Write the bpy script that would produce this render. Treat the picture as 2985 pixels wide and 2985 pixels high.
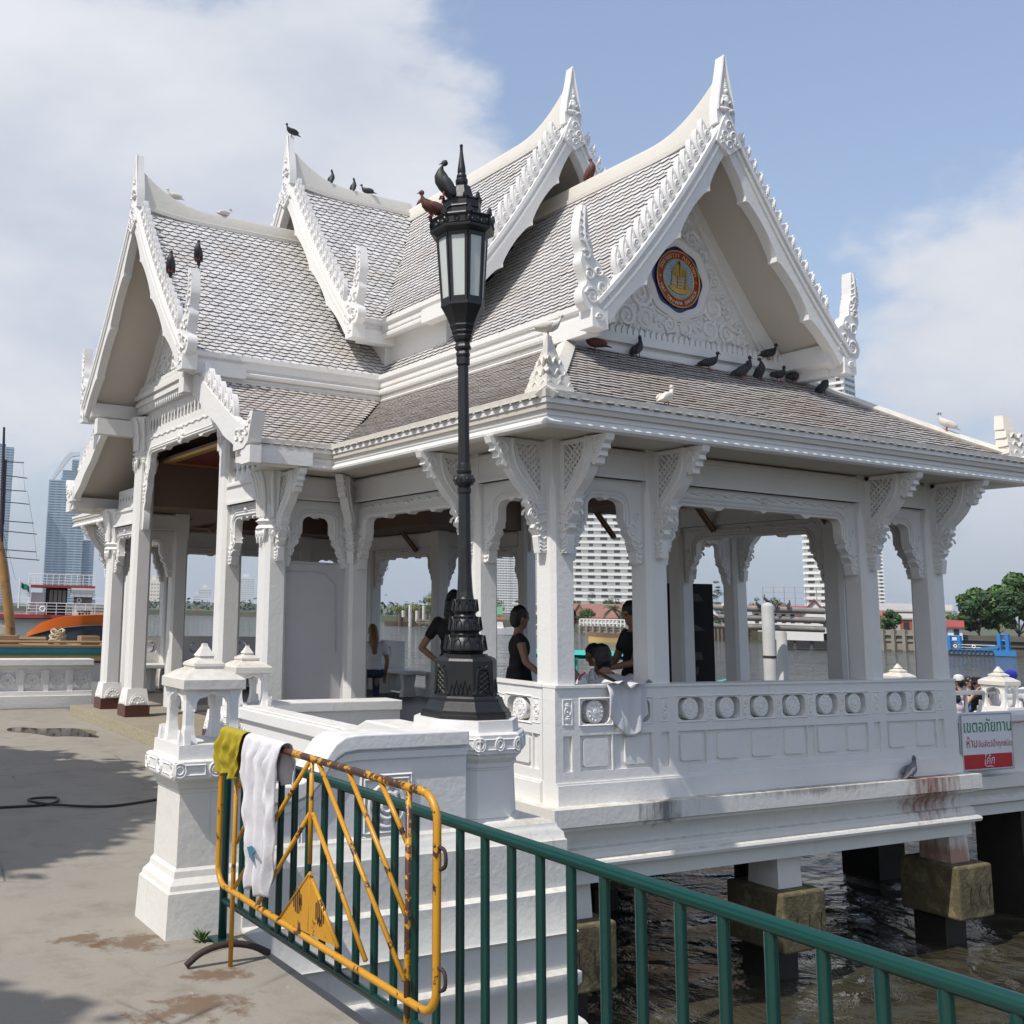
import bpy, bmesh, math, random
from mathutils import Vector, Matrix
import numpy as np
R = math.radians
rnd = random.Random(7)
for o in list(bpy.data.objects): bpy.data.objects.remove(o)
scene = bpy.context.scene
COL = scene.collection

# ------------------------------------------------------------------ camera, world, sun, exposure
YAW, PIT, ROL = R(27.80540702), R(8.74668766), R(-1.246367)
FPX, PPX, PPY, WPX = 3091.2, 958.1, 1299.9, 2985.0     # lens and axis as measured on the photograph
ZC = 1.65                                              # eye height above the quay
def cam_axes():
    cy, sy, cp, sp, cr, sr = math.cos(YAW), math.sin(YAW), math.cos(PIT), math.sin(PIT), math.cos(ROL), math.sin(ROL)
    fwd = Vector((cp*sy, cp*cy, sp)); right = Vector((cy, -sy, 0)); down = fwd.cross(right)
    return cr*right+sr*down, -sr*right+cr*down, fwd
RIGHT, DOWN, FWD = cam_axes()
def ray(x, y): return RIGHT*((x-PPX)/FPX) + DOWN*((y-PPY)/FPX) + FWD
cam = bpy.data.cameras.new('camera'); camo = bpy.data.objects.new('camera', cam); COL.objects.link(camo)
mw = Matrix((( RIGHT.x, -DOWN.x, -FWD.x, 0), (RIGHT.y, -DOWN.y, -FWD.y, 0), (RIGHT.z, -DOWN.z, -FWD.z, ZC), (0, 0, 0, 1)))
camo.matrix_world = mw
cam.sensor_fit = 'HORIZONTAL'; cam.sensor_width = 36.0; cam.lens = FPX/WPX*36.0
cam.shift_x = (WPX/2-PPX)/WPX; cam.shift_y = -(WPX/2-PPY)/WPX
cam.clip_start = 0.05; cam.clip_end = 20000
scene.camera = camo
scene.view_settings.view_transform = 'Standard'; scene.view_settings.look = 'None'
scene.view_settings.gamma = 1.0; scene.view_settings.use_curve_mapping = False
scene.view_settings.exposure = 0.86

SUN_DIR = Vector((1.0, 0.235, -1.48)).normalized()      # the way the light travels
sun_el = math.asin(-SUN_DIR.z); sun_az = math.atan2(-SUN_DIR.x, -SUN_DIR.y)   # azimuth of the sun from +Y
sl = bpy.data.lights.new('sun', 'SUN'); sl.energy = 2.4; sl.angle = R(0.53); sl.color = (1.0, 0.955, 0.89)
so = bpy.data.objects.new('sun', sl); COL.objects.link(so); so.rotation_euler = SUN_DIR.to_track_quat('-Z', 'Y').to_euler()
so.location = (-30, -10, 45)

w = bpy.data.worlds.new('World'); scene.world = w; w.use_nodes = True
nt = w.node_tree; nt.nodes.clear(); N_ = nt.nodes.new; Lk = nt.links.new
out = N_('ShaderNodeOutputWorld'); bg = N_('ShaderNodeBackground')
sky = N_('ShaderNodeTexSky'); sky.sky_type = 'NISHITA'; sky.sun_disc = False
sky.sun_elevation = sun_el; sky.sun_rotation = sun_az
sky.altitude = 0; sky.air_density = 1.0; sky.dust_density = 2.2; sky.ozone_density = 1.4
# clouds: noise on the direction, flattened towards the horizon like a real cloud layer
tc = N_('ShaderNodeTexCoord'); sep = N_('ShaderNodeSeparateXYZ'); Lk(tc.outputs['Generated'], sep.inputs[0])
def M_(op, a, b=None, c=None, clamp=False):
    n = N_('ShaderNodeMath'); n.operation = op; n.use_clamp = clamp
    for i, v in enumerate((a, b, c)):
        if v is None: continue
        if isinstance(v, (int, float)): n.inputs[i].default_value = v
        else: Lk(v, n.inputs[i])
    return n.outputs[0]
zz = M_('ADD', M_('MAXIMUM', sep.outputs[2], 0.0), 0.55)
cmb = N_('ShaderNodeCombineXYZ')
Lk(M_('DIVIDE', sep.outputs[0], zz), cmb.inputs[0]); Lk(M_('DIVIDE', sep.outputs[1], zz), cmb.inputs[1]); Lk(M_('MULTIPLY', sep.outputs[2], 1.3), cmb.inputs[2])
mp = N_('ShaderNodeMapping'); Lk(cmb.outputs[0], mp.inputs[0])
mp.inputs['Location'].default_value = (CLX, CLY, CLZ) if 'CLX' in globals() else (3.1, 1.7, 0.0)
def noise(scale, det, rough, dist=0.0):
    n = N_('ShaderNodeTexNoise'); Lk(mp.outputs[0], n.inputs['Vector']); n.inputs['Scale'].default_value = scale
    n.inputs['Detail'].default_value = det; n.inputs['Roughness'].default_value = rough; n.inputs['Distortion'].default_value = dist
    return n.outputs['Fac']
n1 = noise(2.6, 11, 0.56, 0.15); n2 = noise(7.5, 10, 0.6, .1); n3 = noise(0.8, 2, 0.5)
def blob(px, py, rad, amt):
    d = ray(px, py).normalized(); v = N_('ShaderNodeVectorMath'); v.operation = 'DOT_PRODUCT'; Lk(tc.outputs['Generated'], v.inputs[0]); v.inputs[1].default_value = d
    return M_('MULTIPLY', M_('POWER', M_('MAXIMUM', v.outputs['Value'], 0.0), 1.0/(rad*rad)), amt)
bias = None
for bl in ((430,480,.17,.17),(980,380,.14,.15),(700,560,.13,.10),(120,250,.14,.10),(180,1000,.13,.12),(1300,330,.09,.07),(2860,800,.13,.26),(2960,1150,.10,.10),(1950,120,.10,.06),(2350,450,.20,-.14),(2750,180,.16,-.12),(1450,60,.12,-.07),(330,90,.06,-.10),(470,1120,.07,-.10),(60,60,.06,-.08),(650,60,.06,-.08),(700,620,.05,-.05)):
    x = blob(*bl); bias = x if bias is None else M_('ADD', bias, x)
den = M_('ADD', M_('ADD', M_('MULTIPLY', n1, 0.72), M_('MULTIPLY', n2, 0.22)), M_('ADD', M_('MULTIPLY', n3, 0.20), bias))
ramp = N_('ShaderNodeValToRGB'); Lk(den, ramp.inputs[0])
ramp.color_ramp.elements[0].position = 0.615; ramp.color_ramp.elements[1].position = 0.73
ramp.color_ramp.interpolation = 'EASE'
lowz = N_('ShaderNodeMapRange'); lowz.interpolation_type = 'SMOOTHSTEP'; Lk(sep.outputs[2], lowz.inputs[0]); lowz.inputs[1].default_value = 0.0; lowz.inputs[2].default_value = 0.16
cov = M_('MULTIPLY', ramp.outputs[0], M_('ADD', 0.12, M_('MULTIPLY', lowz.outputs[0], 0.83)))
sh = N_('ShaderNodeValToRGB'); Lk(n1, sh.inputs[0])
sh.color_ramp.elements[0].position = 0.35; sh.color_ramp.elements[0].color = (2.45, 2.66, 3.1, 1)
sh.color_ramp.elements[1].position = 0.66; sh.color_ramp.elements[1].color = (3.6, 3.66, 3.82, 1)
# the sky's own brightness, compressed so that the horizon glow keeps its colour
lum = N_('ShaderNodeRGBToBW'); Lk(sky.outputs[0], lum.inputs[0]); cmpr = M_('DIVIDE', 1.25, M_('ADD', 1.0, M_('DIVIDE', lum.outputs[0], 5.0)))
sc_ = N_('ShaderNodeVectorMath'); sc_.operation = 'SCALE'; Lk(sky.outputs[0], sc_.inputs[0]); Lk(cmpr, sc_.inputs['Scale'])
hs = N_('ShaderNodeHueSaturation'); Lk(sc_.outputs[0], hs.inputs['Color']); hs.inputs['Saturation'].default_value = 0.86; hs.inputs['Value'].default_value = 0.98
# pale blue haze low over the river, all round
hz = N_('ShaderNodeMixRGB'); Lk(M_('MULTIPLY', M_('POWER', 2.718, M_('MULTIPLY', M_('MAXIMUM', sep.outputs[2], 0.0), -9.0)), 0.85), hz.inputs[0]); Lk(hs.outputs[0], hz.inputs[1]); hz.inputs[2].default_value = (2.35, 2.75, 3.35, 1)
mx = N_('ShaderNodeMixRGB'); Lk(cov, mx.inputs[0]); Lk(hz.outputs[0], mx.inputs[1]); Lk(sh.outputs[0], mx.inputs[2])
Lk(mx.outputs[0], bg.inputs[0]); bg.inputs[1].default_value = 0.13; Lk(bg.outputs[0], out.inputs[0])

# ------------------------------------------------------------------ helpers
EYE = Vector((0, 0, ZC))
def far(x, y, d): return EYE + ray(x, y)*d               # a point seen at photo pixel x, y, d metres ahead
def onz(x, y, z): r = ray(x, y); return EYE + r*((z-ZC)/r.z)

ORG = {}
def tag(o, label=None, cat=None, group=None, kind=None):
    if label: o['label'] = label
    if cat: o['category'] = cat
    if group: o['group'] = group
    if kind: o['kind'] = kind
    return o
def thing(name, loc, label=None, cat=None, group=None, kind=None):
    o = bpy.data.objects.new(name, None); COL.objects.link(o); o.location = loc; o.empty_display_size = 0.2
    ORG[o.name] = Vector(loc)
    return tag(o, label, cat, group, kind)

class MB:
    def __init__(s): s.v = []; s.f = []; s.m = []; s.mi = 0
    def add(s, vs, fs):
        b = len(s.v); s.v += [tuple(v) for v in vs]
        for f in fs: s.f.append([b+i for i in f]); s.m.append(s.mi)
    def box(s, x0, x1, y0, y1, z0, z1):
        s.add([(x0,y0,z0),(x1,y0,z0),(x1,y1,z0),(x0,y1,z0),(x0,y0,z1),(x1,y0,z1),(x1,y1,z1),(x0,y1,z1)],
              [(3,2,1,0),(4,5,6,7),(0,1,5,4),(1,2,6,5),(2,3,7,6),(3,0,4,7)]); return s
    def obox(s, c, hx, hy, z0, z1, ang=0.0, taper=1.0):
        ca, sa = math.cos(ang), math.sin(ang); vs = []
        for z, k in ((z0, 1.0), (z1, taper)):
            for a, b in ((-1,-1),(1,-1),(1,1),(-1,1)):
                x, y = a*hx*k, b*hy*k; vs.append((c[0]+x*ca-y*sa, c[1]+x*sa+y*ca, z))
        s.add(vs, [(3,2,1,0),(4,5,6,7),(0,1,5,4),(1,2,6,5),(2,3,7,6),(3,0,4,7)]); return s
    def plate(s, pts, fr, t, back=0.0):
        # 2-D outline in the frame fr=(origin, ux, uy, normal): thickness t along the normal
        o, ux, uy, n = [Vector(a) for a in fr]; k = len(pts)
        vs = [o+ux*p[0]+uy*p[1]+n*t for p in pts] + [o+ux*p[0]+uy*p[1]+n*back for p in pts]
        fs = [list(range(k)), list(range(2*k-1, k-1, -1))]
        for i in range(k): j = (i+1) % k; fs.append((i, k+i, k+j, j))
        s.add(vs, fs); return s
    def prism(s, pts, z0, z1, k=1.0, c=None):
        n = len(pts)
        if c is None: c = (sum(p[0] for p in pts)/n, sum(p[1] for p in pts)/n)
        vs = [(p[0], p[1], z0) for p in pts] + [(c[0]+(p[0]-c[0])*k, c[1]+(p[1]-c[1])*k, z1) for p in pts]
        fs = [list(range(n-1, -1, -1)), list(range(n, 2*n))]
        for i in range(n): j = (i+1) % n; fs.append((i, j, n+j, n+i))
        s.add(vs, fs); return s
    def tube(s, pts, r, n=6, caps=True, flat=1.0):
        pts = [Vector(p) for p in pts]; k = len(pts)
        rr = r if isinstance(r, (list, tuple)) else [r]*k
        up = Vector((0, 0, 1)); vs = []; prev = None
        for i, p in enumerate(pts):
            d = (pts[min(i+1, k-1)]-pts[max(i-1, 0)])
            if d.length < 1e-9: d = Vector((0, 0, 1))
            d.normalize()
            if prev is None:
                a = up.cross(d)
                if a.length < 1e-4: a = Vector((1, 0, 0)).cross(d)
            else: a = prev - d*prev.dot(d)
            if a.length < 1e-6: a = up.cross(d)
            a.normalize(); prev = a; b = d.cross(a)
            for j in range(n):
                t = 2*math.pi*j/n; vs.append(p + a*(math.cos(t)*rr[i]) + b*(math.sin(t)*rr[i]*flat))
        fs = []
        for i in range(k-1):
            for j in range(n): j2 = (j+1) % n; fs.append((i*n+j, i*n+j2, (i+1)*n+j2, (i+1)*n+j))
        if caps: fs.append(list(range(n-1, -1, -1))); fs.append([(k-1)*n+j for j in range(n)])
        s.add(vs, fs); return s
    def lathe(s, prof, c, n=24, rot=0.0, sx=1.0, sy=1.0):
        vs = []; k = len(prof)
        for r, z in prof:
            for j in range(n):
                t = rot+2*math.pi*j/n; vs.append((c[0]+math.cos(t)*r*sx, c[1]+math.sin(t)*r*sy, c[2]+z))
        fs = []
        for i in range(k-1):
            for j in range(n): j2 = (j+1) % n; fs.append((i*n+j, i*n+j2, (i+1)*n+j2, (i+1)*n+j))
        fs.append(list(range(n-1, -1, -1))); fs.append([(k-1)*n+j for j in range(n)])
        s.add(vs, fs); return s
    def ball(s, c, r, nu=10, nv=7, mat=None):
        if not isinstance(r, (list, tuple)): r = (r, r, r)
        c = Vector(c); vs = [c+Vector((0,0,-r[2]))]; 
        for i in range(1, nv):
            ph = -math.pi/2+math.pi*i/nv
            for j in range(nu):
                t = 2*math.pi*j/nu; vs.append(c+Vector((math.cos(t)*math.cos(ph)*r[0], math.sin(t)*math.cos(ph)*r[1], math.sin(ph)*r[2])))
        vs.append(c+Vector((0,0,r[2])))
        if mat is not None: vs = [c+mat@(v-c) for v in vs]
        fs = [(0, 1+(j+1) % nu, 1+j) for j in range(nu)]
        for i in range(nv-2):
            for j in range(nu): j2 = (j+1) % nu; a = 1+i*nu; b = a+nu; fs.append((a+j, a+j2, b+j2, b+j))
        a = 1+(nv-2)*nu; L = len(vs)-1
        fs += [(a+j, a+(j+1) % nu, L) for j in range(nu)]
        s.add(vs, fs); return s
    def grid(s, fn, nu, nv):
        vs = [fn(i/nu, j/nv) for j in range(nv+1) for i in range(nu+1)]
        fs = [(j*(nu+1)+i, j*(nu+1)+i+1, (j+1)*(nu+1)+i+1, (j+1)*(nu+1)+i) for j in range(nv) for i in range(nu)]
        s.add(vs, fs); return s
    def sweep(s, path, prof, closed=False, capped=True):
        # closed profile [(outward, z)...] swept along a plan polyline; outward is to the right of travel, mitred
        P = [Vector((p[0], p[1])) for p in path]; k = len(P); offs = []
        for i in range(k):
            if closed or 0 < i < k-1: a, b = P[i]-P[i-1], P[(i+1) % k]-P[i]
            elif i == 0: a = b = P[1]-P[0]
            else: a = b = P[i]-P[i-1]
            na = Vector((a.y, -a.x)).normalized(); nb = Vector((b.y, -b.x)).normalized()
            m = na+nb; m = m/(m.dot(na)) if m.length > 1e-6 else na
            offs.append(m)
        n = len(prof); vs = []
        zz = [p[2] if len(p) > 2 else 0.0 for p in path]
        for i in range(k):
            for o, z in prof: q = P[i]+offs[i]*o; vs.append((q.x, q.y, z+zz[i]))
        fs = []
        for i in range(k if closed else k-1):
            i2 = (i+1) % k
            for j in range(n): j2 = (j+1) % n; fs.append((i*n+j, i2*n+j, i2*n+j2, i*n+j2))
        if not closed and capped: fs.append(list(range(n-1, -1, -1))); fs.append([(k-1)*n+j for j in range(n)])
        s.add(vs, fs); return s
    def xf(s, mat, start=0):
        for i in range(start, len(s.v)): s.v[i] = tuple(mat @ Vector(s.v[i]))
        return s
    def merge(s, o, mat=None):
        vs = o.v if mat is None else [tuple(mat @ Vector(v)) for v in o.v]
        b = len(s.v); s.v += vs
        for f, m in zip(o.f, o.m): s.f.append([b+i for i in f]); s.m.append(m)
        return s
    def build(s, name, mat, parent=None, smooth=False, bevel=0.0, label=None, cat=None, group=None, kind=None, org=None):
        me = bpy.data.meshes.new(name)
        A = np.array(s.v, dtype=float)
        if org is None: org = Vector(((A[:,0].min()+A[:,0].max())/2, (A[:,1].min()+A[:,1].max())/2, A[:,2].min()))
        org = Vector(org)
        me.from_pydata([tuple(v) for v in (A-np.array(org))], [], s.f)
        for m in (mat if isinstance(mat, (list, tuple)) else [mat]): me.materials.append(m)
        if isinstance(mat, (list, tuple)): me.polygons.foreach_set('material_index', s.m)
        bm = bmesh.new(); bm.from_mesh(me); bmesh.ops.recalc_face_normals(bm, faces=bm.faces); bm.to_mesh(me); bm.free()
        if smooth:
            me.polygons.foreach_set('use_smooth', [True]*len(me.polygons))
            if smooth != 'all':
                try: me.set_sharp_from_angle(angle=R(38))
                except Exception: pass
        o = bpy.data.objects.new(name, me); COL.objects.link(o)
        ORG[o.name] = org
        if parent is not None: o.parent = parent; o.location = org-ORG[parent.name]
        else: o.location = org
        if bevel:
            b = o.modifiers.new('bevel', 'BEVEL'); b.width = bevel; b.segments = 2; b.limit_method = 'ANGLE'; b.angle_limit = R(40)
        return tag(o, label, cat, group, kind)
def inst(src, mat, name, parent=None):
    o = src.copy(); o.name = name; COL.objects.link(o)
    for k in ('label', 'category', 'group', 'kind'):
        if k in o: del o[k]
    o.parent = parent
    org = ORG[parent.name] if parent is not None else Vector((0,0,0))
    o.matrix_local = Matrix.Translation(-org) @ mat
    ORG[o.name] = mat.translation.copy()
    return o
def clone(root, loc, rotz=0.0, label=None, scale=1.0):
    def rec(s, par):
        c = s.copy(); COL.objects.link(c); c.parent = par
        if par is not None: c.matrix_parent_inverse = s.matrix_parent_inverse.copy()
        for ch in list(s.children): rec(ch, c)
        return c
    r = rec(root, None); r.location = loc; r.rotation_euler = (0, 0, rotz); r.scale = (scale,)*3
    ORG[r.name] = Vector(loc)
    if label: r['label'] = label
    return r
def bez(pts, n=8):
    # Catmull-Rom through the points
    P = [Vector(p) for p in pts]; o = []
    for i in range(len(P)-1):
        a, b, c, d = P[max(i-1,0)], P[i], P[i+1], P[min(i+2, len(P)-1)]
        for j in range(n):
            t = j/n; o.append(0.5*((2*b)+(c-a)*t+(2*a-5*b+4*c-d)*t*t+(3*b-a-3*c+d)*t**3))
    o.append(P[-1]); return o
# ------------------------------------------------------------------ materials
MATS = {}
def newmat(name):
    m = bpy.data.materials.new(name); m.use_nodes = True; MATS[name] = m
    nt = m.node_tree; b = nt.nodes['Principled BSDF']; return m, nt, b
class NT:
    def __init__(s, nt): s.nt = nt
    def n(s, t, **kw):
        x = s.nt.nodes.new(t)
        for k, v in kw.items():
            if k in x.inputs: x.inputs[k].default_value = v
            else: setattr(x, k, v)
        return x
    def l(s, a, b): s.nt.links.new(a, b)
    def pos(s, sc=(1,1,1), obj=False):
        if obj: tc = s.n('ShaderNodeTexCoord'); src = tc.outputs['Object']
        else: g = s.n('ShaderNodeNewGeometry'); src = g.outputs['Position']
        m = s.n('ShaderNodeMapping'); m.inputs['Scale'].default_value = sc; s.l(src, m.inputs[0]); return m.outputs[0]
    def noise(s, scale, det=4, rough=.55, sc=(1,1,1), dist=0.0, obj=False):
        x = s.n('ShaderNodeTexNoise'); s.l(s.pos(sc, obj), x.inputs['Vector']); x.inputs['Scale'].default_value = scale
        x.inputs['Detail'].default_value = det; x.inputs['Roughness'].default_value = rough; x.inputs['Distortion'].default_value = dist
        return x.outputs['Fac']
    def ramp(s, f, a, b, ca=(0,0,0,1), cb=(1,1,1,1), ease=False):
        r = s.n('ShaderNodeValToRGB'); s.l(f, r.inputs[0]); r.color_ramp.elements[0].position = a; r.color_ramp.elements[1].position = b
        r.color_ramp.elements[0].color = ca; r.color_ramp.elements[1].color = cb
        if ease: r.color_ramp.interpolation = 'EASE'
        return r.outputs[0]
    def mix(s, f, a, b, mode='MIX'):
        m = s.n('ShaderNodeMixRGB'); m.blend_type = mode
        for i, v in enumerate((f, a, b)):
            if isinstance(v, (int, float)): m.inputs[i].default_value = v
            elif isinstance(v, tuple): m.inputs[i].default_value = v if len(v) == 4 else (*v, 1)
            else: s.l(v, m.inputs[i])
        return m.outputs[0]
    def math(s, op, a, b=None, clamp=False):
        m = s.n('ShaderNodeMath'); m.operation = op; m.use_clamp = clamp
        for i, v in enumerate((a, b)):
            if v is None: continue
            if isinstance(v, (int, float)): m.inputs[i].default_value = v
            else: s.l(v, m.inputs[i])
        return m.outputs[0]
    def bump(s, h, strength, dist, b):
        x = s.n('ShaderNodeBump'); x.inputs['Strength'].default_value = strength; x.inputs['Distance'].default_value = dist
        s.l(h, x.inputs['Height']); s.l(x.outputs[0], b.inputs['Normal'])
def simple(name, col, rough=.5, metal=0.0, var=.12, scale=6, bump=0.0, bscale=60, spec=.5, dirt=None, dirtamt=.5, obj=False):
    m, nt, b = newmat(name); t = NT(nt)
    f = t.noise(scale, 5, .6, obj=obj)
    lo = tuple(max(0, c*(1-var)) for c in col); hi = tuple(min(1, c*(1+var)) for c in col)
    c = t.mix(f, lo, hi)
    if dirt:
        d = t.ramp(t.noise(scale*.6, 7, .7, obj=obj), 1-dirtamt, min(1, 1.12-dirtamt)); c = t.mix(d, c, dirt)
    t.l(c, b.inputs['Base Color']); b.inputs['Roughness'].default_value = rough; b.inputs['Metallic'].default_value = metal
    b.inputs['Specular IOR Level'].default_value = spec
    if bump: t.bump(t.noise(bscale, 4, .6, obj=obj), bump, .01, b)
    return m
def white(name, base=(.745,.735,.71), grime=.5, streak=.55, rust=None):
    m, nt, b = newmat(name); t = NT(nt)
    c = t.mix(t.noise(1.7, 4, .6), tuple(x*.93 for x in base), tuple(min(1, x*1.05) for x in base))
    # rain streaks run down the faces
    st = t.ramp(t.noise(1.0, 6, .65, sc=(14, 14, 1.1)), .60, .82)
    stm = t.math('MULTIPLY', st, t.ramp(t.noise(1.3, 3, .5), .42, .68))
    c = t.mix(t.math('MULTIPLY', stm, streak), c, (.27,.25,.21))
    # blotches and specks of black algae
    sp = t.ramp(t.noise(38, 3, .6), .70, .78)
    c = t.mix(t.math('MULTIPLY', sp, grime*.55), c, (.16,.15,.13))
    bl = t.ramp(t.noise(3.3, 7, .72), .58, .80)
    c = t.mix(t.math('MULTIPLY', bl, grime*.5), c, (.42,.39,.33))
    # flat tops hold dust
    g = t.n('ShaderNodeNewGeometry'); sx = t.n('ShaderNodeSeparateXYZ'); t.l(g.outputs['Normal'], sx.inputs[0])
    top = t.math('MULTIPLY', t.ramp(sx.outputs[2], .6, .95), t.ramp(t.noise(9, 5, .7), .35, .7))
    c = t.mix(t.math('MULTIPLY', top, grime), c, (.40,.36,.29))
    if rust:
        ps = t.n('ShaderNodeSeparateXYZ'); t.l(g.outputs['Position'], ps.inputs[0])
        for (x, half, zc, zh, col, amt, thr) in rust:
            fx = t.math('SUBTRACT', 1.0, t.math('DIVIDE', t.math('ABSOLUTE', t.math('SUBTRACT', ps.outputs[0], x)), half), True)
            fz = t.math('SUBTRACT', 1.0, t.math('DIVIDE', t.math('ABSOLUTE', t.math('SUBTRACT', ps.outputs[2], zc)), zh), True)
            ns = t.noise(1.0, 6, .7, sc=(16, 16, 2.0))
            mk = t.math('MULTIPLY', t.ramp(fx, 0, .9), t.ramp(fz, 0, .8))
            mk = t.math('MULTIPLY', t.ramp(t.math('ADD', t.math('MULTIPLY', mk, .42), t.math('MULTIPLY', t.math('ADD', ns, t.math('MULTIPLY', t.noise(5, 6, .7), .6)), .55)), thr, thr+.20), t.ramp(mk, 0.0, .12))
            c = t.mix(t.math('MULTIPLY', mk, amt), c, col)
    t.l(c, b.inputs['Base Color']); b.inputs['Roughness'].default_value = .55; b.inputs['Specular IOR Level'].default_value = .3
    t.bump(t.math('ADD', t.noise(24, 5, .6), t.math('MULTIPLY', t.noise(3, 4, .6), 1.5)), .22, .012, b)
    return m
def white_tile(name):
    # glazed grey roof tiles: each piece its own shade, lichen and rust washed in patches
    m, nt, b = newmat(name); t = NT(nt)
    oi = t.n('ShaderNodeNewGeometry'); rv = oi.outputs['Random Per Island']
    c = t.mix(rv, (.52,.515,.51), (.66,.65,.645))
    zp = t.n('ShaderNodeSeparateXYZ'); t.l(oi.outputs['Position'], zp.inputs[0]); low = t.math('MULTIPLY', t.ramp(zp.outputs[2], 4.25/10, 4.32/10, (1,1,1,1), (0,0,0,1)) if False else t.math('LESS_THAN', zp.outputs[2], 4.26), t.ramp(t.noise(.9, 5, .6), .30, .62))
    c = t.mix(t.math('MULTIPLY', low, .62), c, (.40,.325,.265))
    pa = t.ramp(t.noise(1.1, 6, .65), .47, .70)
    c = t.mix(t.math('MULTIPLY', pa, .42), c, (.42,.34,.26))
    sp = t.ramp(t.noise(17, 5, .7), .60, .74)
    c = t.mix(t.math('MULTIPLY', sp, .45), c, (.27,.21,.16))
    li = t.ramp(t.noise(2.3, 5, .7, sc=(1,1,.6)), .62, .78)
    c = t.mix(t.math('MULTIPLY', li, .45), c, (.55,.45,.26))
    t.l(c, b.inputs['Base Color']); b.inputs['Roughness'].default_value = .42; b.inputs['Specular IOR Level'].default_value = .5
    t.bump(t.noise(45, 4, .6), .25, .01, b); return m
WHITE = white('white_painted_plaster')
WHITE_CL = white('white_painted_carving', base=(.76,.75,.73), grime=.42, streak=.3)
WHITE_DIRTY = white('white_ridge_plaster', base=(.66,.63,.57), grime=.95, streak=.7)
WHITE_BASE = white('white_quay_plaster', base=(.71,.69,.64), grime=.75, streak=.8,
    rust=[(9.95, 1.15, .10, .62, (.20,.055,.025,1), .88, .70), (10.5, .5, -.60, .26, (.33,.13,.07,1), .8, .60), (6.45, .75, .13, .26, (.09,.085,.08,1), .8, .71), (8.3, 2.2, .21, .14, (.09,.075,.06,1), .6, .70)])
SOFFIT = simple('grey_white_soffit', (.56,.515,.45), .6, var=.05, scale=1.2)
INNER = simple('shade_darkened_brown_wall', (.15,.095,.07), .6, var=.06, scale=1.5)  # brown set darker to stand in for the shade under the roofs
TILE = white_tile('grey_glazed_roof_tile')
TEDGE = simple('dark_tile_edge', (.15,.13,.12), .8, var=.4, scale=20)
UNDER = simple('dark_tile_underlay', (.035,.03,.03), .8)
IRON = simple('black_painted_iron', (.012,.012,.013), .42, var=.5, scale=9, bump=.12, bscale=40, dirt=(.06,.055,.05,1), dirtamt=.36, spec=.5)
FROST = None
def glass(name, col, rough, trans=0.6):
    m, nt, b = newmat(name); t = NT(nt); b.inputs['Base Color'].default_value = (*col, 1); b.inputs['Roughness'].default_value = rough
    b.inputs['Transmission Weight'].default_value = trans; b.inputs['IOR'].default_value = 1.45; return m
FROST = glass('frosted_lamp_glass', (.78,.83,.80), .45, .35)
GREEN = simple('dark_green_paint', (.002,.038,.031), .24, var=.25, scale=7, bump=.05, bscale=30, spec=.6)
def chipped(name, col, rust, thr, rough=.38, sc=11):
    m, nt, b = newmat(name); t = NT(nt)
    f = t.ramp(t.noise(sc, 7, .72), thr, thr+.02)
    c = t.mix(t.noise(3, 3), tuple(x*.85 for x in col), col)
    c = t.mix(f, c, t.mix(t.noise(40, 3), tuple(x*.5 for x in rust), rust))
    t.l(c, b.inputs['Base Color']); b.inputs['Roughness'].default_value = rough
    t.bump(f, .3, .004, b); return m
YELLOW = chipped('chipped_yellow_paint', (.56,.27,.016), (.085,.035,.02), .575)
YELLOW_RUST = chipped('rusted_yellow_paint', (.58,.28,.012), (.085,.035,.02), .47)
GREENCHIP = chipped('green_rail_paint', (.002,.044,.036), (.30,.33,.30), .70, .28, 26)
RUST = simple('dark_rusty_steel', (.035,.022,.018), .75, var=.5, scale=20)
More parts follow.
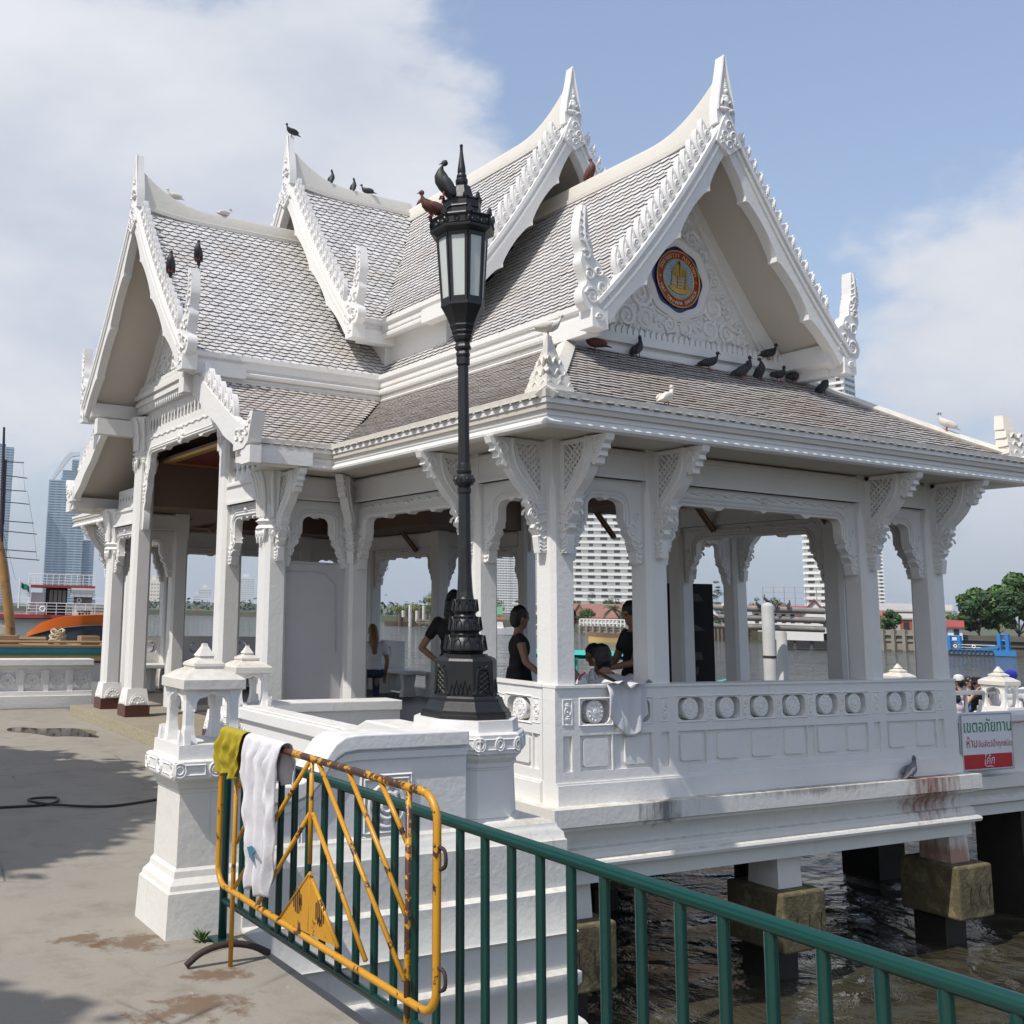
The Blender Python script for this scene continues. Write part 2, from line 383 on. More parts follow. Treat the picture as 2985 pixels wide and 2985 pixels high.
def concrete(name, base, dark, wet=True, cracks=True, blots=()):
    m, nt, b = newmat(name); t = NT(nt)
    c = t.mix(t.noise(.9, 6, .62), tuple(x*.8 for x in base), tuple(min(1, x*1.12) for x in base))
    c = t.mix(t.math('MULTIPLY', t.ramp(t.noise(3.1, 8, .75), .5, .72), .55), c, dark)
    c = t.mix(t.math('MULTIPLY', t.ramp(t.noise(60, 3, .6), .64, .75), .45), c, (.07,.065,.055))
    c = t.mix(t.math('MULTIPLY', t.ramp(t.noise(22, 3, .6), .70, .74), .7), c, (.50,.47,.42))
    if blots:
        g = t.n('ShaderNodeNewGeometry'); ps = t.n('ShaderNodeSeparateXYZ'); t.l(g.outputs['Position'], ps.inputs[0])
        for bx, by, rx, ry in blots:
            dx = t.math('DIVIDE', t.math('SUBTRACT', ps.outputs[0], bx), rx); dy = t.math('DIVIDE', t.math('SUBTRACT', ps.outputs[1], by), ry)
            rr = t.math('SQRT', t.math('ADD', t.math('MULTIPLY', dx, dx), t.math('MULTIPLY', dy, dy)))
            mk = t.ramp(t.math('ADD', t.math('SUBTRACT', 1.0, rr), t.math('MULTIPLY', t.math('SUBTRACT', t.noise(7, 7, .72), .5), 2.6)), .45, .75)
            c = t.mix(t.math('MULTIPLY', mk, t.math('MULTIPLY', t.ramp(rr, .75, 1.0, (1,1,1,1), (0,0,0,1)), .75)), c, (.13,.075,.04))
    if cracks:
        v = t.n('ShaderNodeTexVoronoi'); v.feature = 'DISTANCE_TO_EDGE'; t.l(t.pos((.55,.55,.55)), v.inputs['Vector']); v.inputs['Scale'].default_value = 1.0
        ck = t.math('MULTIPLY', t.ramp(v.outputs['Distance'], 0, .006, (1,1,1,1), (0,0,0,1)), t.ramp(t.noise(.8, 3), .5, .6))
        c = t.mix(t.math('MULTIPLY', ck, .7), c, (.05,.045,.04))
    t.l(c, b.inputs['Base Color']); b.inputs['Roughness'].default_value = .85; b.inputs['Specular IOR Level'].default_value = .25
    t.bump(t.noise(30, 7, .7), .35, .012, b); return m
PAVE = concrete('worn_concrete_paving', (.285,.26,.22), (.14,.115,.085), blots=[(1.80,5.36,.34,.26),(1.58,5.5,.28,.22),(2.0,4.75,.30,.16),(1.75,4.4,.5,.25)])
PLATF = concrete('tan_concrete_platform', (.29,.25,.19), (.20,.16,.10), cracks=False)
KERB = simple('rough_pebbled_kerb', (.33,.29,.20), .9, var=.5, scale=28, bump=.9, bscale=38)
CAPC = simple('mossy_pile_concrete', (.105,.085,.045), .95, var=.65, scale=11, bump=1.0, bscale=26, dirt=(.20,.17,.09,1), dirtamt=.48)
WETC = simple('dark_wet_pile', (.025,.022,.017), .6, var=.4, scale=8, bump=.5)
BROWN = simple('brown_granite', (.085,.032,.026), .25, var=.35, scale=60)
def water_mat():
    m, nt, b = newmat('river_water'); t = NT(nt)
    g = t.n('ShaderNodeNewGeometry'); ps = t.n('ShaderNodeSeparateXYZ'); t.l(g.outputs['Position'], ps.inputs[0])
    c = t.mix(t.noise(.05, 3), (.036,.033,.022), (.055,.050,.033))
    t.l(c, b.inputs['Base Color']); b.inputs['Roughness'].default_value = .06; b.inputs['IOR'].default_value = 1.333
    b.inputs['Specular IOR Level'].default_value = .5
    n1 = t.noise(.55, 4, .6, sc=(1.0, 1.0, 1), dist=.6); n2 = t.noise(2.1, 5, .65, sc=(1.2,.9,1), dist=.8); n3 = t.noise(.085, 4, .6, dist=.8, sc=(1,1.6,1)); n4 = t.noise(.24, 4, .6, dist=.6, sc=(1,1.5,1))
    h = t.math('ADD', t.math('ADD', t.math('MULTIPLY', n1, .60), t.math('MULTIPLY', n2, .26)), t.math('ADD', t.math('MULTIPLY', n3, 3.4), t.math('MULTIPLY', n4, 2.0)))
    x = t.n('ShaderNodeBump'); x.inputs['Strength'].default_value = .9; x.inputs['Distance'].default_value = .42
    t.l(h, x.inputs['Height']); t.l(x.outputs[0], b.inputs['Normal']); return m
WATER = water_mat()
BLACKC = simple('black_cloth', (.008,.008,.009), .85); DARKC = simple('dark_patterned_cloth', (.02,.012,.012), .85, var=.8, scale=40)
GREYC = simple('grey_white_cotton', (.50,.49,.50), .9, var=.06, scale=9, bump=.25, bscale=14); WHITEC = simple('white_cotton', (.62,.61,.63), .9, var=.05, scale=9, bump=.35, bscale=18)
PINKC = simple('printed_white_cotton', (.62,.56,.60), .9, var=.2, scale=25); YELC = simple('mustard_cotton', (.34,.27,.015), .9, var=.15, scale=12, bump=.3, bscale=20)
SKIN = simple('skin', (.30,.16,.10), .55, var=.08, scale=10); HAIR = simple('dark_hair', (.010,.008,.007), .5, var=.4, scale=30); HAIRB = simple('light_brown_hair', (.20,.10,.045), .5, var=.35, scale=30)
DENIM = simple('dark_denim', (.02,.03,.06), .85, var=.2); BLUEP = simple('blue_cap', (.02,.02,.30), .4); STRAP = simple('brown_strap', (.10,.05,.025), .6)
RED_C = simple('red_ceiling_lacquer', (.12,.010,.008), .45, var=.1); GOLD = simple('gold_leaf', (.55,.33,.07), .35, metal=.6, var=.3, scale=60)
EM_RED = simple('emblem_red', (.28,.018,.012), .35, var=.08); EM_BLUE = simple('emblem_blue', (.008,.008,.10), .25, var=.3, scale=40); EM_SKY = simple('emblem_mirror_mosaic', (.22,.32,.42), .3, var=.6, scale=45); EM_ORANGE = simple('emblem_orange', (.62,.11,.01), .4)
CREAM = simple('emblem_cream', (.66,.60,.42), .5)
PIG_D = simple('dark_pigeon_feather', (.022,.023,.028), .6, var=.5, scale=25); PIG_W = simple('white_pigeon_feather', (.62,.58,.53), .7, var=.15, scale=25); PIG_B = simple('brown_pigeon_feather', (.10,.035,.022), .65, var=.4, scale=25); PIG_G = simple('grey_pigeon_feather', (.16,.16,.18), .65, var=.5, scale=30)
PIG_FOOT = simple('pigeon_red_feet', (.30,.05,.03), .6)
def leafm(name, col, var=.45, tr=.25):
    m, nt, b = newmat(name); t = NT(nt)
    g = t.n('ShaderNodeNewGeometry'); c = t.mix(g.outputs['Random Per Island'], tuple(x*(1-var) for x in col), tuple(min(1, x*(1+var)) for x in col))
    t.l(c, b.inputs['Base Color']); b.inputs['Roughness'].default_value = .55; b.inputs['Specular IOR Level'].default_value = .3
    return m
LEAF_G = leafm('green_leaf', (.055,.115,.026)); LEAF_D = leafm('dark_green_leaf', (.028,.065,.022)); LEAF_Y = leafm('yellow_green_leaf', (.17,.15,.022)); LEAF_L = leafm('light_green_leaf', (.11,.17,.03)); LEAF_P = leafm('palm_leaf', (.085,.125,.05)); BARK = simple('bark', (.09,.07,.05), .9, var=.4, scale=14)
# ------------------------------------------------------------------ the setting: river and quay
WZ = -1.42
wb = MB(); wb.add([(-1500,-1500,WZ),(4000,-1500,WZ),(4000,4000,WZ),(-1500,4000,WZ)], [(0,1,2,3)])
tag(wb.build('river', WATER, org=(0,0,WZ)), kind='structure')
q = MB(); q.prism([(-90,-70),(2.34,-70),(2.34,5.47),(3.78,5.47),(3.78,8.95),(4.42,8.95),(4.42,17.18),(-90,17.18)], -4.0, 0.0)
tag(q.build('quay_pavement', PAVE, org=(0,0,0)), kind='structure')
# ------------------------------------------------------------------ pavilion constants (metres, measured from the photograph)
FZ = .15
XC, YC = 8.05, 12.8
X0, X1, XI0, XI1 = 5.64, 10.46, 6.66, 9.43
Y0, YI, YP = 6.74, 7.75, 10.03
YPI, YPJ, YPK = 11.21, 14.4, 15.57
XP, XQ = 4.66, 11.44
pav = thing('pavilion', (XC, YC, 0), 'white riverside pavilion with stacked grey tile roofs and flame gables', 'pavilion')
def mirY(p): return (p[0], 2*YC-p[1])
# ---- floor, ledge, beams, piles
fl = MB(); fl.prism([(4.28,9.45),(5.5,9.45),(5.5,6.6),(10.6,6.6),(10.6,9.45),(11.85,9.45),(11.85,16.2),(10.6,16.2),(10.6,18.95),(5.5,18.95),(5.5,16.2),(4.28,16.2)], -.36, FZ)
fl.build('floor_slab', PLATF, pav)
ff = MB(); ff.box(5.62,10.45,6.75,18.85,FZ+.001,FZ+.012); ff.build('floor_finish', simple('shade_darkened_stone_floor', (.055,.045,.038), .5, var=.25, scale=2), pav)  # floor colour darkened, interior shade is put into it
kb = MB(); kb.box(4.255,4.279,12.0,16.19,.002,.146); kb.build('step_edge', KERB, pav)
LEDGE = [(-.3,.2),(0,.2),(0,.07),(-.035,.055),(-.035,.035),(-.05,.025),(-.075,.0),(-.1,-.05),(-.1,-.105),(-.065,-.115),(-.065,-.145),(-.055,-.155),(-.055,-.18),(-.02,-.195),(-.012,-.215),(-.02,-.24),(-.06,-.25),(-.085,-.26),(-.085,-.37),(-.3,-.37)]
lg = MB(); lg.sweep([(5.37,9.4),(5.37,6.45),(10.68,6.45),(10.68,9.4)], LEDGE); lg.build('base_ledge', WHITE_BASE, pav, smooth=True)
piles = []
for i, (px, py) in enumerate([(5.72,6.78),(8.1,6.78),(10.52,6.78),(5.72,9.0),(8.1,9.0),(10.52,9.0),(5.72,11.3),(8.1,11.3),(10.52,11.3),(8.1,13.6),(10.52,13.6),(10.52,15.8),(8.1,18.6),(10.52,18.6)]):
    p = MB(); p.obox((px,py), .15, .16, -.645, -.372, 0, .93); po = p.build('pile_stub', WHITE_BASE, pav)
    c = MB(); c.obox((px,py), .27, .30, -1.13, -.646, 0, 1.0)
    co = c.build('pile_cap', CAPC, po, bevel=.02)
    l = MB(); l.obox((px+.02,py+.1), .16, .16, -3.2, -1.131); l.build('pile_leg', WETC, po)
    if i < 3:
        ww = MB()
        for k in range(3):
            xx = px-.16+.15*k; ww.tube(bez([(xx,py-.30,-.78-.03*k),(xx+.02,py-.335,-.82),(xx+.045,py-.31,-.90),(xx+.05,py-.305,-1.0)],4), .005, 5)
        ww.build('rebar_wire', RUST, po)
# ---- columns
def colmesh(h, w=.12, c=.035, name='column'):
    b = MB(); 
    def oc(hw, cc): return [(-hw+cc,-hw),(hw-cc,-hw),(hw,-hw+cc),(hw,hw-cc),(hw-cc,hw),(-hw+cc,hw),(-hw,hw-cc),(-hw,-hw+cc)]
    vs = []; lev = [(0,w,c),(h*.5,w*.985,c),(h-.42,w*.97,c),(h-.30,w*.97,.004),(h,w*.97,.004)]
    for z, hw, cc in lev: vs += [(x,y,z) for x,y in oc(hw,cc)]
    fs = [list(range(7,-1,-1)), [32+j for j in range(8)]]
    for i in range(4):
        for j in range(8): j2=(j+1)%8; fs.append((i*8+j,i*8+j2,i*8+8+j2,i*8+8+j))
    b.add(vs, fs); return b
col_src = None
COLS = [(X0,Y0),(XI0,Y0),(XI1,Y0),(X1,Y0),(X0,YI),(X1,YI),(X0,YP),(X1,YP)]
COLS += [mirY(p) for p in COLS]
columns = []
for p in COLS:
    if col_src is None:
        col_src = colmesh(2.9).build('column', WHITE, pav, org=(0,0,0)); o = col_src
        o.matrix_local = Matrix.Translation(Vector((p[0],p[1],FZ))-ORG[pav.name]); ORG[o.name] = Vector((p[0],p[1],FZ))
    else: o = inst(col_src, Matrix.Translation((p[0],p[1],FZ)), 'column', pav)
    columns.append(o)
for p in COLS:      # dark skirting at the column feet
    pass
sk = MB()
for p in ((X1,YI),(X1,YP),(X0,YP)): 
    k = MB(); k.obox(p, .135, .135, FZ, FZ+.10); k.build('column_plinth', BROWN, pav, bevel=.006)
# porch columns: brown plinth, lotus foot, tall shaft, leafy capital
def porch_column(p, h):
    x, y = p
    b = colmesh(h, .125, .04); b.xf(Matrix.Translation((x,y,FZ+.0)))
    o = b.build('porch_column', WHITE, pav)
    k = MB(); k.obox(p, .175, .175, FZ, FZ+.155); k.build('plinth', BROWN, o, bevel=.008)
    f = MB(); f.obox(p, .165, .165, FZ+.156, FZ+.37, 0, .80)
    for a in range(4):
        R4 = Matrix.Translation((x,y,0)) @ Matrix.Rotation(a*math.pi/2, 4, 'Z'); s0 = len(f.v)
        # half-round lotus medallion on each face
        pts = [( -.115*math.cos(t), .115*math.sin(t)*1.15) for t in [math.pi*i/12 for i in range(13)]]
        f.plate(pts, ((0,-.163,FZ+.17),(1,0,0),(0,.10,.995),(0,-1,0)), .016)
        for r0, kk, rr in ((.082,7,.021),(.045,5,.017)):
            for i in range(kk):
                t = math.pi*(i+.5)/kk; f.ball((-r0*math.cos(t), -.176+.012*math.sin(t), FZ+.175+r0*math.sin(t)*1.1), (rr,.012,rr), 8, 5)
        f.ball((0,-.18,FZ+.18), (.02,.012,.02), 8, 5)
        f.xf(R4, s0)
    f.build('lotus_foot', WHITE_CL, o, smooth=True)
    c = MB(); zt = FZ+h
    c.lathe([(.17,zt-.60),(.185,zt-.59),(.175,zt-.565),(.155,zt-.55),(.165,zt-.53),(.19,zt-.515),(.165,zt-.495),(.15,zt-.48),(.155,zt-.40),(.17,zt-.25),(.20,zt-.1),(.235,zt-.02),(.235,zt)], (x,y,0), 8, math.pi/8)
    for a in range(4):
        R4 = Matrix.Translation((x,y,0)) @ Matrix.Rotation(a*math.pi/2, 4, 'Z'); s0 = len(c.v)
        for u in (-.09,-.03,.03,.09):          # fluted petals
            c.tube([(u*.85,-.145,zt-.47),(u*.95,-.15,zt-.3),(u*1.2,-.185,zt-.1),(u*1.4,-.225,zt-.005)], [.018,.022,.025,.012], 6)
        for u, hh in ((-.075,.14),(0,.19),(.075,.14)):   # pendant leaves under the ring
            c.plate([(u-.04,0),(u+.04,0),(u+.035,-.06),(u+.012,-.11 if hh>.15 else -.09),(u,-hh),(u-.012,-.11 if hh>.15 else -.09),(u-.035,-.06)], ((0,-.133,zt-.60),(1,0,0),(0,0,1),(0,-1,0)), .022)
            c.ball((u,-.155,zt-.64),(.022,.012,.03),8,5)
        c.xf(R4, s0)
    c.build('leaf_capital', WHITE_CL, o, smooth=True)
    return o
for yy, h in ((YP,2.9),(YPI,4.12),(YPJ,4.12),(YPK,2.9)): porch_column((XP,yy), h)
for yy, h in ((YP,2.9),(YPI,4.12),(YPJ,4.12),(YPK,2.9)):
    if h < 3: inst(col_src, Matrix.Translation((XQ,yy,FZ)), 'column', pav)
    else:
        b = colmesh(h); b.xf(Matrix.Translation((XQ,yy,FZ))); b.build('column', WHITE, pav)
# ---- beams over the columns
def beam(a, b, z0, z1, t=.1, mat=WHITE, name='beam'):
    a = Vector((*a,0)); b = Vector((*b,0)); d = (b-a).normalized(); n = Vector((d.y,-d.x,0))
    m = MB(); m.plate([(0,z0),((b-a).length,z0),((b-a).length,z1),(0,z1)], (a-n*t, d, (0,0,1), n), 2*t)
    m.plate([(0,z1-.05),((b-a).length,z1-.05),((b-a).length,z1-.02),(0,z1-.02)], (a-n*(t+.02), d, (0,0,1), n), 2*t+.04)
    m.plate([(0,z0+.0),((b-a).length,z0),((b-a).length,z0+.03),(0,z0+.03)], (a-n*(t+.015), d, (0,0,1), n), 2*t+.03)
    return m.build(name, mat, pav)
LOOP = [(XP,YP),(X0,YP),(X0,Y0),(X1,Y0),(X1,YP),(XQ,YP)]
for a, b in zip(LOOP[:-1], LOOP[1:]): beam(a, b, 2.78, 3.03)
for a, b in zip([mirY(p) for p in LOOP][:-1], [mirY(p) for p in LOOP][1:]): beam(a, b, 2.78, 3.03)
for x in (XP, XQ):
    beam((x,YP),(x,YPI-.12),2.78,3.03); beam((x,YPJ+.12),(x,YPK),2.78,3.03)
# ---- arched valances between the columns
def valance(a, b, zt=2.78, drop=1.0, th=.045, name='arch_valance', side=.2, crown=True, mat=WHITE_CL, tail=1.0):
    a = Vector((*a,0)); b = Vector((*b,0)); d = (b-a).normalized(); n = Vector((d.y,-d.x,0)); g = .115
    o = a+d*g; L = (b-a).length-2*g; k = drop; s = side
    half = [(0,-.70*k),(.055,-.70*k),(.078,-.61*k),(.058,-.585*k),(.115,-.535*k),(.10,-.505*k),(.165,-.445*k),(.152,-.41*k),(s,-.34*k)]
    half = [(u, z if z > -.34*k else -.34*k+(z+.34*k)*tail) for u, z in half]
    arc = [(s+.075*(1-math.cos(t)), -.245*k+.075*math.sin(t)) for t in [math.pi/2*i/6 for i in range(7)]]
    half += [(s,-.25*k)] + arc[1:]
    zt2 = half[-1][1]; x1 = half[-1][0]
    w = L/2-x1
    if w > .25: half += [(x1+w*.35,zt2),(x1+w*.40,zt2-.022),(x1+w*.45,zt2-.018),(x1+w*.5,zt2+.012)]
    half += [(L/2-.05,zt2+.012),(L/2,zt2-.012 if crown else zt2+.012)]
    pts = [(0,0)]+[(u,z) for u,z in half]+[(L-u,z) for u,z in half[:-1][::-1]]+[(L,0)]
    m = MB(); fr = (o+Vector((0,0,zt))-n*th, d, (0,0,1), n)
    m.plate(pts, fr, 2*th)
    for sg in (1,-1):
        def P(u, z, r=.0): return o+d*u+Vector((0,0,zt+z))+n*sg*(th+.004)
        # double bead that follows the opening, and leaf swirls on the drops
        for off, rr in ((.035,.012),(.068,.009)):
            c = [(s-off, -.40*k),(s-off,-.25*k)]+[(s-off+(.075+off)*(1-math.cos(t)), -.245*k+(.075+off)*math.sin(t)) for t in [math.pi/2*i/6 for i in range(1,7)]]
            c = c+[(L-u,z) for u,z in c[::-1]]
            m.tube([P(u,z) for u,z in c], rr, 5)
        for mir in (0,1):
            def Q(u,z): return P(L-u if mir else u, z)
            for cu, cz, r0, tn, ph in ((.105,-.425*k,.05,1.6,0.4),(.07,-.555*k,.03,1.3,2.0),(.05,-.30*k,.035,1.4,-1.0)):
                m.tube([Q(cu+r0*(1-i/16)*math.cos(ph+tn*2*math.pi*i/16), cz+r0*(1-i/16)*math.sin(ph+tn*2*math.pi*i/16)*1.3) for i in range(16)], [.011*(1-.5*i/16) for i in range(16)], 5)
            for zz in (-.60,-.64,-.68): m.tube([Q(.004,zz*k),(Q(.03,zz*k-.012)),Q(.056,zz*k)], .008, 5)
            for zz, ww in ((-.515,.10),(-.56,.075)): m.tube([Q(.004,zz*k+.02),Q(ww*.5,zz*k-.01),Q(ww,zz*k+.012)], .011, 5)
        if w > .25:   # wavy garland along the top rail
            m.tube([P(.1+(L-.2)*i/40, -.055+.012*math.sin(i*1.9)) for i in range(41)], .011, 5)
            m.ball(P(L/2,-.07), (.04,.04,.03), 8, 5)
    return m.build(name, mat, pav, smooth=True)
VB = [((X0,Y0),(XI0,Y0)),((XI0,Y0),(XI1,Y0)),((XI1,Y0),(X1,Y0)),((X0,YI),(X0,Y0)),((X0,YP),(X0,YI)),((X1,Y0),(X1,YI)),((X1,YI),(X1,YP)),((XP,YP),(X0,YP)),((X1,YP),(XQ,YP))]
for a, b in VB: valance(a, b); valance(mirY(b), mirY(a))
# porch front: tall arch between the inner pair, low arches in the side bays, slatted friezes above
for x in (XP, XQ):
    valance((x,YPJ),(x,YPI), zt=4.0, drop=1.35, side=.24, name='porch_arch', crown=True, tail=1.75)
    for a, b in (((x,YPI),(x,YP)),((x,YPK),(x,YPJ))): valance(a, b, zt=2.78, drop=.95, side=.14, name='porch_side_arch')
def frieze(x, y0, y1, z0, z1, n, sx):
    m = MB(); m.box(x-.035,x+.035,y0,y1,z1-.06,z1); m.box(x-.04,x+.04,y0,y1,z0,z0+.07)
    for i in range(n+1):
        yy = y0+(y1-y0)*i/n; m.box(x-.03,x+.03,yy-.02,yy+.02,z0+.07,z1-.06)
        if i < n:      # pointed lancet heads and feet between the slats
            c = yy+(y1-y0)/n/2; hw = (y1-y0)/n/2-.018
            for zb, sgn in ((z1-.06,-1),(z0+.07,1)):
                m.plate([(-hw,0),(-hw,.09*sgn),(-hw*.3,.05*sgn),(0,.012*sgn),(hw*.3,.05*sgn),(hw,.09*sgn),(hw,0)], ((x-.028,c,zb),(0,1,0),(0,0,1),(1,0,0)), .056)
    return m.build('slatted_frieze', WHITE_CL, pav)
for x in (XP, XQ):
    frieze(x, YPI+.1, YPJ-.1, 3.93, 4.32, 24, 1)
    frieze(x, YP+.1, YPI-.1, 3.03, 3.32, 7, 1); frieze(x, YPJ+.1, YPK-.1, 3.03, 3.32, 7, 1)
m = MB(); m.box(XP-.045,XP+.075,YPI,YPJ,4.321,4.45); m.build('lintel', WHITE, pav)
m = MB()
for i in range(7):
    t = 2*math.pi*i/7; m.ball((XP-.06,YC+.06*math.cos(t),3.80+.06*math.sin(t)),(.03,.04,.04),8,5)
m.ball((XP-.08,YC,3.80),(.03,.045,.045),8,5); m.build('crest_boss', WHITE_CL, pav, smooth=True)
# ---- eave brackets
def clip(poly, a, b, c):            # keep a*x+b*y+c >= 0
    o = []
    for i in range(len(poly)):
        p, q2 = poly[i-1], poly[i]; fp = a*p[0]+b*p[1]+c; fq = a*q2[0]+b*q2[1]+c
        if (fp >= 0) != (fq >= 0): t = fp/(fp-fq); o.append((p[0]+(q2[0]-p[0])*t, p[1]+(q2[1]-p[1])*t))
        if fq >= 0: o.append(q2)
    return o
def bracket_meshes():
    fr = ((0,-.035,0),(1,0,0),(0,0,1),(0,1,0)); m = MB()
    body = [(0,0),(.07,0),(.088,.13),(.062,.15),(.112,.20),(.098,.235),(.15,.30),(.138,.335),(.19,.40),(.18,.43),(.225,.50),(.275,.565),(.245,.575),(.17,.50),(.12,.43),(.10,.47),(.05,.50),(0,.50)]
    m.plate(body, fr, .07)
    ctr = bez([(.05,.36,0),(.12,.47,0),(.215,.57,0),(.295,.67,0),(.335,.78,0),(.345,.90,0)], 6); up = []; lo = []
    for i, p in enumerate(ctr):
        d = (ctr[min(i+1,len(ctr)-1)]-ctr[max(i-1,0)]).normalized(); nn = Vector((-d.y,d.x,0)); hw = .035+.03*math.sin(math.pi*i/len(ctr))
        up.append((p.x+nn.x*hw, p.y+nn.y*hw)); lo.append((p.x-nn.x*hw, p.y-nn.y*hw))
    m.plate(lo+up[::-1], ((0,-.045,0),(1,0,0),(0,0,1),(0,1,0)), .09)
    head = [(.31,.90),(.56,.90),(.545,.85),(.505,.825),(.515,.79),(.475,.775),(.48,.735),(.445,.725),(.44,.68),(.40,.665),(.36,.72),(.34,.80)]
    m.plate(head, ((0,-.04,0),(1,0,0),(0,0,1),(0,1,0)), .08)
    m.plate([(0,.865),(.36,.865),(.36,.90),(0,.90)], ((0,-.03,0),(1,0,0),(0,0,1),(0,1,0)), .06)
    m.plate([(0,.44),(.05,.46),(.05,.90),(0,.90)], ((0,-.03,0),(1,0,0),(0,0,1),(0,1,0)), .06)
    for sg in (1,-1):
        y = sg*.047
        for cu, cz, r0, tn, ph in ((.43,.80,.06,1.5,.5),(.09,.46,.045,1.6,2.2),(.13,.30,.05,1.4,.0),(.17,.40,.04,1.2,1.0),(.08,.20,.035,1.2,.6)):
            m.tube([(cu+r0*(1-i/16)*math.cos(ph+tn*6.283*i/16), y*.92, cz+r0*(1-i/16)*1.2*math.sin(ph+tn*6.283*i/16)) for i in range(16)], [.011*(1-.5*i/16) for i in range(16)], 5)
        m.tube([(p.x,y,p.y) for p in ctr[4:]], .013, 5)
        for zz, ww in ((.13,.075),(.19,.09),(.26,.12),(.33,.14),(.40,.17)): m.tube([(.003,y*.8,zz),(ww*.5,y*.8,zz-.018),(ww,y*.8,zz+.008)], .012, 5)
        for zz in (.03,.06,.09): m.tube([(.004,y*.8,zz),(.035,y*.8,zz-.014),(.068,y*.8,zz)], .008, 5)
        m.tube([(.25,y*.8,.56),(.19,y*.8,.47),(.13,y*.8,.38),(.12,y*.8,.34)], .009, 5)
    lat = MB(); reg = [(.045,.47),(.12,.50),(.20,.59),(.265,.68),(.295,.78),(.30,.87),(.045,.87)]
    for k in range(-12, 26):
        for sgn in (1,-1):
            c = k*.055
            pl = clip(clip(reg, 1, sgn, -(c-.009)), -1, -sgn, c+.009)
            if len(pl) >= 3: lat.plate(pl, ((0,-.018+.002*sgn,0),(1,0,0),(0,0,1),(0,1,0)), .034)
    return m, lat
bm_, lm_ = bracket_meshes(); bsrc = None
def put_bracket(p, d, zb=2.13):
    global bsrc
    ang = math.atan2(d[1], d[0]); mat = Matrix.Translation((p[0]+d[0]*.113, p[1]+d[1]*.113, zb)) @ Matrix.Rotation(ang, 4, 'Z')
    if bsrc is None:
        b = bm_.build('eave_bracket', WHITE_CL, pav, smooth=True, org=(0,0,0)); l = lm_.build('lattice', WHITE_CL, None, org=(0,0,0)); l.parent = b; bsrc = (b, l)
        b.matrix_local = Matrix.Translation(-ORG[pav.name]) @ mat; return
    b = inst(bsrc[0], mat, 'eave_bracket', pav); l = bsrc[1].copy(); COL.objects.link(l); l.parent = b
S_, W_, E_, NN_ = (0,-1),(-1,0),(1,0),(0,1)
for p, d in [((X0,Y0),S_),((X0,Y0),W_),((XI0,Y0),S_),((XI1,Y0),S_),((X1,Y0),S_),((X1,Y0),E_),((X0,YI),W_),((X1,YI),E_),((XP,YP),S_),((XQ,YP),S_)]:
    put_bracket(p, d); put_bracket(mirY(p), (d[0],-d[1]))
for p, d in [((X0,YP),(-.7071,-.7071)),((X1,YP),(.7071,-.7071))]: put_bracket(p, d); put_bracket(mirY(p), (d[0],-d[1]))
# ---- lower eaves: fascia, gutter, dentils, soffit
EAVE = [(4.06,9.38),(4.99,9.38),(4.99,6.04),(11.20,6.04),(11.20,9.38),(12.04,9.38)]
EPROF = [(-.3,3.07),(-.03,3.025),(-.004,3.04),(0,3.06),(-.012,3.08),(-.03,3.09),(-.034,3.102),(-.022,3.11),(-.022,3.165),(-.045,3.17),(-.045,3.186),(.012,3.195),(.012,3.235),(-.05,3.245),(-.3,3.245)]
EB = [mirY(p) for p in EAVE][::-1]
m = MB(); m.sweep(EAVE, EPROF); m.build('eave_fascia', WHITE, pav, smooth=True)
m = MB(); m.sweep(EB, EPROF); m.build('eave_fascia', WHITE, pav, smooth=True)
m = MB(); m.sweep(EAVE, [(-.03,3.236),(.02,3.236),(.026,3.292),(-.03,3.300)]); m.build('gutter_edge', WHITE_DIRTY, pav)
dn = MB()
for (ax, ay), (bx_, by_) in zip(EAVE[:-1], EAVE[1:]):
    d = Vector((bx_-ax, by_-ay, 0)); L = d.length; d.normalize(); nrm = Vector((d.y,-d.x,0)); k = int(L/.085)
    for i in range(k):
        c = Vector((ax,ay,0))+d*(L*(i+.5)/k)-nrm*.038
        dn.obox((c.x,c.y), .03 if abs(d.x)>.5 else .012, .012 if abs(d.x)>.5 else .03, 3.171, 3.190)
dn.build('dentil_course', WHITE, pav, kind='stuff')
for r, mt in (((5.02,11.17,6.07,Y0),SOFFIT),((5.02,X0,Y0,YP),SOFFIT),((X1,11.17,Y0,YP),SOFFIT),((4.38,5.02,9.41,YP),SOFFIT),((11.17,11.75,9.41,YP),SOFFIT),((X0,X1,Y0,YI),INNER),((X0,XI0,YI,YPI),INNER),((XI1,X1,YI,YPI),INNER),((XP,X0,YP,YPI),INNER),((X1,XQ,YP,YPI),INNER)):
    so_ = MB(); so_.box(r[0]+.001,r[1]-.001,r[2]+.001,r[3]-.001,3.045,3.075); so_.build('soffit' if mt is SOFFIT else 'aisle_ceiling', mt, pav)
    so_ = MB(); so_.box(r[0]+.001,r[1]-.001,2*YC-r[3]+.001,2*YC-r[2]-.001,3.045,3.075); so_.build('soffit' if mt is SOFFIT else 'aisle_ceiling', mt, pav)
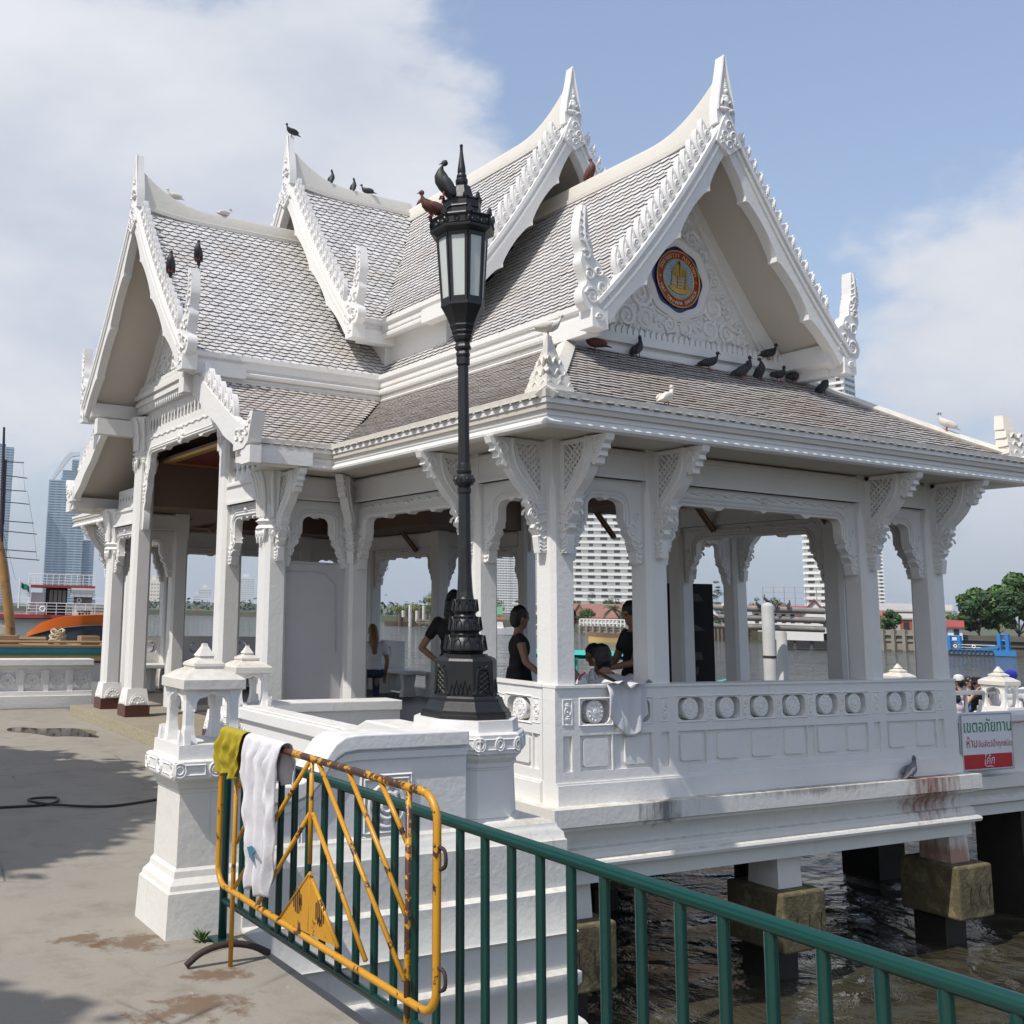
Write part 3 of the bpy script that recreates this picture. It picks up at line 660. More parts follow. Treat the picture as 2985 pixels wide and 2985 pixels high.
# ---- inside: nave walls, red panelled ceiling with gold borders
nv = MB(); zc_ = 3.86
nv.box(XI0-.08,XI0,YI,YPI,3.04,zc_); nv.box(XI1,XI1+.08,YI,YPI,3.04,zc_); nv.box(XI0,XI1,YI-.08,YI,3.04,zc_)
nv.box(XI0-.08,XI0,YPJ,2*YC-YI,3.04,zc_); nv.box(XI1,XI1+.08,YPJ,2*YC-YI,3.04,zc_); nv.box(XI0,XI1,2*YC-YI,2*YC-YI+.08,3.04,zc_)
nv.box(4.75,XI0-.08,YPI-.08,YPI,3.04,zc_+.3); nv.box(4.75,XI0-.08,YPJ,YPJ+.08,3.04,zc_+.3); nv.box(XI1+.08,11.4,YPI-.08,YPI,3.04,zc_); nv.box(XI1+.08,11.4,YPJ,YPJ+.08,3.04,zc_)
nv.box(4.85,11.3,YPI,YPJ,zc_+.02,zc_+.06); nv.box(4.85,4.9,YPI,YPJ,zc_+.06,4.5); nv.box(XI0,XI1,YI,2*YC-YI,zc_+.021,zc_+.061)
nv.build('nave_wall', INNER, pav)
for cx, cy, hx, hy in ((7.2,YC,.6,1.1),(8.9,YC,.6,1.1),(8.05,8.7,1.0,.55),(8.05,10.2,1.0,.6),(10.3,YC,.6,1.1),(8.05,15.5,1.0,.6),(8.05,17,1.0,.5)):
    c = MB(); c.box(cx-hx,cx+hx,cy-hy,cy+hy,zc_-.02,zc_+.005); co = c.build('ceiling_panel', RED_C, pav)
    g = MB(); g.sweep([(cx-hx,cy-hy),(cx+hx,cy-hy),(cx+hx,cy+hy),(cx-hx,cy+hy)], [(0,zc_-.035),(.09,zc_-.03),(.1,zc_+.01),(0,zc_+.01)], closed=True)
    g.sweep([(cx-hx*.86,cy-hy*.86),(cx+hx*.86,cy-hy*.86),(cx+hx*.86,cy+hy*.86),(cx-hx*.86,cy+hy*.86)], [(0,zc_-.026),(.012,zc_-.026),(.012,zc_-.019),(0,zc_-.019)], closed=True)
    g.build('gilt_border', GOLD, co)
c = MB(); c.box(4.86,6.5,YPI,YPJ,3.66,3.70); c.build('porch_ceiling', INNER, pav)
c = MB(); c.box(4.95,5.95,11.5,14.1,3.635,3.659); co = c.build('ceiling_panel', RED_C, pav); g = MB(); g.sweep([(4.95,11.5),(5.95,11.5),(5.95,14.1),(4.95,14.1)], [(0,3.62),(.09,3.625),(.1,3.659),(0,3.659)], closed=True); g.build('gilt_border', GOLD, co)
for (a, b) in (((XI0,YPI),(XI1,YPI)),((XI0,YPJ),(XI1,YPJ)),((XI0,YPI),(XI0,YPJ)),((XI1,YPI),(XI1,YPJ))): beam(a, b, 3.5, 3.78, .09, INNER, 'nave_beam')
for sx, xw in ((-1,XI0),(1,XI1)):      # sloping struts in the aisles, with a gilt edge
    for yy in (YI+.05, 9.4, YPI-.06, YPJ+.06, 16.2):
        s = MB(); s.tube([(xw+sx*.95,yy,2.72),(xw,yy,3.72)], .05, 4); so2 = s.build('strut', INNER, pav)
        s = MB(); s.tube([(xw+sx*.93,yy-.052,2.69),(xw+sx*.02,yy-.052,3.66)], .008, 4); s.build('gilt_edge', GOLD, so2)
# ---- balustrade with medallion openings
def balustrade(a, b, meds, narrow, z0=.2, zt=1.1, name='balustrade'):
    # a->b in plan, outward to the right of travel; meds/narrow are distances from a
    a = Vector((*a,0)); b = Vector((*b,0)); d = (b-a).normalized(); n = Vector((d.y,-d.x,0)); L = (b-a).length
    def fr(out): return (a+n*out, d, Vector((0,0,1)), n)
    def bx(m, u0, u1, w0, w1, o0, o1): m.plate([(u0,w0),(u1,w0),(u1,w1),(u0,w1)], fr(o0), o1-o0)
    root = MB()
    bx(root, 0, L, z0, z0+.15, -.16, .028); bx(root, 0, L, z0+.15, z0+.165, -.16, .016)
    bx(root, 0, L, z0+.165, .80, -.15, -.022)
    bx(root, 0, L, .985, zt-.02, -.15, 0); bx(root, -.004, L+.004, zt-.02, zt, -.16, .012)
    ops = sorted([(u-.15,u+.15) for u in meds]); edges = [0]+[e for o in ops for e in o]+[L]
    for i in range(0, len(edges), 2): bx(root, edges[i], edges[i+1], .801, .984, -.15, 0)
    pops = sorted([(u-.165,u+.165) for u in meds]+[(u-.045,u+.045) for u in narrow]); 
    bx(root, 0, L, z0+.165, .445, -.022, 0); bx(root, 0, L, .715, .80, -.022, 0)
    pe = [0]+[e for o in pops for e in o]+[L]
    for i in range(0, len(pe), 2):
        if pe[i+1] > pe[i]: bx(root, pe[i], pe[i+1], .4451, .7149, -.022, 0)
    o = root.build(name, WHITE, pav)
    for u in meds:
        m = MB(); c = a+d*u
        for su in (-1,1):            # rounded corners of the opening
            for wz, sw in ((.801,1),(.984,-1)):
                m.plate([(su*.15,0),(su*.15,.05*sw),(su*.143,.03*sw),(su*.13,.013*sw),(su*.10,0)], (c+n*(-.14)+Vector((0,0,wz)), d, (0,0,1), n), .139)
        # moulded frame round the opening
        pth = [(-.17,.79),(.17,.79),(.17,.998),(-.17,.998),(-.17,.79)]
        m.tube([c+d*p[0]+Vector((0,0,p[1]))+n*.001 for p in pth], .008, 4)
        m.build('opening_frame', WHITE_CL, o)
        k = MB(); 
        rot = Matrix.Translation(c+Vector((0,0,.893))-n*.135) @ Matrix((( d.x, 0, n.x, 0),(d.y,0,n.y,0),(0,1,0,0),(0,0,0,1)))
        k.lathe([(.088,0),(.09,.10),(.09,.125),(.084,.131),(.078,.126),(.075,.131),(.058,.131),(.054,.126),(.05,.133),(.032,.133),(.028,.128),(.022,.136),(.001,.138)], (0,0,0), 24)
        for i in range(12):
            t = 2*math.pi*i/12; k.tube([(.058*math.cos(t),.058*math.sin(t),.131),(.074*math.cos(t),.074*math.sin(t),.131)], .006, 4)
        k.xf(rot); k.build('medallion', WHITE_CL, o, smooth=True)
        pnl = MB(); rr = .022; hw, w0, w1 = .125, .475, .69; pts = []
        for cx, cz, t0 in ((hw-rr,w1-rr,0),(-hw+rr,w1-rr,90),(-hw+rr,w0+rr,180),(hw-rr,w0+rr,270)):
            pts += [(cx+rr*math.cos(R(t0+i*22.5)), cz+rr*math.sin(R(t0+i*22.5))) for i in range(5)]
        pnl.plate(pts, (c-n*.0218, d, (0,0,1), n), .018); pnl.build('raised_panel', WHITE, o)
    for u in narrow:
        m = MB(); c = a+d*u
        m.tube([c+d*p[0]+Vector((0,0,p[1])) for p in ((-.045,.80),(.045,.80),(.045,.99),(-.045,.99),(-.045,.80))], .006, 4)
        for wz, r0 in ((.895,.03),(.945,.016),(.845,.016)):
            m.tube([c+d*(r0*math.cos(t))+Vector((0,0,wz+r0*1.15*math.sin(t))) for t in [6.283*i/14 for i in range(15)]], .007, 5)
            m.ball(c+Vector((0,0,wz)), (.012,.012,.012), 8, 5)
        m.build('carved_strip', WHITE_CL, o, smooth=True)
    return o
FM = [5.92,6.35,6.96,7.39,7.81,8.22,8.66,9.06,9.66,10.08]
balustrade((5.51,6.6),(10.59,6.6), [x-5.51 for x in FM], [.12,.63,1.15,1.67,2.09,2.505,2.93,3.35,3.85,4.36,4.82])
LM = [7.05,7.47]
balustrade((5.51,7.88),(5.51,6.756), [7.88-y for y in LM], [7.88-y for y in (6.83,7.26,7.72)])
balustrade((10.59,16.9),(10.59,18.95), [.4,.85,1.3,1.7], [.15,.62,1.08,1.5])
lp = MB(); lp.box(10.5,10.7,10.3,16.88,FZ,.30); lp.box(10.47,10.73,10.3,16.88,.52,.60); [lp.box(10.54,10.66,yy,yy+.12,.30,.52) for yy in (10.4,11.2,12.0,12.8,13.6,14.4,15.2,16.0,16.7)]; lp.build('low_parapet', WHITE, pav)
balustrade((10.43,19.0),(5.67,19.0), [.4,.85,1.3,1.8,2.25,2.7,3.15,3.6,4.1,4.5], [.62,1.08,1.55,2.0,2.5])
# inner benches along the balustrades
def bench(x0,x1,y0,y1,lab):
    t = thing('bench', ((x0+x1)/2,(y0+y1)/2,FZ), lab, 'bench', 'benches inside the pavilion')
    s = MB(); s.box(x0,x1,y0,y1,FZ+.40,FZ+.47); s.build('seat', WHITE, t, bevel=.01)
    ax = 0 if x1-x0 > y1-y0 else 1
    for k in (.12,.5,.88):
        l = MB(); c = (x0+(x1-x0)*(k if ax==0 else .5), y0+(y1-y0)*(k if ax==1 else .5)); l.obox(c, .06 if ax==0 else .14, .14 if ax==0 else .06, FZ+.001, FZ+.20, 0, .75); l.obox(c, .045 if ax==0 else .105, .105 if ax==0 else .045, FZ+.20, FZ+.399, 0, 1.3); l.build('leg', WHITE, t)
bench(5.72,10.3,18.2,18.75,'long white bench against the far river balustrade'); bench(10.0,10.4,15.9,18.1,'short white bench beside the right rear balustrade'); bench(5.8,10.2,6.82,7.1,'white bench just behind the front balustrade')
# ------------------------------------------------------------------ roofs
def prof(t, k=.22): return t - k*t*(1-t)            # sagging roof line, 0 at the eave and 1 at the top
TW, TP = .120, .080                                  # tile width and course height
def tile_proto():
    pts = [(-.0575,.105),(-.0575,-.012),(-.052,-.030),(-.032,-.047),(0,-.055),(.032,-.047),(.052,-.030),(.0575,-.012),(.0575,.105)]
    n = len(pts); vs = [(x,y,.006+.026*(.105-y)/.16) for x,y in pts]+[(x,y,-.003+.026*(.105-y)/.16) for x,y in pts]
    fs = [list(range(n-1,-1,-1))]+[(i,i+1,n+i+1,n+i) for i in range(n-1)]
    return vs, fs
TV, TF = tile_proto(); TVn = np.array(TV)
TILES = []        # (matrix, slope object, distance)
def slope(name, e0, e1, t0, t1, z0, z1, keep=None, tiles=True, k=.22, nu=12, nv=14, th=.07, mat=None):
    # e0->e1 along the eave, t0->t1 along the top (plan points); z0 eave height, z1 top height
    e0, e1, t0, t1 = [Vector((p[0],p[1],0)) for p in (e0,e1,t0,t1)]
    def P(s, t): p = (e0+(e1-e0)*s)*(1-t)+(t0+(t1-t0)*s)*t; return Vector((p.x,p.y,z0+(z1-z0)*prof(t,k)))
    m = MB(); m.grid(lambda u, v: P(u, v), nu, nv); m.grid(lambda u, v: P(u, v)-Vector((0,0,th)), nu, nv)
    rim = [P(i/nu,0) for i in range(nu+1)]; m.add([p for p in rim]+[p-Vector((0,0,th)) for p in rim], [(i,i+1,nu+2+i,nu+1+i) for i in range(nu)])
    m.mi = 1
    o = m.build(name, [UNDER, SOFFIT], pav) if False else None
    mm = MB(); mm.grid(lambda u, v: P(u, v), nu, nv); nf = len(mm.f); mm.mi = 1
    mm.grid(lambda u, v: P(u, v)-Vector((0,0,th)), nu, nv); mm.add([p for p in rim]+[p-Vector((0,0,th)) for p in rim], [(i,i+1,nu+2+i,nu+1+i) for i in range(nu)])
    o = mm.build(name, [mat or (UNDER if tiles else TILE), SOFFIT], pav)
    if not tiles: return o, P
    # courses of tiles, counted by true length along the slope
    ts = [0.0]; L = 0; tab = [(0,0)]; ln = []
    for i in range(200):
        L += (P(.5,(i+1)/200)-P(.5,i/200)).length; tab.append((L,(i+1)/200))
    rows = int(L/TP); ed = (e1-e0).normalized(); j = 0
    for r in range(rows):
        ll = (r+.35)*TP
        while tab[j][0] < ll: j += 1
        t = tab[j][1]
        a, b = P(0,t), P(1,t); w = (b-a).dot(ed)
        if w < TW*.5: continue
        base = (a-e0).dot(ed); off = (r % 2)*TW*.5
        i0 = math.ceil((base-off)/TW); i1 = math.floor((base+w-off)/TW)
        up = (P(.5,min(1,t+.02))-P(.5,max(0,t-.02))); up = (up-ed*up.dot(ed)).normalized(); nn = ed.cross(up).normalized()
        if nn.z < 0: nn = -nn
        for i in range(i0, i1+1):
            u = i*TW+off-base
            if u < .03 or u > w-.03: continue
            p = a+ed*u
            if keep and not keep(p): continue
            jt = rnd.uniform(-.012,.012); e2 = (ed+up*jt).normalized(); u2 = nn.cross(e2)
            pp = p+nn*(.004+rnd.uniform(0,.004))+up*rnd.uniform(-.004,.004)
            M4 = Matrix(((e2.x,u2.x,nn.x,pp.x),(e2.y,u2.y,nn.y,pp.y),(e2.z,u2.z,nn.z,pp.z),(0,0,0,1)))
            TILES.append((M4, o, (pp-EYE).length))
    return o, P
# lower skirt roofs
ZS0, ZS1 = 3.22, 4.17; DX = 1.53
slope('front_skirt_roof', (4.99,6.04),(11.20,6.04),(6.52,7.57),(9.67,7.57), ZS0, ZS1, k=.12)
slope('west_skirt_roof', (4.99,9.38),(4.99,6.04),(6.52,10.91),(6.52,7.57), ZS0, ZS1, k=.12)
slope('porch_skirt_roof', (4.12,9.38),(4.99,9.38),(4.12,10.91),(6.52,10.91), ZS0, ZS1, k=.12)
slope('east_skirt_roof', (11.20,6.04),(11.20,9.38),(9.67,7.57),(9.67,10.91), ZS0, ZS1, k=.12, tiles=False)
slope('porch_far_skirt_roof', (4.99,16.22),(4.12,16.22),(6.52,14.69),(4.12,14.69), ZS0, ZS1, k=.12, tiles=False)
slope('west_far_skirt_roof', (4.99,19.56),(4.99,16.22),(6.52,18.03),(6.52,14.69), ZS0, ZS1, k=.12, tiles=False)
slope('rear_skirt_roof', (11.20,19.56),(4.99,19.56),(9.67,18.03),(6.52,18.03), ZS0, ZS1, k=.12, tiles=False)
slope('east_far_skirt_roof', (11.20,16.22),(11.20,19.56),(9.67,14.69),(9.67,18.03), ZS0, ZS1, k=.12, tiles=False)
# hip ribs and corner ornaments
def hip(a, b, name='hip_rib'):
    a, b = Vector(a), Vector(b); m = MB(); n = 14
    pts = [Vector((a.x+(b.x-a.x)*i/n, a.y+(b.y-a.y)*i/n, a.z+(b.z-a.z)*prof(i/n,.12)+.035)) for i in range(n+1)]
    m.tube(pts, .085, 4, flat=.75); return m.build(name, WHITE_DIRTY, pav)
hip((4.99,6.04,ZS0),(6.52,7.57,ZS1)); hip((11.20,6.04,ZS0),(9.67,7.57,ZS1))
def acroterion(p, d, name='corner_acroterion'):
    # stepped swirl-carved block that closes the hip: a ridge leaf on a mitred base
    d = Vector((*d,0)).normalized(); s = Vector((-d.y,d.x,0)); m = MB(); p = Vector(p)
    for w0, w1, z0, z1, l0 in ((.17,.165,0,.09,.0),(.155,.13,.09,.17,.02),(.135,.095,.17,.26,.05),(.10,.06,.26,.35,.08),(.06,.015,.35,.50,.11)):
        q = [p+d*(.02-l0)+Vector((0,0,z0)), p-d*.20+s*w0*1.15+Vector((0,0,z0)), p-d*.27+Vector((0,0,z0)), p-d*.20-s*w0*1.15+Vector((0,0,z0))]
        r = [p+d*(.0-l0)+Vector((0,0,z1)), p-d*.185+s*w1*1.1+Vector((0,0,z1)), p-d*.26+Vector((0,0,z1)), p-d*.185-s*w1*1.1+Vector((0,0,z1))]
        m.add(q+r, [(3,2,1,0),(4,5,6,7),(0,1,5,4),(1,2,6,5),(2,3,7,6),(3,0,4,7)])
    for sg in (1,-1):
        for z, k in ((.10,.9),(.19,.72),(.28,.5)):
            a0 = p-d*.02+Vector((0,0,z)); b0 = p-d*.185+s*sg*.17*k+Vector((0,0,z+.005))
            m.tube([a0+(b0-a0)*(i/12)+Vector((0,0,.025*math.sin(i*1.1))) for i in range(13)], .014, 5)
        c = p-d*.15+s*sg*.10+Vector((0,0,.14)); m.tube([c+(d*-1*math.cos(t)+s*sg*.5*math.cos(t))*.05*(1-i/14)+Vector((0,0,.05*(1-i/14)*math.sin(t))) for i, t in enumerate([.8*i for i in range(14)])], .012, 5)
    return m.build(name, WHITE_DIRTY, pav, smooth=True)
acroterion((5.02,6.07,ZS0+.03), (-1,-1)); acroterion((11.17,6.07,ZS0+.03), (1,-1))
# ---- upper roofs: two stacked tiers on each wing
CF, CL = 8.0, 12.75                                   # ridge lines of the front wing (x) and the porch wing (y)
F1 = dict(g=6.98, hw=1.62, ze=4.38, zr=6.42); F2 = dict(g=9.21, hw=1.55, ze=5.14, zr=7.34)
L1 = dict(g=3.88, hw=1.95, ze=4.42, zr=6.66); L2 = dict(g=6.03, hw=1.85, ze=5.10, zr=7.44)
def zroof(hw, ze, zr, dist):
    t = 1-abs(dist)/hw
    return -9 if t < 0 else ze+(zr-ze)*prof(t)
def keepF(T, O, T2=None):
    def f(p):
        if p.z < zroof(O['hw'],O['ze'],O['zr'],p.y-CL)-.01 and p.x > O['g']: return False
        if T2 and p.y > T2['g']+.75 and zroof(T2['hw'],T2['ze'],T2['zr'],p.x-CF) > p.z and p.x > CF-T2['hw']+.3: return False
        return True
    return f
def keepL(T, O, T2=None):
    def f(p):
        if p.z < zroof(O['hw'],O['ze'],O['zr'],p.x-CF)-.01 and p.y > O['g']: return False
        if T2 and p.x > T2['g']+.75 and zroof(T2['hw'],T2['ze'],T2['zr'],p.y-CL) > p.z and p.y > CL-T2['hw']+.3: return False
        return True
    return f
YB = 2*YC
for T, O, T2, nm in ((F1,L1,F2,'front_lower'),(F2,L2,None,'front_upper')):
    w, g = T['hw'], T['g']
    slope(nm+'_roof_slope', (CF-w,CL),(CF-w,g+.03),(CF,CL),(CF,g+.03), T['ze'], T['zr'], keep=keepF(T,O,T2))
    slope(nm+'_east_roof_slope', (CF+w,g+.03),(CF+w,YB-g),(CF,g+.03),(CF,YB-g), T['ze'], T['zr'], tiles=False)
    slope(nm+'_rear_roof_slope', (CF-w,YB-g),(CF-w,CL),(CF,YB-g),(CF,CL), T['ze'], T['zr'], tiles=False)
for T, O, T2, nm in ((L1,F1,L2,'porch_lower'),(L2,F2,None,'porch_upper')):
    w, g = T['hw'], T['g']
    slope(nm+'_roof_slope', (g+.03,CL-w),(CF,CL-w),(g+.03,CL),(CF,CL), T['ze'], T['zr'], keep=keepL(T,O,T2))
    slope(nm+'_far_roof_slope', (2*XC-g,CL+w),(g+.03,CL+w),(2*XC-g,CL),(g+.03,CL), T['ze'], T['zr'], tiles=False)
    slope(nm+'_east_roof_slope', (CF,CL-w),(2*XC-g,CL-w),(CF,CL),(2*XC-g,CL), T['ze'], T['zr'], tiles=False)
# cornices along the upper eaves (gutter, fascia, roll) and the white flashing where walls meet the skirt
def cprof(z, o=.0): return [(-.22,z-.16),(-.03,z-.215),(-.004,z-.20),(0,z-.17),(-.02,z-.15),(-.036,z-.145),(-.036,z-.13),(-.02,z-.12),(-.02,z-.055),(-.01,z-.045),(.012,z-.035),(.012,z+.02),(-.06,z+.03),(-.22,z+.03)]
def upper_cornice(F, L, zf, name):
    x, y = CF-F['hw']-.034, CL-L['hw']-.034
    m = MB(); m.sweep([(L['g']+.0,y),(x,y),(x,F['g']+.0)], cprof(zf)); m.build(name, WHITE, pav, smooth=True)
    x2 = CF+F['hw']+.034
    m = MB(); m.sweep([(x2,F['g']),(x2,y),(2*XC-L['g'],y)], cprof(zf)); m.build(name, WHITE, pav, smooth=True)
    m = MB(); yb = CL+L['hw']+.034; m.sweep([(x,YB-F['g']),(x,yb),(L['g'],yb)], cprof(zf)); m.build(name, WHITE, pav, smooth=True)
upper_cornice(F1, L1, 4.42, 'cornice'); upper_cornice(F2, L2, 5.14, 'cornice')
def flash(path, z):
    m = MB(); m.sweep(path, [(-.05,z-.06),(.05,z-.06),(.06,z-.045),(.03,z-.02),(.045,z-.01),(.03,z+.02),(-.05,z+.1)]); m.build('flashing', WHITE, pav, smooth=True)
flash([(4.2,10.85),(6.43,10.85),(6.43,7.62)], 4.18)
wl = MB(); wl.box(6.405,6.60,7.62,10.835,4.0,4.40); wl.box(4.62,6.6,10.836,10.98,4.0,4.40); wl.build('clerestory_wall', WHITE, pav)
w3 = MB(); w3.box(6.62,9.38,9.75,10.98,4.3,5.06); w3.box(6.55,9.4,10.98,14.5,4.3,5.0); w3.build('upper_wall', WHITE, pav)
# ---- ridges that sweep up to the finials
def ridge(a, b, z, rise_a=0.0, name='ridge'):
    a, b = Vector((*a,0)), Vector((*b,0)); L = (b-a).length; d = (b-a)/L; s = Vector((-d.y,d.x,0)); m = MB(); vs = []; n = 40
    for i in range(n+1):
        u = L*(i/n)**1.6; r = rise_a*max(0,1-u/.95)**2.2; zt = z+.17+r; zb = z-.04+r*.25
        p = a+d*u
        for o, zz_ in ((.075,zb),(.078,zb+.05),(.05,zb+.065),(.045,zt-.03),(.035,zt),(-.035,zt),(-.045,zt-.03),(-.05,zb+.065),(-.078,zb+.05),(-.075,zb)):
            vs.append(p+s*o+Vector((0,0,zz_)))
    k = 10; fs = [(i*k+j,i*k+(j+1)%k,(i+1)*k+(j+1)%k,(i+1)*k+j) for i in range(n) for j in range(k)]+[list(range(k-1,-1,-1)),[n*k+j for j in range(k)]]
    m.add(vs, fs); return m.build(name, WHITE_DIRTY, pav, smooth=True)
ridge((CF,F1['g']+.02),(CF,F2['g']+.8), F1['zr'], .38); ridge((CF,F2['g']+.02),(CF,CL), F2['zr'], .38)
ridge((L1['g']+.02,CL),(L2['g']+.8,CL), L1['zr'], .38); ridge((L2['g']+.02,CL),(CF,CL), L2['zr'], .38)
ridge((CF,YB-F2['g']),(CF,CL), F2['zr'], .38)
# ---- gables: barge boards with flames, finials, naga ends
flame_src = None
def flame_mesh():
    m = MB(); fr = ((0,-.03,0),(1,0,0),(0,0,1),(0,1,0))
    o = [(-.078,-.01),(.078,-.01),(.09,.04),(.082,.085),(.094,.12),(.115,.185),(.07,.165),(.02,.13),(-.025,.085),(-.055,.04)]
    m.plate(o, fr, .06); 
    i2 = [(x*.68+.008,z*.68+.018) for x,z in o]; m.plate(i2, ((0,-.042,0),(1,0,0),(0,0,1),(0,1,0)), .084)
    for sg in (-1,1):
        m.tube([(.02+.04*(1-i/12)*math.cos(.5+.75*i), sg*.044, .055+.04*(1-i/12)*math.sin(.5+.75*i)) for i in range(12)], .010, 5)
        m.tube([(.05,sg*.04,.10),(.075,sg*.04,.13),(.092,sg*.036,.16)], .009, 5)
    return m
FLM = flame_mesh()
def swirl(m, fr, cu, cz, r0, turns, ph, rr=.012, off=0.0, mir=1):
    o, ux, uy, n = [Vector(a) for a in fr]; k = 16
    m.tube([o+ux*(cu+mir*r0*(1-.85*i/k)*math.cos(ph+turns*6.283*i/k))+uy*(cz+r0*(1-.85*i/k)*math.sin(ph+turns*6.283*i/k))+n*off for i in range(k+1)], [rr*(1-.45*i/k) for i in range(k+1)], 5)
def finial(fr, parent, h=.82):
    m = MB()
    out = [(-.12,-.06),(.12,-.06),(.125,.07),(.108,.20),(.074,.35),(.036,.52),(.008,h),(-.008,h),(-.036,.52),(-.074,.35),(-.108,.20),(-.125,.07)]
    m.plate(out, fr, .05, -.05); o, ux, uy, n = [Vector(a) for a in fr]
    m.tube([o+ux*p[0]*.9+uy*p[1]+n*.05 for p in out[2:7]], .012, 5); m.tube([o+ux*p[0]*.9+uy*p[1]+n*.05 for p in out[7:12]], .012, 5)
    f = m.build('finial', WHITE_CL, parent, smooth=True)
    g = MB()
    def B(u, z, d, r, rot=0.0):
        u, z, r = u*.86, z*.86, tuple(q_*.86 for q_ in r)
        X = Matrix((ux,n,uy)).transposed()
        s0 = len(g.v); g.ball((0,0,0), r, 10, 7); T = Matrix.Translation(o+ux*u+uy*z+n*d) @ (X @ Matrix.Rotation(rot,3,'Y')).to_4x4(); g.xf(T, s0)
    B(0,.105,.06,(.10,.03,.028)); B(-.05,.09,.065,(.06,.03,.026),.35); B(.05,.09,.065,(.06,.03,.026),-.35)       # crossed legs
    B(0,.20,.06,(.045,.028,.075)); B(0,.255,.055,(.06,.026,.03)); B(-.065,.20,.058,(.016,.016,.06),.35); B(.065,.20,.058,(.016,.016,.06),-.35)
    B(-.03,.185,.075,(.04,.014,.014),.5); B(.03,.185,.075,(.04,.014,.014),-.5); B(0,.325,.06,(.028,.028,.036)); B(0,.365,.055,(.03,.024,.012)); B(0,.39,.055,(.022,.02,.018)); B(0,.42,.052,(.014,.014,.022)); B(0,.46,.05,(.008,.008,.04))
    g.build('figure_relief', WHITE_CL, f, smooth=True)
    return f
def naga(fr, sgn, parent, s=1.0):
    # curling tail end of the barge board; u grows outward
    m = MB(); o, ux, uy, n = [Vector(a) for a in fr]; ux = ux*sgn; F = (o,ux,uy,n)
    out = bez([(-.16,.02,0),(-.05,-.02,0),(.10,-.03,0),(.20,.03,0),(.215,.14,0),(.16,.22,0),(.19,.31,0),(.225,.40,0),(.205,.50,0),(.245,.62,0),(.235,.76,0),(.195,.93,0)],3)+[Vector((.150,.93,0))]+bez([(.135,.80,0),(.125,.66,0),(.085,.55,0),(.075,.46,0),(.01,.42,0),(-.03,.34,0),(-.09,.30,0),(-.13,.20,0)],3)
    m.plate([(p.x*s,p.y*s) for p in out], F, .055*s, -.055*s)
    for d in (.058*s,-.058*s):
        for cu, cz, r, tn, ph in ((.10,.10,.085,1.8,.2),(-.02,.20,.075,1.6,2.5),(.13,.30,.06,1.5,1.0),(.03,.34,.05,1.4,3.0),(.16,.47,.05,1.4,.5),(-.08,.08,.05,1.5,1.5),(.165,.62,.04,1.2,1.2)):
            swirl(m, F, cu*s, cz*s, r*s, tn, ph, .016*s, d)
        m.tube([o+ux*p.x*s+uy*p.y*s+n*d for p in bez([(.11,.50,0),(.17,.60,0),(.185,.75,0),(.175,.92,0)],5)], .014*s, 5)
        for k in range(5): m.tube([o+ux*(.10+.01*k)*s+uy*(.55+.06*k)*s+n*d, o+ux*(.225)*s+uy*(.60+.065*k)*s+n*d], .008*s, 4)
    return m.build('naga_finial', WHITE_CL, parent, smooth=True)
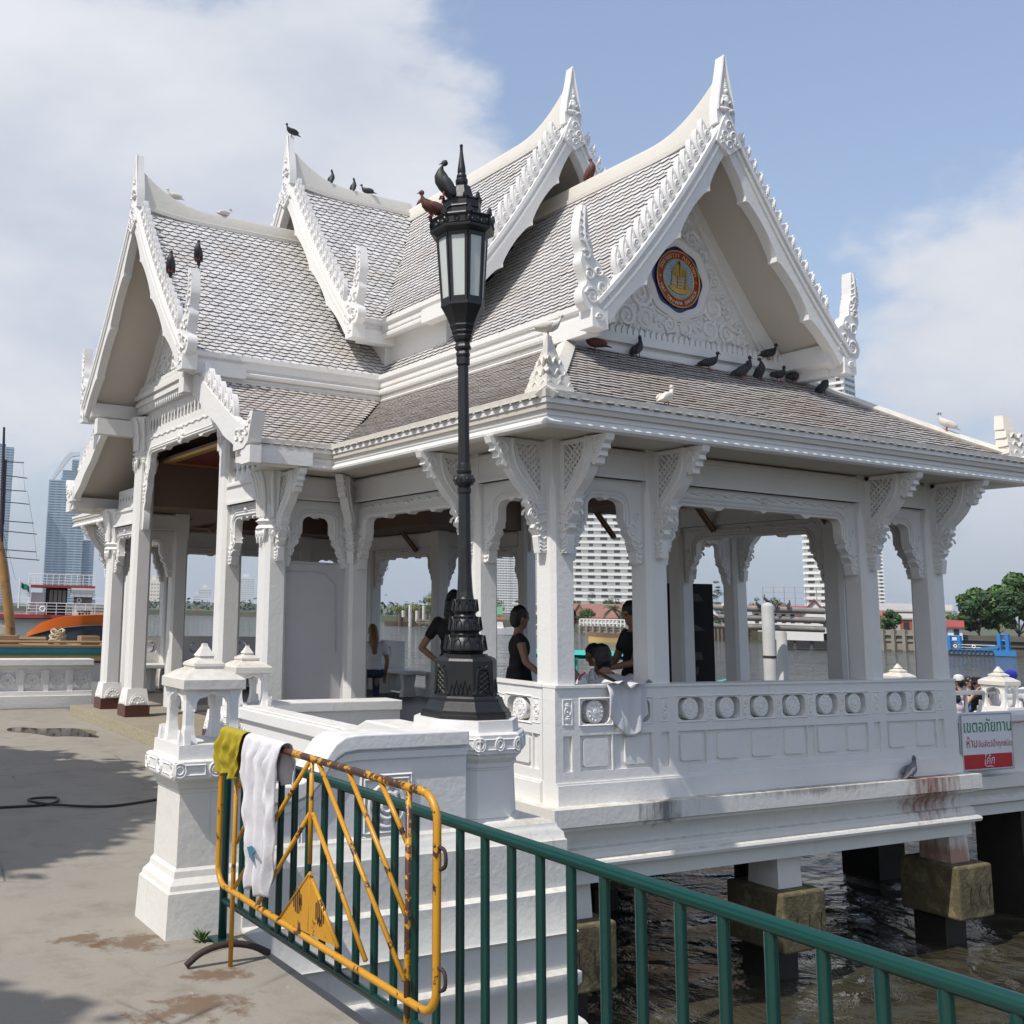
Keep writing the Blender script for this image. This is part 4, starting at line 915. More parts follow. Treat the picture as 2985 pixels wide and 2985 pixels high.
def gable(T, c, axis, sgn_face, name, end=True, inner=True):
    # axis 'y': gable plane y=g facing -y, u along +x;  axis 'x': plane x=g facing -x, u along -y (so that u runs to the right as seen)
    global flame_src
    hw, ze, zr, g = T['hw']+.05, T['ze']-.03, T['zr']+.05, T['g']
    if axis == 'y': o = Vector((c,g,0)); ux = Vector((1,0,0)); n = Vector((0,-1,0))
    else: o = Vector((g,c,0)); ux = Vector((0,-1,0)); n = Vector((-1,0,0))
    if sgn_face < 0: n = -n; ux = -ux
    uz = Vector((0,0,1)); fr = (o,ux,uz,n)
    G = MB(); G.plate([(-.16,zr-.26),(.16,zr-.26),(.05,zr+.02),(-.05,zr+.02)], fr, .03, -.04)
    root = G.build(name, WHITE, pav)
    N = 36
    curve = [Vector((hw*(1-i/N), ze+(zr-ze)*prof(i/N))) for i in range(N+1)]
    acc = [0]
    for i in range(N): acc.append(acc[-1]+(curve[i+1]-curve[i]).length)
    TL = acc[-1]
    def at(l):
        i = 0
        while i < N-1 and acc[i+1] < l: i += 1
        p = curve[i]+(curve[i+1]-curve[i])*((l-acc[i])/(acc[i+1]-acc[i])); d = (curve[i+1]-curve[i]).normalized(); return p, d, Vector((-d.y,d.x))*(-1 if (-d.y*1+d.x*0) < 0 else 1)
    for sg in (1,-1):
        def strip(off_o, off_i, t1, t0, nm, scal):
            up, lo = [], []; K = 72
            for i in range(K+1):
                l = TL*i/K; p, d, nn = at(l); nn = Vector((d.y,-d.x)); nn = nn if nn.y > 0 else -nn
                s = 0.0
                if scal:
                    ph = (l/TL*4+.12) % 1.0; s = .05*(math.sin(ph*math.pi)**.7) - .03*max(0,1-abs(ph-.02)/.04)
                up.append(p+nn*off_o); lo.append(p+nn*(off_i+s))
            up[-1].x = max(0, up[-1].x) ; lo[-1].x = max(0, lo[-1].x)
            m = MB(); m.plate([(sg*p.x,p.y) for p in up+lo[::-1]], fr, t1, t0); return m
        m = strip(.055,-.20,.06,-.05,'barge_board',True); m.merge(strip(.06,.02,.085,.06,'',False)); m.merge(strip(-.02,-.05,.078,.06,'',False))
        bb = m.build('barge_board', WHITE, root)
        nfl = int((TL-.70)/.142)
        for i in range(nfl):
            l = .50+(TL-.78)*i/max(1,nfl-1); p, d, nn = at(l); nn = Vector((d.y,-d.x)); nn = nn if nn.y > 0 else -nn
            ex = (ux*(sg*d.x)+uz*d.y); ez = (ux*(sg*nn.x)+uz*nn.y); ey = ez.cross(ex); q_ = o+ux*(sg*p.x)+uz*p.y+ez*.058
            M4 = Matrix(((ex.x,ey.x,ez.x,q_.x),(ex.y,ey.y,ez.y,q_.y),(ex.z,ey.z,ez.z,q_.z),(0,0,0,1)))
            if flame_src is None:
                f = FLM.build('flame_leaf', WHITE_CL, bb, smooth=True, org=(0,0,0)); flame_src = f
                f.matrix_local = Matrix.Translation(-ORG[bb.name]) @ M4
            else: inst(flame_src, M4, 'flame_leaf', bb)
        if end:
            p = curve[0]; naga((o+ux*(sg*(p.x-.02))+uz*(p.y-.02),ux,uz,n), sg, root)
            b = MB(); q0 = o+ux*(sg*(p.x+.01)); b.plate([(-.09,p.y-.20),(.09,p.y-.20),(.09,p.y-.03),(-.09,p.y-.03)], (q0,ux*sg,uz,n), .075, -.10)
            swirl(b, (q0,ux*sg,uz,n), 0, p.y-.115, .05, 1.0, 0, .012, .078); swirl(b, (q0,ux*sg,uz,n), 0, p.y-.115, .022, 1.0, 0, .012, .078)
            b.build('end_block', WHITE_CL, root)
            b = MB(); q0 = o+ux*(sg*(p.x-.07)); b.plate([(-.07,p.y-.21),(.07,p.y-.21),(.07,p.y-.05),(-.07,p.y-.05)], (q0,ux*sg,uz,n), -.101, -.72); b.build('purlin_beam', WHITE, root)
    # carved apex kite and finial
    k = MB(); k.plate([(0,zr+.02-.36),(.17,zr-.22),(.10,zr-.04),(0,zr+.14),(-.10,zr-.04),(-.17,zr-.22)], fr, .095, .03)
    for cu, cz, r in ((.06,zr-.14,.05),(-.06,zr-.14,.05),(0,zr-.03,.05),(0,zr-.24,.05),(.10,zr-.2,.03),(-.10,zr-.2,.03)): swirl(k, fr, cu, cz, r, 1.5, cu*20, .012, .098)
    k.build('apex_carving', WHITE_CL, root, smooth=True)
    finial((o+uz*(zr+.05)+n*.02,ux,uz,n), root, .67)
    return root, fr, (hw, ze, zr)
GF1 = gable(F1, CF, 'y', 1, 'front_gable'); GF2 = gable(F2, CF, 'y', 1, 'upper_front_gable', end=True)
GL1 = gable(L1, CL, 'x', 1, 'porch_gable'); GL2 = gable(L2, CL, 'x', 1, 'upper_porch_gable')
def rear_finial(g):      # the far gables show only their finial tips
    pass
# porch skirt end boards (small raking barge boards with three flames and a curled tail)
for sg in (1,-1):
    y0 = CL-sg*(CL-9.36); y1 = CL-sg*(CL-10.95)
    m = MB(); pts = [(0,3.20),(0.10,3.20)]; K = 20; up = []; lo = []
    for i in range(K+1):
        t = i/K; a = abs(y1-y0)*t; z = 3.22+(4.17-3.22)*prof(t,.12); s = .03*abs(math.sin(t*3*math.pi)); up.append((a-.02,z+.10)); lo.append((a+.06,z-.15+s))
    m.plate(up+lo[::-1], ((4.09,y0,0),(0,sg,0),(0,0,1),(-1,0,0)), .05, -.05)
    ro = m.build('skirt_barge_board', WHITE, pav)
    for i in range(7):
        t = .30+.62*i/6; a = abs(y1-y0)*t; z = 3.22+.95*prof(t,.12)+.10; d = Vector((0,sg*1.53,.95)).normalized(); ez = Vector((0,-sg*.95,1.53)).normalized(); ey = ez.cross(d); q_ = Vector((4.09,y0+sg*a,z))
        inst(flame_src, Matrix(((d.x,ey.x,ez.x,q_.x),(d.y,ey.y,ez.y,q_.y),(d.z,ey.z,ez.z,q_.z),(0,0,0,1))), 'flame_leaf', ro)
    t_ = MB(); F = (Vector((4.09,y0,3.24)),Vector((0,-sg,0)),Vector((0,0,1)),Vector((-1,0,0)))
    t_.plate([(-.28,.16),(-.30,-.06),(-.05,-.06),(.06,.0),(.16,.28),(.10,.29),(.0,.18),(-.10,.17),(-.18,.24)], F, .07, -.07)
    for cu, cz, r in ((-.08,.06,.07),(-.20,.08,.06),(.03,.10,.05),(.09,.20,.03)): swirl(t_, F, cu, cz, r, 1.6, 1.0, .014, .073)
    t_.build('curled_tail', WHITE_CL, ro, smooth=True)
    b = MB(); b.plate([(-.12,3.03),(.10,3.03),(.10,3.20),(-.12,3.20)], ((4.09,y0,0),(0,-sg,0),(0,0,1),(-1,0,0)), .06, -.06); b.build('end_block', WHITE_CL, ro)
    b = MB(); b.box(4.12,4.75,y0-.02 if sg>0 else y0-.12, y0+.12 if sg>0 else y0+.02,3.05,3.19); b.build('purlin_beam', WHITE, ro)
    b = MB(); b.box(3.94,4.78,min(y1,y1+sg*.16)+.0,max(y1,y1+sg*.16),4.0,4.22); b.build('purlin_beam', WHITE, ro)
# ---- pediments
def pediment(T, c, axis, depth, name, zb, emblem_z, inside_hw):
    hw, ze, zr, g = T['hw'], T['ze'], T['zr'], T['g']
    if axis == 'y': o = Vector((c,g+depth,0)); ux = Vector((1,0,0)); n = Vector((0,-1,0))
    else: o = Vector((g+depth,c,0)); ux = Vector((0,-1,0)); n = Vector((-1,0,0))
    uz = Vector((0,0,1)); fr = (o,ux,uz,n); N = 20
    def edge(off): return [((hw-off)*(1-i/N), ze+(zr-ze)*prof(i/N)-off*1.1) for i in range(N+1)]
    e = [p for p in edge(.03) if p[1] > zb]; m = MB(); m.plate([(-p[0],p[1]) for p in e]+[(p[0],p[1]) for p in e[::-1]], fr, 0, -.06)
    root = m.build(name, WHITE, pav)
    b = MB()                                  # raking mould along the slopes
    for o1, o2, t in ((.04,.16,.05),(.16,.20,.03)):
        a = [p for p in edge(o1) if p[1] > zb]; a2 = [p for p in edge(o2) if p[1] > zb]
        for sg in (1,-1): b.plate([(sg*p[0],p[1]) for p in a]+[(sg*p[0],p[1]) for p in a2[::-1]], fr, t, 0)
    b.build('raking_mould', WHITE, root)
    s = MB()                                  # scrolling foliage in relief
    rr = random.Random(11)
    def ok(u, z, r):
        t = 1-(abs(u)+r*.9)/(hw-.22)
        if t < 0 or z-r < zb+.09: return False
        if z+r > ze+(zr-ze)*prof(t)-.24: return False
        return math.hypot(u, z-emblem_z) > .44+r*.7
    done = []
    for r in (.15,.12,.095,.075,.055,.04,.03):
        for _ in range(900):
            u = rr.uniform(0,hw); z = rr.uniform(zb,zr)
            if ok(u,z,r) and all(math.hypot(u-a,z-b_) > (r+q2)*.92 for a,b_,q2 in done): done.append((u,z,r))
    for u, z, r in done:
        tn = rr.uniform(1.2,1.8); ph = rr.uniform(0,6.28)
        for mir in (1,-1):
            swirl(s, fr, mir*u, z, r, tn, ph, .012+r*.14, .004, mir)
            if r > .05:
                for k in range(5):
                    a = ph+k*1.25; cu, cz = mir*(u+r*.98*math.cos(a)), z+r*.98*math.sin(a); q_ = o+ux*cu+uz*cz+n*.012
                    s.ball(q_, (.022,.022,.022), 7, 5)
    s.build('scroll_relief', WHITE_CL, root, smooth=True, kind='stuff')
    # oval frame of the emblem
    fm = MB()
    for r0, w_, t in ((.40,.045,.05),(.455,.012,.035),(.36,.02,.03)):
        pts = [(r0*math.cos(a)*(1+.03*math.cos(8*a)), emblem_z+r0*math.sin(a)*(1+.03*math.cos(8*a))) for a in [6.2832*i/64 for i in range(65)]]
        fm.tube([o+ux*p[0]+uz*p[1]+n*.01 for p in pts], [w_]*65, 6, flat=1.0)
    fm.build('emblem_frame', WHITE_CL, root, smooth=True)
    # leafy band and mouldings at the foot, with hanging leaves
    ft = MB(); W = inside_hw
    for z0, z1, t in ((zb-.20,zb-.14,.10),(zb-.14,zb-.10,.07),(zb-.10,zb-.04,.12),(zb-.04,zb+.0,.09)): ft.plate([(-W,z0),(W,z0),(W,z1),(-W,z1)], fr, t, -.05)
    ft.build('pediment_cornice', WHITE, root)
    lf = MB(); k = int(2*W/.075)
    for i in range(k):
        u = -W+.05+(2*W-.1)*i/(k-1); lf.plate([(u-.03,zb),(u+.03,zb),(u+.028,zb+.04),(u,zb+.085),(u-.028,zb+.04)], fr, .085, .05); lf.plate([(u-.032,zb-.20),(u+.032,zb-.20),(u+.026,zb-.25),(u,zb-.31),(u-.026,zb-.25)], fr, .075, .04)
    lf.build('leaf_band', WHITE_CL, root, kind='stuff')
    return root, fr
PF, frF = pediment(F1, CF, 'y', .64, 'front_pediment', 4.36, 5.06, 1.46)
PL, frL = pediment(L1, CL, 'x', .72, 'porch_pediment', 4.62, 5.34, 1.72)
# ---- temple emblem
def text_geo(s, size):
    cu = bpy.data.curves.new('t', 'FONT'); cu.body = s; cu.size = size; cu.align_x = 'CENTER'; cu.resolution_u = 3
    ob = bpy.data.objects.new('t', cu); COL.objects.link(ob); dg = bpy.context.evaluated_depsgraph_get()
    me = bpy.data.meshes.new_from_object(ob.evaluated_get(dg)); vs = [tuple(v.co) for v in me.vertices]; fs = [list(p.vertices) for p in me.polygons]
    bpy.data.objects.remove(ob); bpy.data.curves.remove(cu); bpy.data.meshes.remove(me); return vs, fs
def put_text(m, s, size, fr, u, z, ang=0.0, off=.004, shear=0.0, sx=1.0):
    vs, fs = text_geo(s, size)
    if not vs: return
    o, ux, uy, n = [Vector(a) for a in fr]; ca, sa = math.cos(ang), math.sin(ang); out = []
    for x, y, _ in vs: x = x*sx+y*shear; out.append(o+ux*(u+x*ca-y*sa)+uy*(z+x*sa+y*ca)+n*off)
    m.add(out, fs)
def disc(r, fr, z, off, nseg=48, scal=0.0, r_in=None):
    m = MB(); P = [(r*(1+scal*math.cos(8*a))*math.cos(a), z+r*(1+scal*math.cos(8*a))*math.sin(a)) for a in [6.2832*i/nseg for i in range(nseg)]]
    m.plate(P, fr, off, off-.012); return m
def emblem(parent, fr, z, full):
    e = disc(.345, fr, z, .020, 64, .025).build('emblem', EM_BLUE, parent)
    disc(.292, fr, z, .030).build('red_ring', EM_RED if full else EM_ORANGE, e); disc(.208, fr, z, .040).build('mosaic_centre', EM_SKY if full else GOLD, e)
    o, ux, uy, n = [Vector(a) for a in fr]
    g = MB()
    for r, rr in ((.295,.008),(.209,.010)): g.tube([o+ux*r*math.cos(a)+uy*(z+r*math.sin(a))+n*.036 for a in [6.2832*i/48 for i in range(49)]], rr, 5)
    def G(pts): g.plate([(p[0],z+p[1]) for p in pts], fr, .052, .038)
    G([(-.15,-.09),(-.12,-.13),(-.05,-.16),(.05,-.16),(.12,-.13),(.15,-.09),(.08,-.105),(-.08,-.105)])           # hull
    for cx, k in ((-.095,.75),(.095,.75),(0,1.0)):
        for i in range(6): wdt = .038*(1-i/7)*k; z0 = -.10+.032*i*k; G([(cx-wdt,z0),(cx+wdt,z0),(cx+wdt*.8,z0+.026*k),(cx-wdt*.8,z0+.026*k)])
        G([(cx-.008,-.10+.19*k),(cx+.008,-.10+.19*k),(cx,.0+.15*k)])
    for i in range(-4,5): a = math.pi/2+math.pi+i*.17; G([(-.004,.185),(.004,.185),(.008+.15*math.sin(i*.17),.185-.17*math.cos(i*.17)),(-.008+.15*math.sin(i*.17),.185-.17*math.cos(i*.17))])
    g.build('gold_relief', GOLD, e)
    if full:
        d = MB(); r2 = random.Random(3)
        for _ in range(70):
            a = r2.uniform(0,6.28); r = r2.uniform(.07,.19); d.ball(o+ux*r*math.cos(a)+uy*(z+r*math.sin(a))+n*.042, .005, 6, 4)
        d.build('mirror_chips', simple('mirror_chip', (.7,.74,.76), .2), e, kind='stuff')
        t = MB(); s = 'วัดยานนาวา กรุงเทพฯ'
        # top arc, Thai; combining marks ride with their base letter
        cl = []; 
        for ch in s:
            if cl and (ch in 'ัุิีึืฺูเ็่้๊๋์ํ' and ch not in 'เ'): cl[-1] += ch
            else: cl.append(ch)
        A0, A1 = R(158), R(18)
        for i, ch in enumerate(cl):
            a = A0+(A1-A0)*i/(len(cl)-1)
            if ch != ' ': put_text(t, ch, .066, fr, .233*math.cos(a), z+.233*math.sin(a), a-math.pi/2, .034)
        s2 = 'WAT YANNAWA BANGKOK'; A0, A1 = R(203), R(337)
        for i, ch in enumerate(s2):
            a = A0+(A1-A0)*i/(len(s2)-1)
            if ch != ' ': put_text(t, ch, .058, fr, .272*math.cos(a), z+.272*math.sin(a), a+math.pi/2, .034)
        for a in (R(180), R(0)): put_text(t, '★' if False else '+', .06, fr, .25*math.cos(a), z-.02, 0, .034)
        t.build('lettering', CREAM, e)
    return e
emblem(PF, frF, 5.06, True); emblem(PL, frL, 5.34, False)
# ---- lay the tiles: the 300 nearest stand as single pieces, the rest as one field
TILES.sort(key=lambda a: a[2]); ts0 = None
for M4, o, dd in TILES[:300]:
    if ts0 is None:
        b = MB(); b.add(TV, TF); b.m = [0]+[1]*(len(TF)-1); ts0 = b.build('roof_tile', [TILE, TEDGE], o, org=(0,0,0)); ts0.matrix_local = Matrix.Translation(-ORG[o.name]) @ M4
    else: inst(ts0, M4, 'roof_tile', o)
vs = []; fs = []; k = len(TV)
for i, (M4, o, dd) in enumerate(TILES[300:]):
    A = np.array(M4); vs.append(TVn @ A[:3,:3].T + A[:3,3]); b0 = i*k; fs += [[b0+j for j in f] for f in TF]
me = bpy.data.meshes.new('roof_tile_field'); me.from_pydata([tuple(v) for v in (np.concatenate(vs)-np.array(ORG[pav.name]))], [], fs); me.materials.append(TILE); me.materials.append(TEDGE); me.polygons.foreach_set('material_index', ([0]+[1]*(len(TF)-1))*(len(TILES)-300))
to = bpy.data.objects.new('roof_tile_field', me); COL.objects.link(to); to.parent = pav; to['kind'] = 'stuff'
print('tiles', len(TILES))
# ------------------------------------------------------------------ foreground things
def onx(x, y, X): r = ray(x, y); return EYE + r*(X/r.x)
def sq(c, h): return [(c[0]-h,c[1]-h),(c[0]+h,c[1]-h),(c[0]+h,c[1]+h),(c[0]-h,c[1]+h)]
def stack(m, c, levels, n=4, rot=math.pi/4):
    k = math.sqrt(2) if n == 4 else 1/math.cos(math.pi/n)
    m.lathe([(r*k, z) for r, z in levels], (c[0],c[1],0), n, rot); return m
def lantern_pedestal(c, z0, label, body=True):
    t = thing('lantern_pedestal', (c[0],c[1],max(z0,0)), label, 'pedestal', 'lantern pedestals along the quay')
    Z = lambda z: z0+z
    if body:
        m = MB(); stack(m, c, [(.245,Z(0)),(.235,Z(.215)),(.225,Z(.225)),(.22,Z(.25)),(.195,Z(.28)),(.19,Z(.31)),(.178,Z(.325)),(.172,Z(.69)),(.178,Z(.695)),(.178,Z(.71)),(.19,Z(.72)),(.195,Z(.745)),(.218,Z(.765))]); m.build('shaft', WHITE_BASE, t)
        m = MB(); stack(m, c, [(.225,Z(.766)),(.228,Z(.775)),(.228,Z(.855)),(.215,Z(.865))]); cp = m.build('cap', WHITE, t)
        r = MB()
        for a in range(4):
            fr = (Vector((c[0],c[1],0)), Vector((math.cos(a*math.pi/2),math.sin(a*math.pi/2),0)), Vector((0,0,1)), Vector((math.sin(a*math.pi/2),-math.cos(a*math.pi/2),0)))
            o,ux,uy,n = fr
            for u0, u1 in ((-.17,-.06),(.06,.17)):
                r.tube([o+ux*u+uy*Z(z)+n*.229 for u,z in ((u0,.79),(u1,.79),(u1,.84),(u0,.84),(u0,.79))], .005, 4)
            for u in (-.2,0,.2):
                for rr in (.036,.02): r.tube([o+ux*max(-.222,min(.222,u+rr*math.cos(s)))+uy*Z(.815+rr*math.sin(s))+n*.229 for s in [6.283*i/14 for i in range(15)]], .006, 5)
        r.build('rosette_carving', WHITE_CL, cp, smooth=True)
    m = MB(); stack(m, c, [(.198,Z(.866)),(.195,Z(.935))]); m.build('plinth', WHITE, t)
    for sx in (-1,1):
        for sy in (-1,1):
            p = (c[0]+sx*.125, c[1]+sy*.125); m = MB(); m.lathe([(.058,Z(.936)),(.042,Z(.98)),(.034,Z(1.03)),(.034,Z(1.16)),(.05,Z(1.215))], (p[0],p[1],0), 4, math.pi/4); m.build('post', WHITE_CL, t)
    for a in range(4):
        o = Vector((c[0],c[1],0)); ux = Vector((math.cos(a*math.pi/2),math.sin(a*math.pi/2),0)); n = Vector((ux.y,-ux.x,0))
        m = MB(); pts = [(-.15,Z(1.215)),(-.10,Z(1.09)),(-.095,Z(1.14)),(-.075,Z(1.165)),(-.04,Z(1.175)),(0,Z(1.192)),(.04,Z(1.175)),(.075,Z(1.165)),(.095,Z(1.14)),(.10,Z(1.09)),(.15,Z(1.215))]
        m.plate(pts, (o,ux,(0,0,1),n), .148, .115); m.tube([o+ux*u+Vector((0,0,z+.012))+n*.149 for u,z in pts[1:-1]], .008, 5)
        m.plate([(-.19,Z(.936)),(-.11,Z(.936)),(-.13,Z(.965)),(-.165,Z(.975)),(-.182,Z(1.01))], (o,ux,(0,0,1),n), .165, .13); m.plate([(.19,Z(.936)),(.11,Z(.936)),(.13,Z(.965)),(.165,Z(.975)),(.182,Z(1.01))], (o,ux,(0,0,1),n), .165, .13)
        m.build('arched_frame', WHITE_CL, t)
    m = MB(); stack(m, c, [(.172,Z(1.212)),(.176,Z(1.218)),(.176,Z(1.265)),(.165,Z(1.275)),(.115,Z(1.305)),(.085,Z(1.318)),(.085,Z(1.328)),(.09,Z(1.332)),(.088,Z(1.345)),(.055,Z(1.365)),(.040,Z(1.372)),(.040,Z(1.38)),(.046,Z(1.384)),(.030,Z(1.41)),(.016,Z(1.435)),(.012,Z(1.45))])
    m.build('roof', WHITE_DIRTY, t); return t
lantern_pedestal((2.18,5.54), 0, 'white lantern pedestal at the end of the green railing')
lantern_pedestal((3.92,8.92), -.14, 'smaller looking white lantern pedestal at the porch corner, behind the nearest one')
# low quay wall between the two, ramping up to the lamp
def quay_wall():
    t = thing('quay_wall', (3.0,5.5,0), 'low white quay wall with scrolled ramp and flower panel beside the lamp post', 'wall')
    top = [(2.40,.70),(2.62,.70),(2.70,.715),(2.77,.75),(2.82,.80),(2.86,.86),(2.90,.91),(2.96,.945),(3.04,.955),(3.80,.955)]
    for nm, lo, hi, y0, y1 in (('wall_cap',-.085,.0,5.33,5.62),('wall_body',None,-.085,5.36,5.59)):
        m = MB(); up = [(x,z+hi) for x,z in top]; dn_ = [(x,z+lo) for x,z in top][::-1] if lo is not None else [(3.80,0.1),(2.40,0.1)]
        m.plate(up+dn_, ((0,y1,0),(1,0,0),(0,0,1),(0,-1,0)), y1-y0); o = m.build(nm, WHITE, t, bevel=.008)
    m = MB(); m.plate([(x,z-.10) for x,z in top]+[(x,z-.14) for x,z in top][::-1], ((0,5.36,0),(1,0,0),(0,0,1),(0,-1,0)), .012); m.build('bead', WHITE_CL, t)
    pn = MB(); cx, cz = 3.24, .56      # square flower panel
    for h, tt in ((.165,.012),(.145,.02)): pn.tube([(cx+a*h,5.36-tt*.4,cz+b*h) for a,b in ((-1,-1),(1,-1),(1,1),(-1,1),(-1,-1))], .012, 4)
    for r, rr, yy in ((.115,.014,5.352),(.07,.014,5.348),(.035,.012,5.345)): pn.tube([(cx+r*math.cos(a),yy,cz+r*math.sin(a)) for a in [6.283*i/24 for i in range(25)]], rr, 6)
    for i in range(8): a = 6.283*i/8; pn.ball((cx+.09*math.cos(a),5.352,cz+.09*math.sin(a)), (.022,.014,.022), 8, 5)
    pn.build('flower_panel', WHITE_CL, t, smooth=True)
    pn = MB()
    for h in (.0,.02): pn.tube([(2.62+a*(.09-h),5.36,.42+b*(.16-h)) for a,b in ((-1,-1),(1,-1),(1,1),(-1,1),(-1,-1))], .009, 4)
    pn.build('side_panel', WHITE_CL, t)
    b = MB(); P_ = [(0,.40),(.03,.385),(.035,.36),(.06,.335),(.065,.30),(.075,.29),(.075,.02),(.11,0),(.11,-.22),(.12,-.235),(.09,-.26),(.09,-.44),(.13,-.46),(.13,-.52),(.10,-.56),(.10,-.70),(.14,-.73),(.16,-.76),(.16,-.80),(.13,-.83),(.06,-.85),(.06,-1.6),(-.2,-1.6),(-.2,.40)]
    b.sweep([(2.345,5.36),(4.42,5.36),(4.42,6.6)], P_); b.build('wall_base', WHITE_BASE, t, smooth=True)
    # return wall running back to the porch, with a raised end
    m = MB(); m.box(3.78,4.02,6.05,8.74,.0,.70); m.build('wall_body', WHITE, t)
    m = MB(); m.box(3.75,4.05,6.05,8.72,.70,.79); m.box(3.80,4.0,6.05,8.72,.79,.805); m.build('wall_cap', WHITE, t, bevel=.01)
    m = MB(); m.plate([(6.75,.70),(6.68,.78),(6.6,.86),(6.5,.90),(6.05,.90),(6.05,.70)], ((3.76,0,0),(0,1,0),(0,0,1),(1,0,0)), .28); m.build('raised_end', WHITE, t, bevel=.01)
    return t
quay_wall()
m = MB(); m.box(4.10,5.48,8.82,9.06,.0,.72); m.mi = 0; o = m.build('porch_wall', WHITE, label='low white wall running from the small lantern to the pavilion columns', cat='wall')
c = MB(); c.box(4.09,5.49,8.79,9.09,.721,.81); c.build('wall_cap', WHITE, o, bevel=.008)
c = MB(); c.sweep([(4.10,8.82),(5.49,8.82)], [(0,.0),(.10,.0),(.10,-.15),(.06,-.2),(.06,-1.6),(-.2,-1.6),(-.2,0)]); c.build('wall_base', WHITE_BASE, o)
# ---- lamp post on its octagonal pedestal
LX, LY = 4.05, 5.72
t = thing('lamp_pedestal', (LX,LY,0), 'octagonal white plaster pedestal under the black lamp post', 'pedestal')
m = MB(); stack(m, (LX,LY), [(.42,-1.6),(.42,-.86),(.46,-.83),(.50,-.80),(.50,-.76),(.47,-.72),(.44,-.70),(.44,-.56),(.48,-.52),(.48,-.46),(.44,-.44),(.44,-.25),(.46,-.23),(.46,-.02),(.38,.02),(.38,.29),(.36,.31),(.355,.34),(.33,.37),(.325,.40),(.30,.42)], 8, math.pi/8); m.build('stepped_base', WHITE_BASE, t)
m = MB(); stack(m, (LX,LY), [(.295,.421),(.285,.70),(.29,.705),(.29,.715),(.30,.72),(.30,.745),(.33,.775),(.335,.80)], 8, math.pi/8); m.build('shaft', WHITE, t)
m = MB(); stack(m, (LX,LY), [(.345,.801),(.35,.805),(.35,.915),(.34,.925),(.315,.926),(.31,.995)], 8, math.pi/8); cp = m.build('cap', WHITE, t)
r = MB()
for i in range(8):
    a = i*math.pi/4; ux = Vector((-math.sin(a),math.cos(a),0)); n = Vector((math.cos(a),math.sin(a),0)); o = Vector((LX,LY,0))
    r.tube([o+ux*u+Vector((0,0,z))+n*.351 for u,z in ((-.11,.83),(.11,.83),(.11,.89),(-.11,.89),(-.11,.83))], .005, 4)
    for u in (-.14,0,.14):
        for rr in (.038,.022): r.tube([o+ux*max(-.144,min(.144,u+rr*.85*math.cos(s)))+Vector((0,0,.86+rr*math.sin(s)))+n*.352 for s in [6.283*k/14 for k in range(15)]], .007, 5)
r.build('rosette_carving', WHITE_CL, cp, smooth=True)
lamp = thing('street_lamp', (LX,LY,.995), 'tall black cast iron lamp post with eight-sided glazed lantern', 'lamp post')
A8 = math.pi/8
m = MB(); stack(m, (LX,LY), [(.272,.996),(.272,1.02),(.262,1.025),(.262,1.04),(.252,1.045),(.238,1.06),(.222,1.10),(.222,1.112),(.205,1.118),(.20,1.13)], 8, A8); m.build('stepped_base', IRON, lamp)
m = MB(); stack(m, (LX,LY), [(.188,1.131),(.186,1.345),(.178,1.36),(.16,1.368),(.135,1.375),(.135,1.385)], 8, A8); db = m.build('drum', IRON, lamp)
for i in range(8):
    a = i*math.pi/4; ux = Vector((-math.sin(a),math.cos(a),0)); n = Vector((math.cos(a),math.sin(a),0)); o = Vector((LX,LY,0))+n*.188
    g = MB()
    if i % 2 == 0 or True:
        if i % 2 == 0:
            arch = [(-.045,1.14),(-.045,1.27),(-.035,1.295),(0,1.305),(.035,1.295),(.045,1.27),(.045,1.14)]
            g.tube([o+ux*u+Vector((0,0,z)) for u,z in [(-.075,1.14),(-.055,1.16)]+arch[1:-1]+[(.055,1.16),(.075,1.14)]], .009, 5)
            for k in range(5):
                for s in (1,-1): g.tube([o+ux*(-s*.036)+Vector((0,0,1.145+.032*k)), o+ux*(s*.036)+Vector((0,0,1.145+.032*k+.045))], .006, 4)
        else:
            for u, h in ((-.055,.06),(-.027,.085),(0,.07),(.027,.085),(.055,.06)): g.tube([o+ux*(u-.02)+Vector((0,0,1.14)),o+ux*u+Vector((0,0,1.14+h)),o+ux*(u+.02)+Vector((0,0,1.14))], .006, 4)
        g.build('lattice_panel', IRON, db, smooth=True)
m = MB()
for z0, r0, r1, hh in ((1.40,.135,.118,.105),(1.525,.105,.092,.095),(1.645,.082,.074,.085)):
    m.lathe([(r0*.82,z0-.012),(r0*.86,z0),(r0,z0+.008),(r0*1.02,z0+.02),(r0*.96,z0+hh*.5),(r1*.93,z0+hh*.85),(r1*.97,z0+hh),(r1*.8,z0+hh+.004),(r1*.72,z0+hh+.018)], (LX,LY,0), 16)
    for i in range(12):
        a = 6.283*i/12
        for da, zz, ww in ((0,0,.5),): 
            q = [(Vector((LX,LY,0))+Vector((math.cos(a+s),math.sin(a+s),0))*(r0*1.0*(1-.1*k)+.004)+Vector((0,0,z0+.012+hh*.86*k))) for s,k in ((-.2,.0),(-.17,.6),(0,1.0),(.17,.6),(.2,.0))]
            m.tube(q, .005, 4)
m.build('lotus_collar', IRON, lamp, smooth=True)
m = MB(); m.lathe([(.058,1.745),(.052,1.78),(.045,1.9),(.041,2.2),(.039,2.42)], (LX,LY,0), 8, A8); m.build('shaft', IRON, lamp)
m = MB(); m.lathe([(.040,2.42),(.045,2.425),(.046,2.455),(.040,2.46),(.045,2.475),(.064,2.49),(.068,2.515),(.060,2.54),(.045,2.55),(.050,2.558),(.050,2.575),(.044,2.58),(.044,2.61),(.041,2.62)], (LX,LY,0), 16)
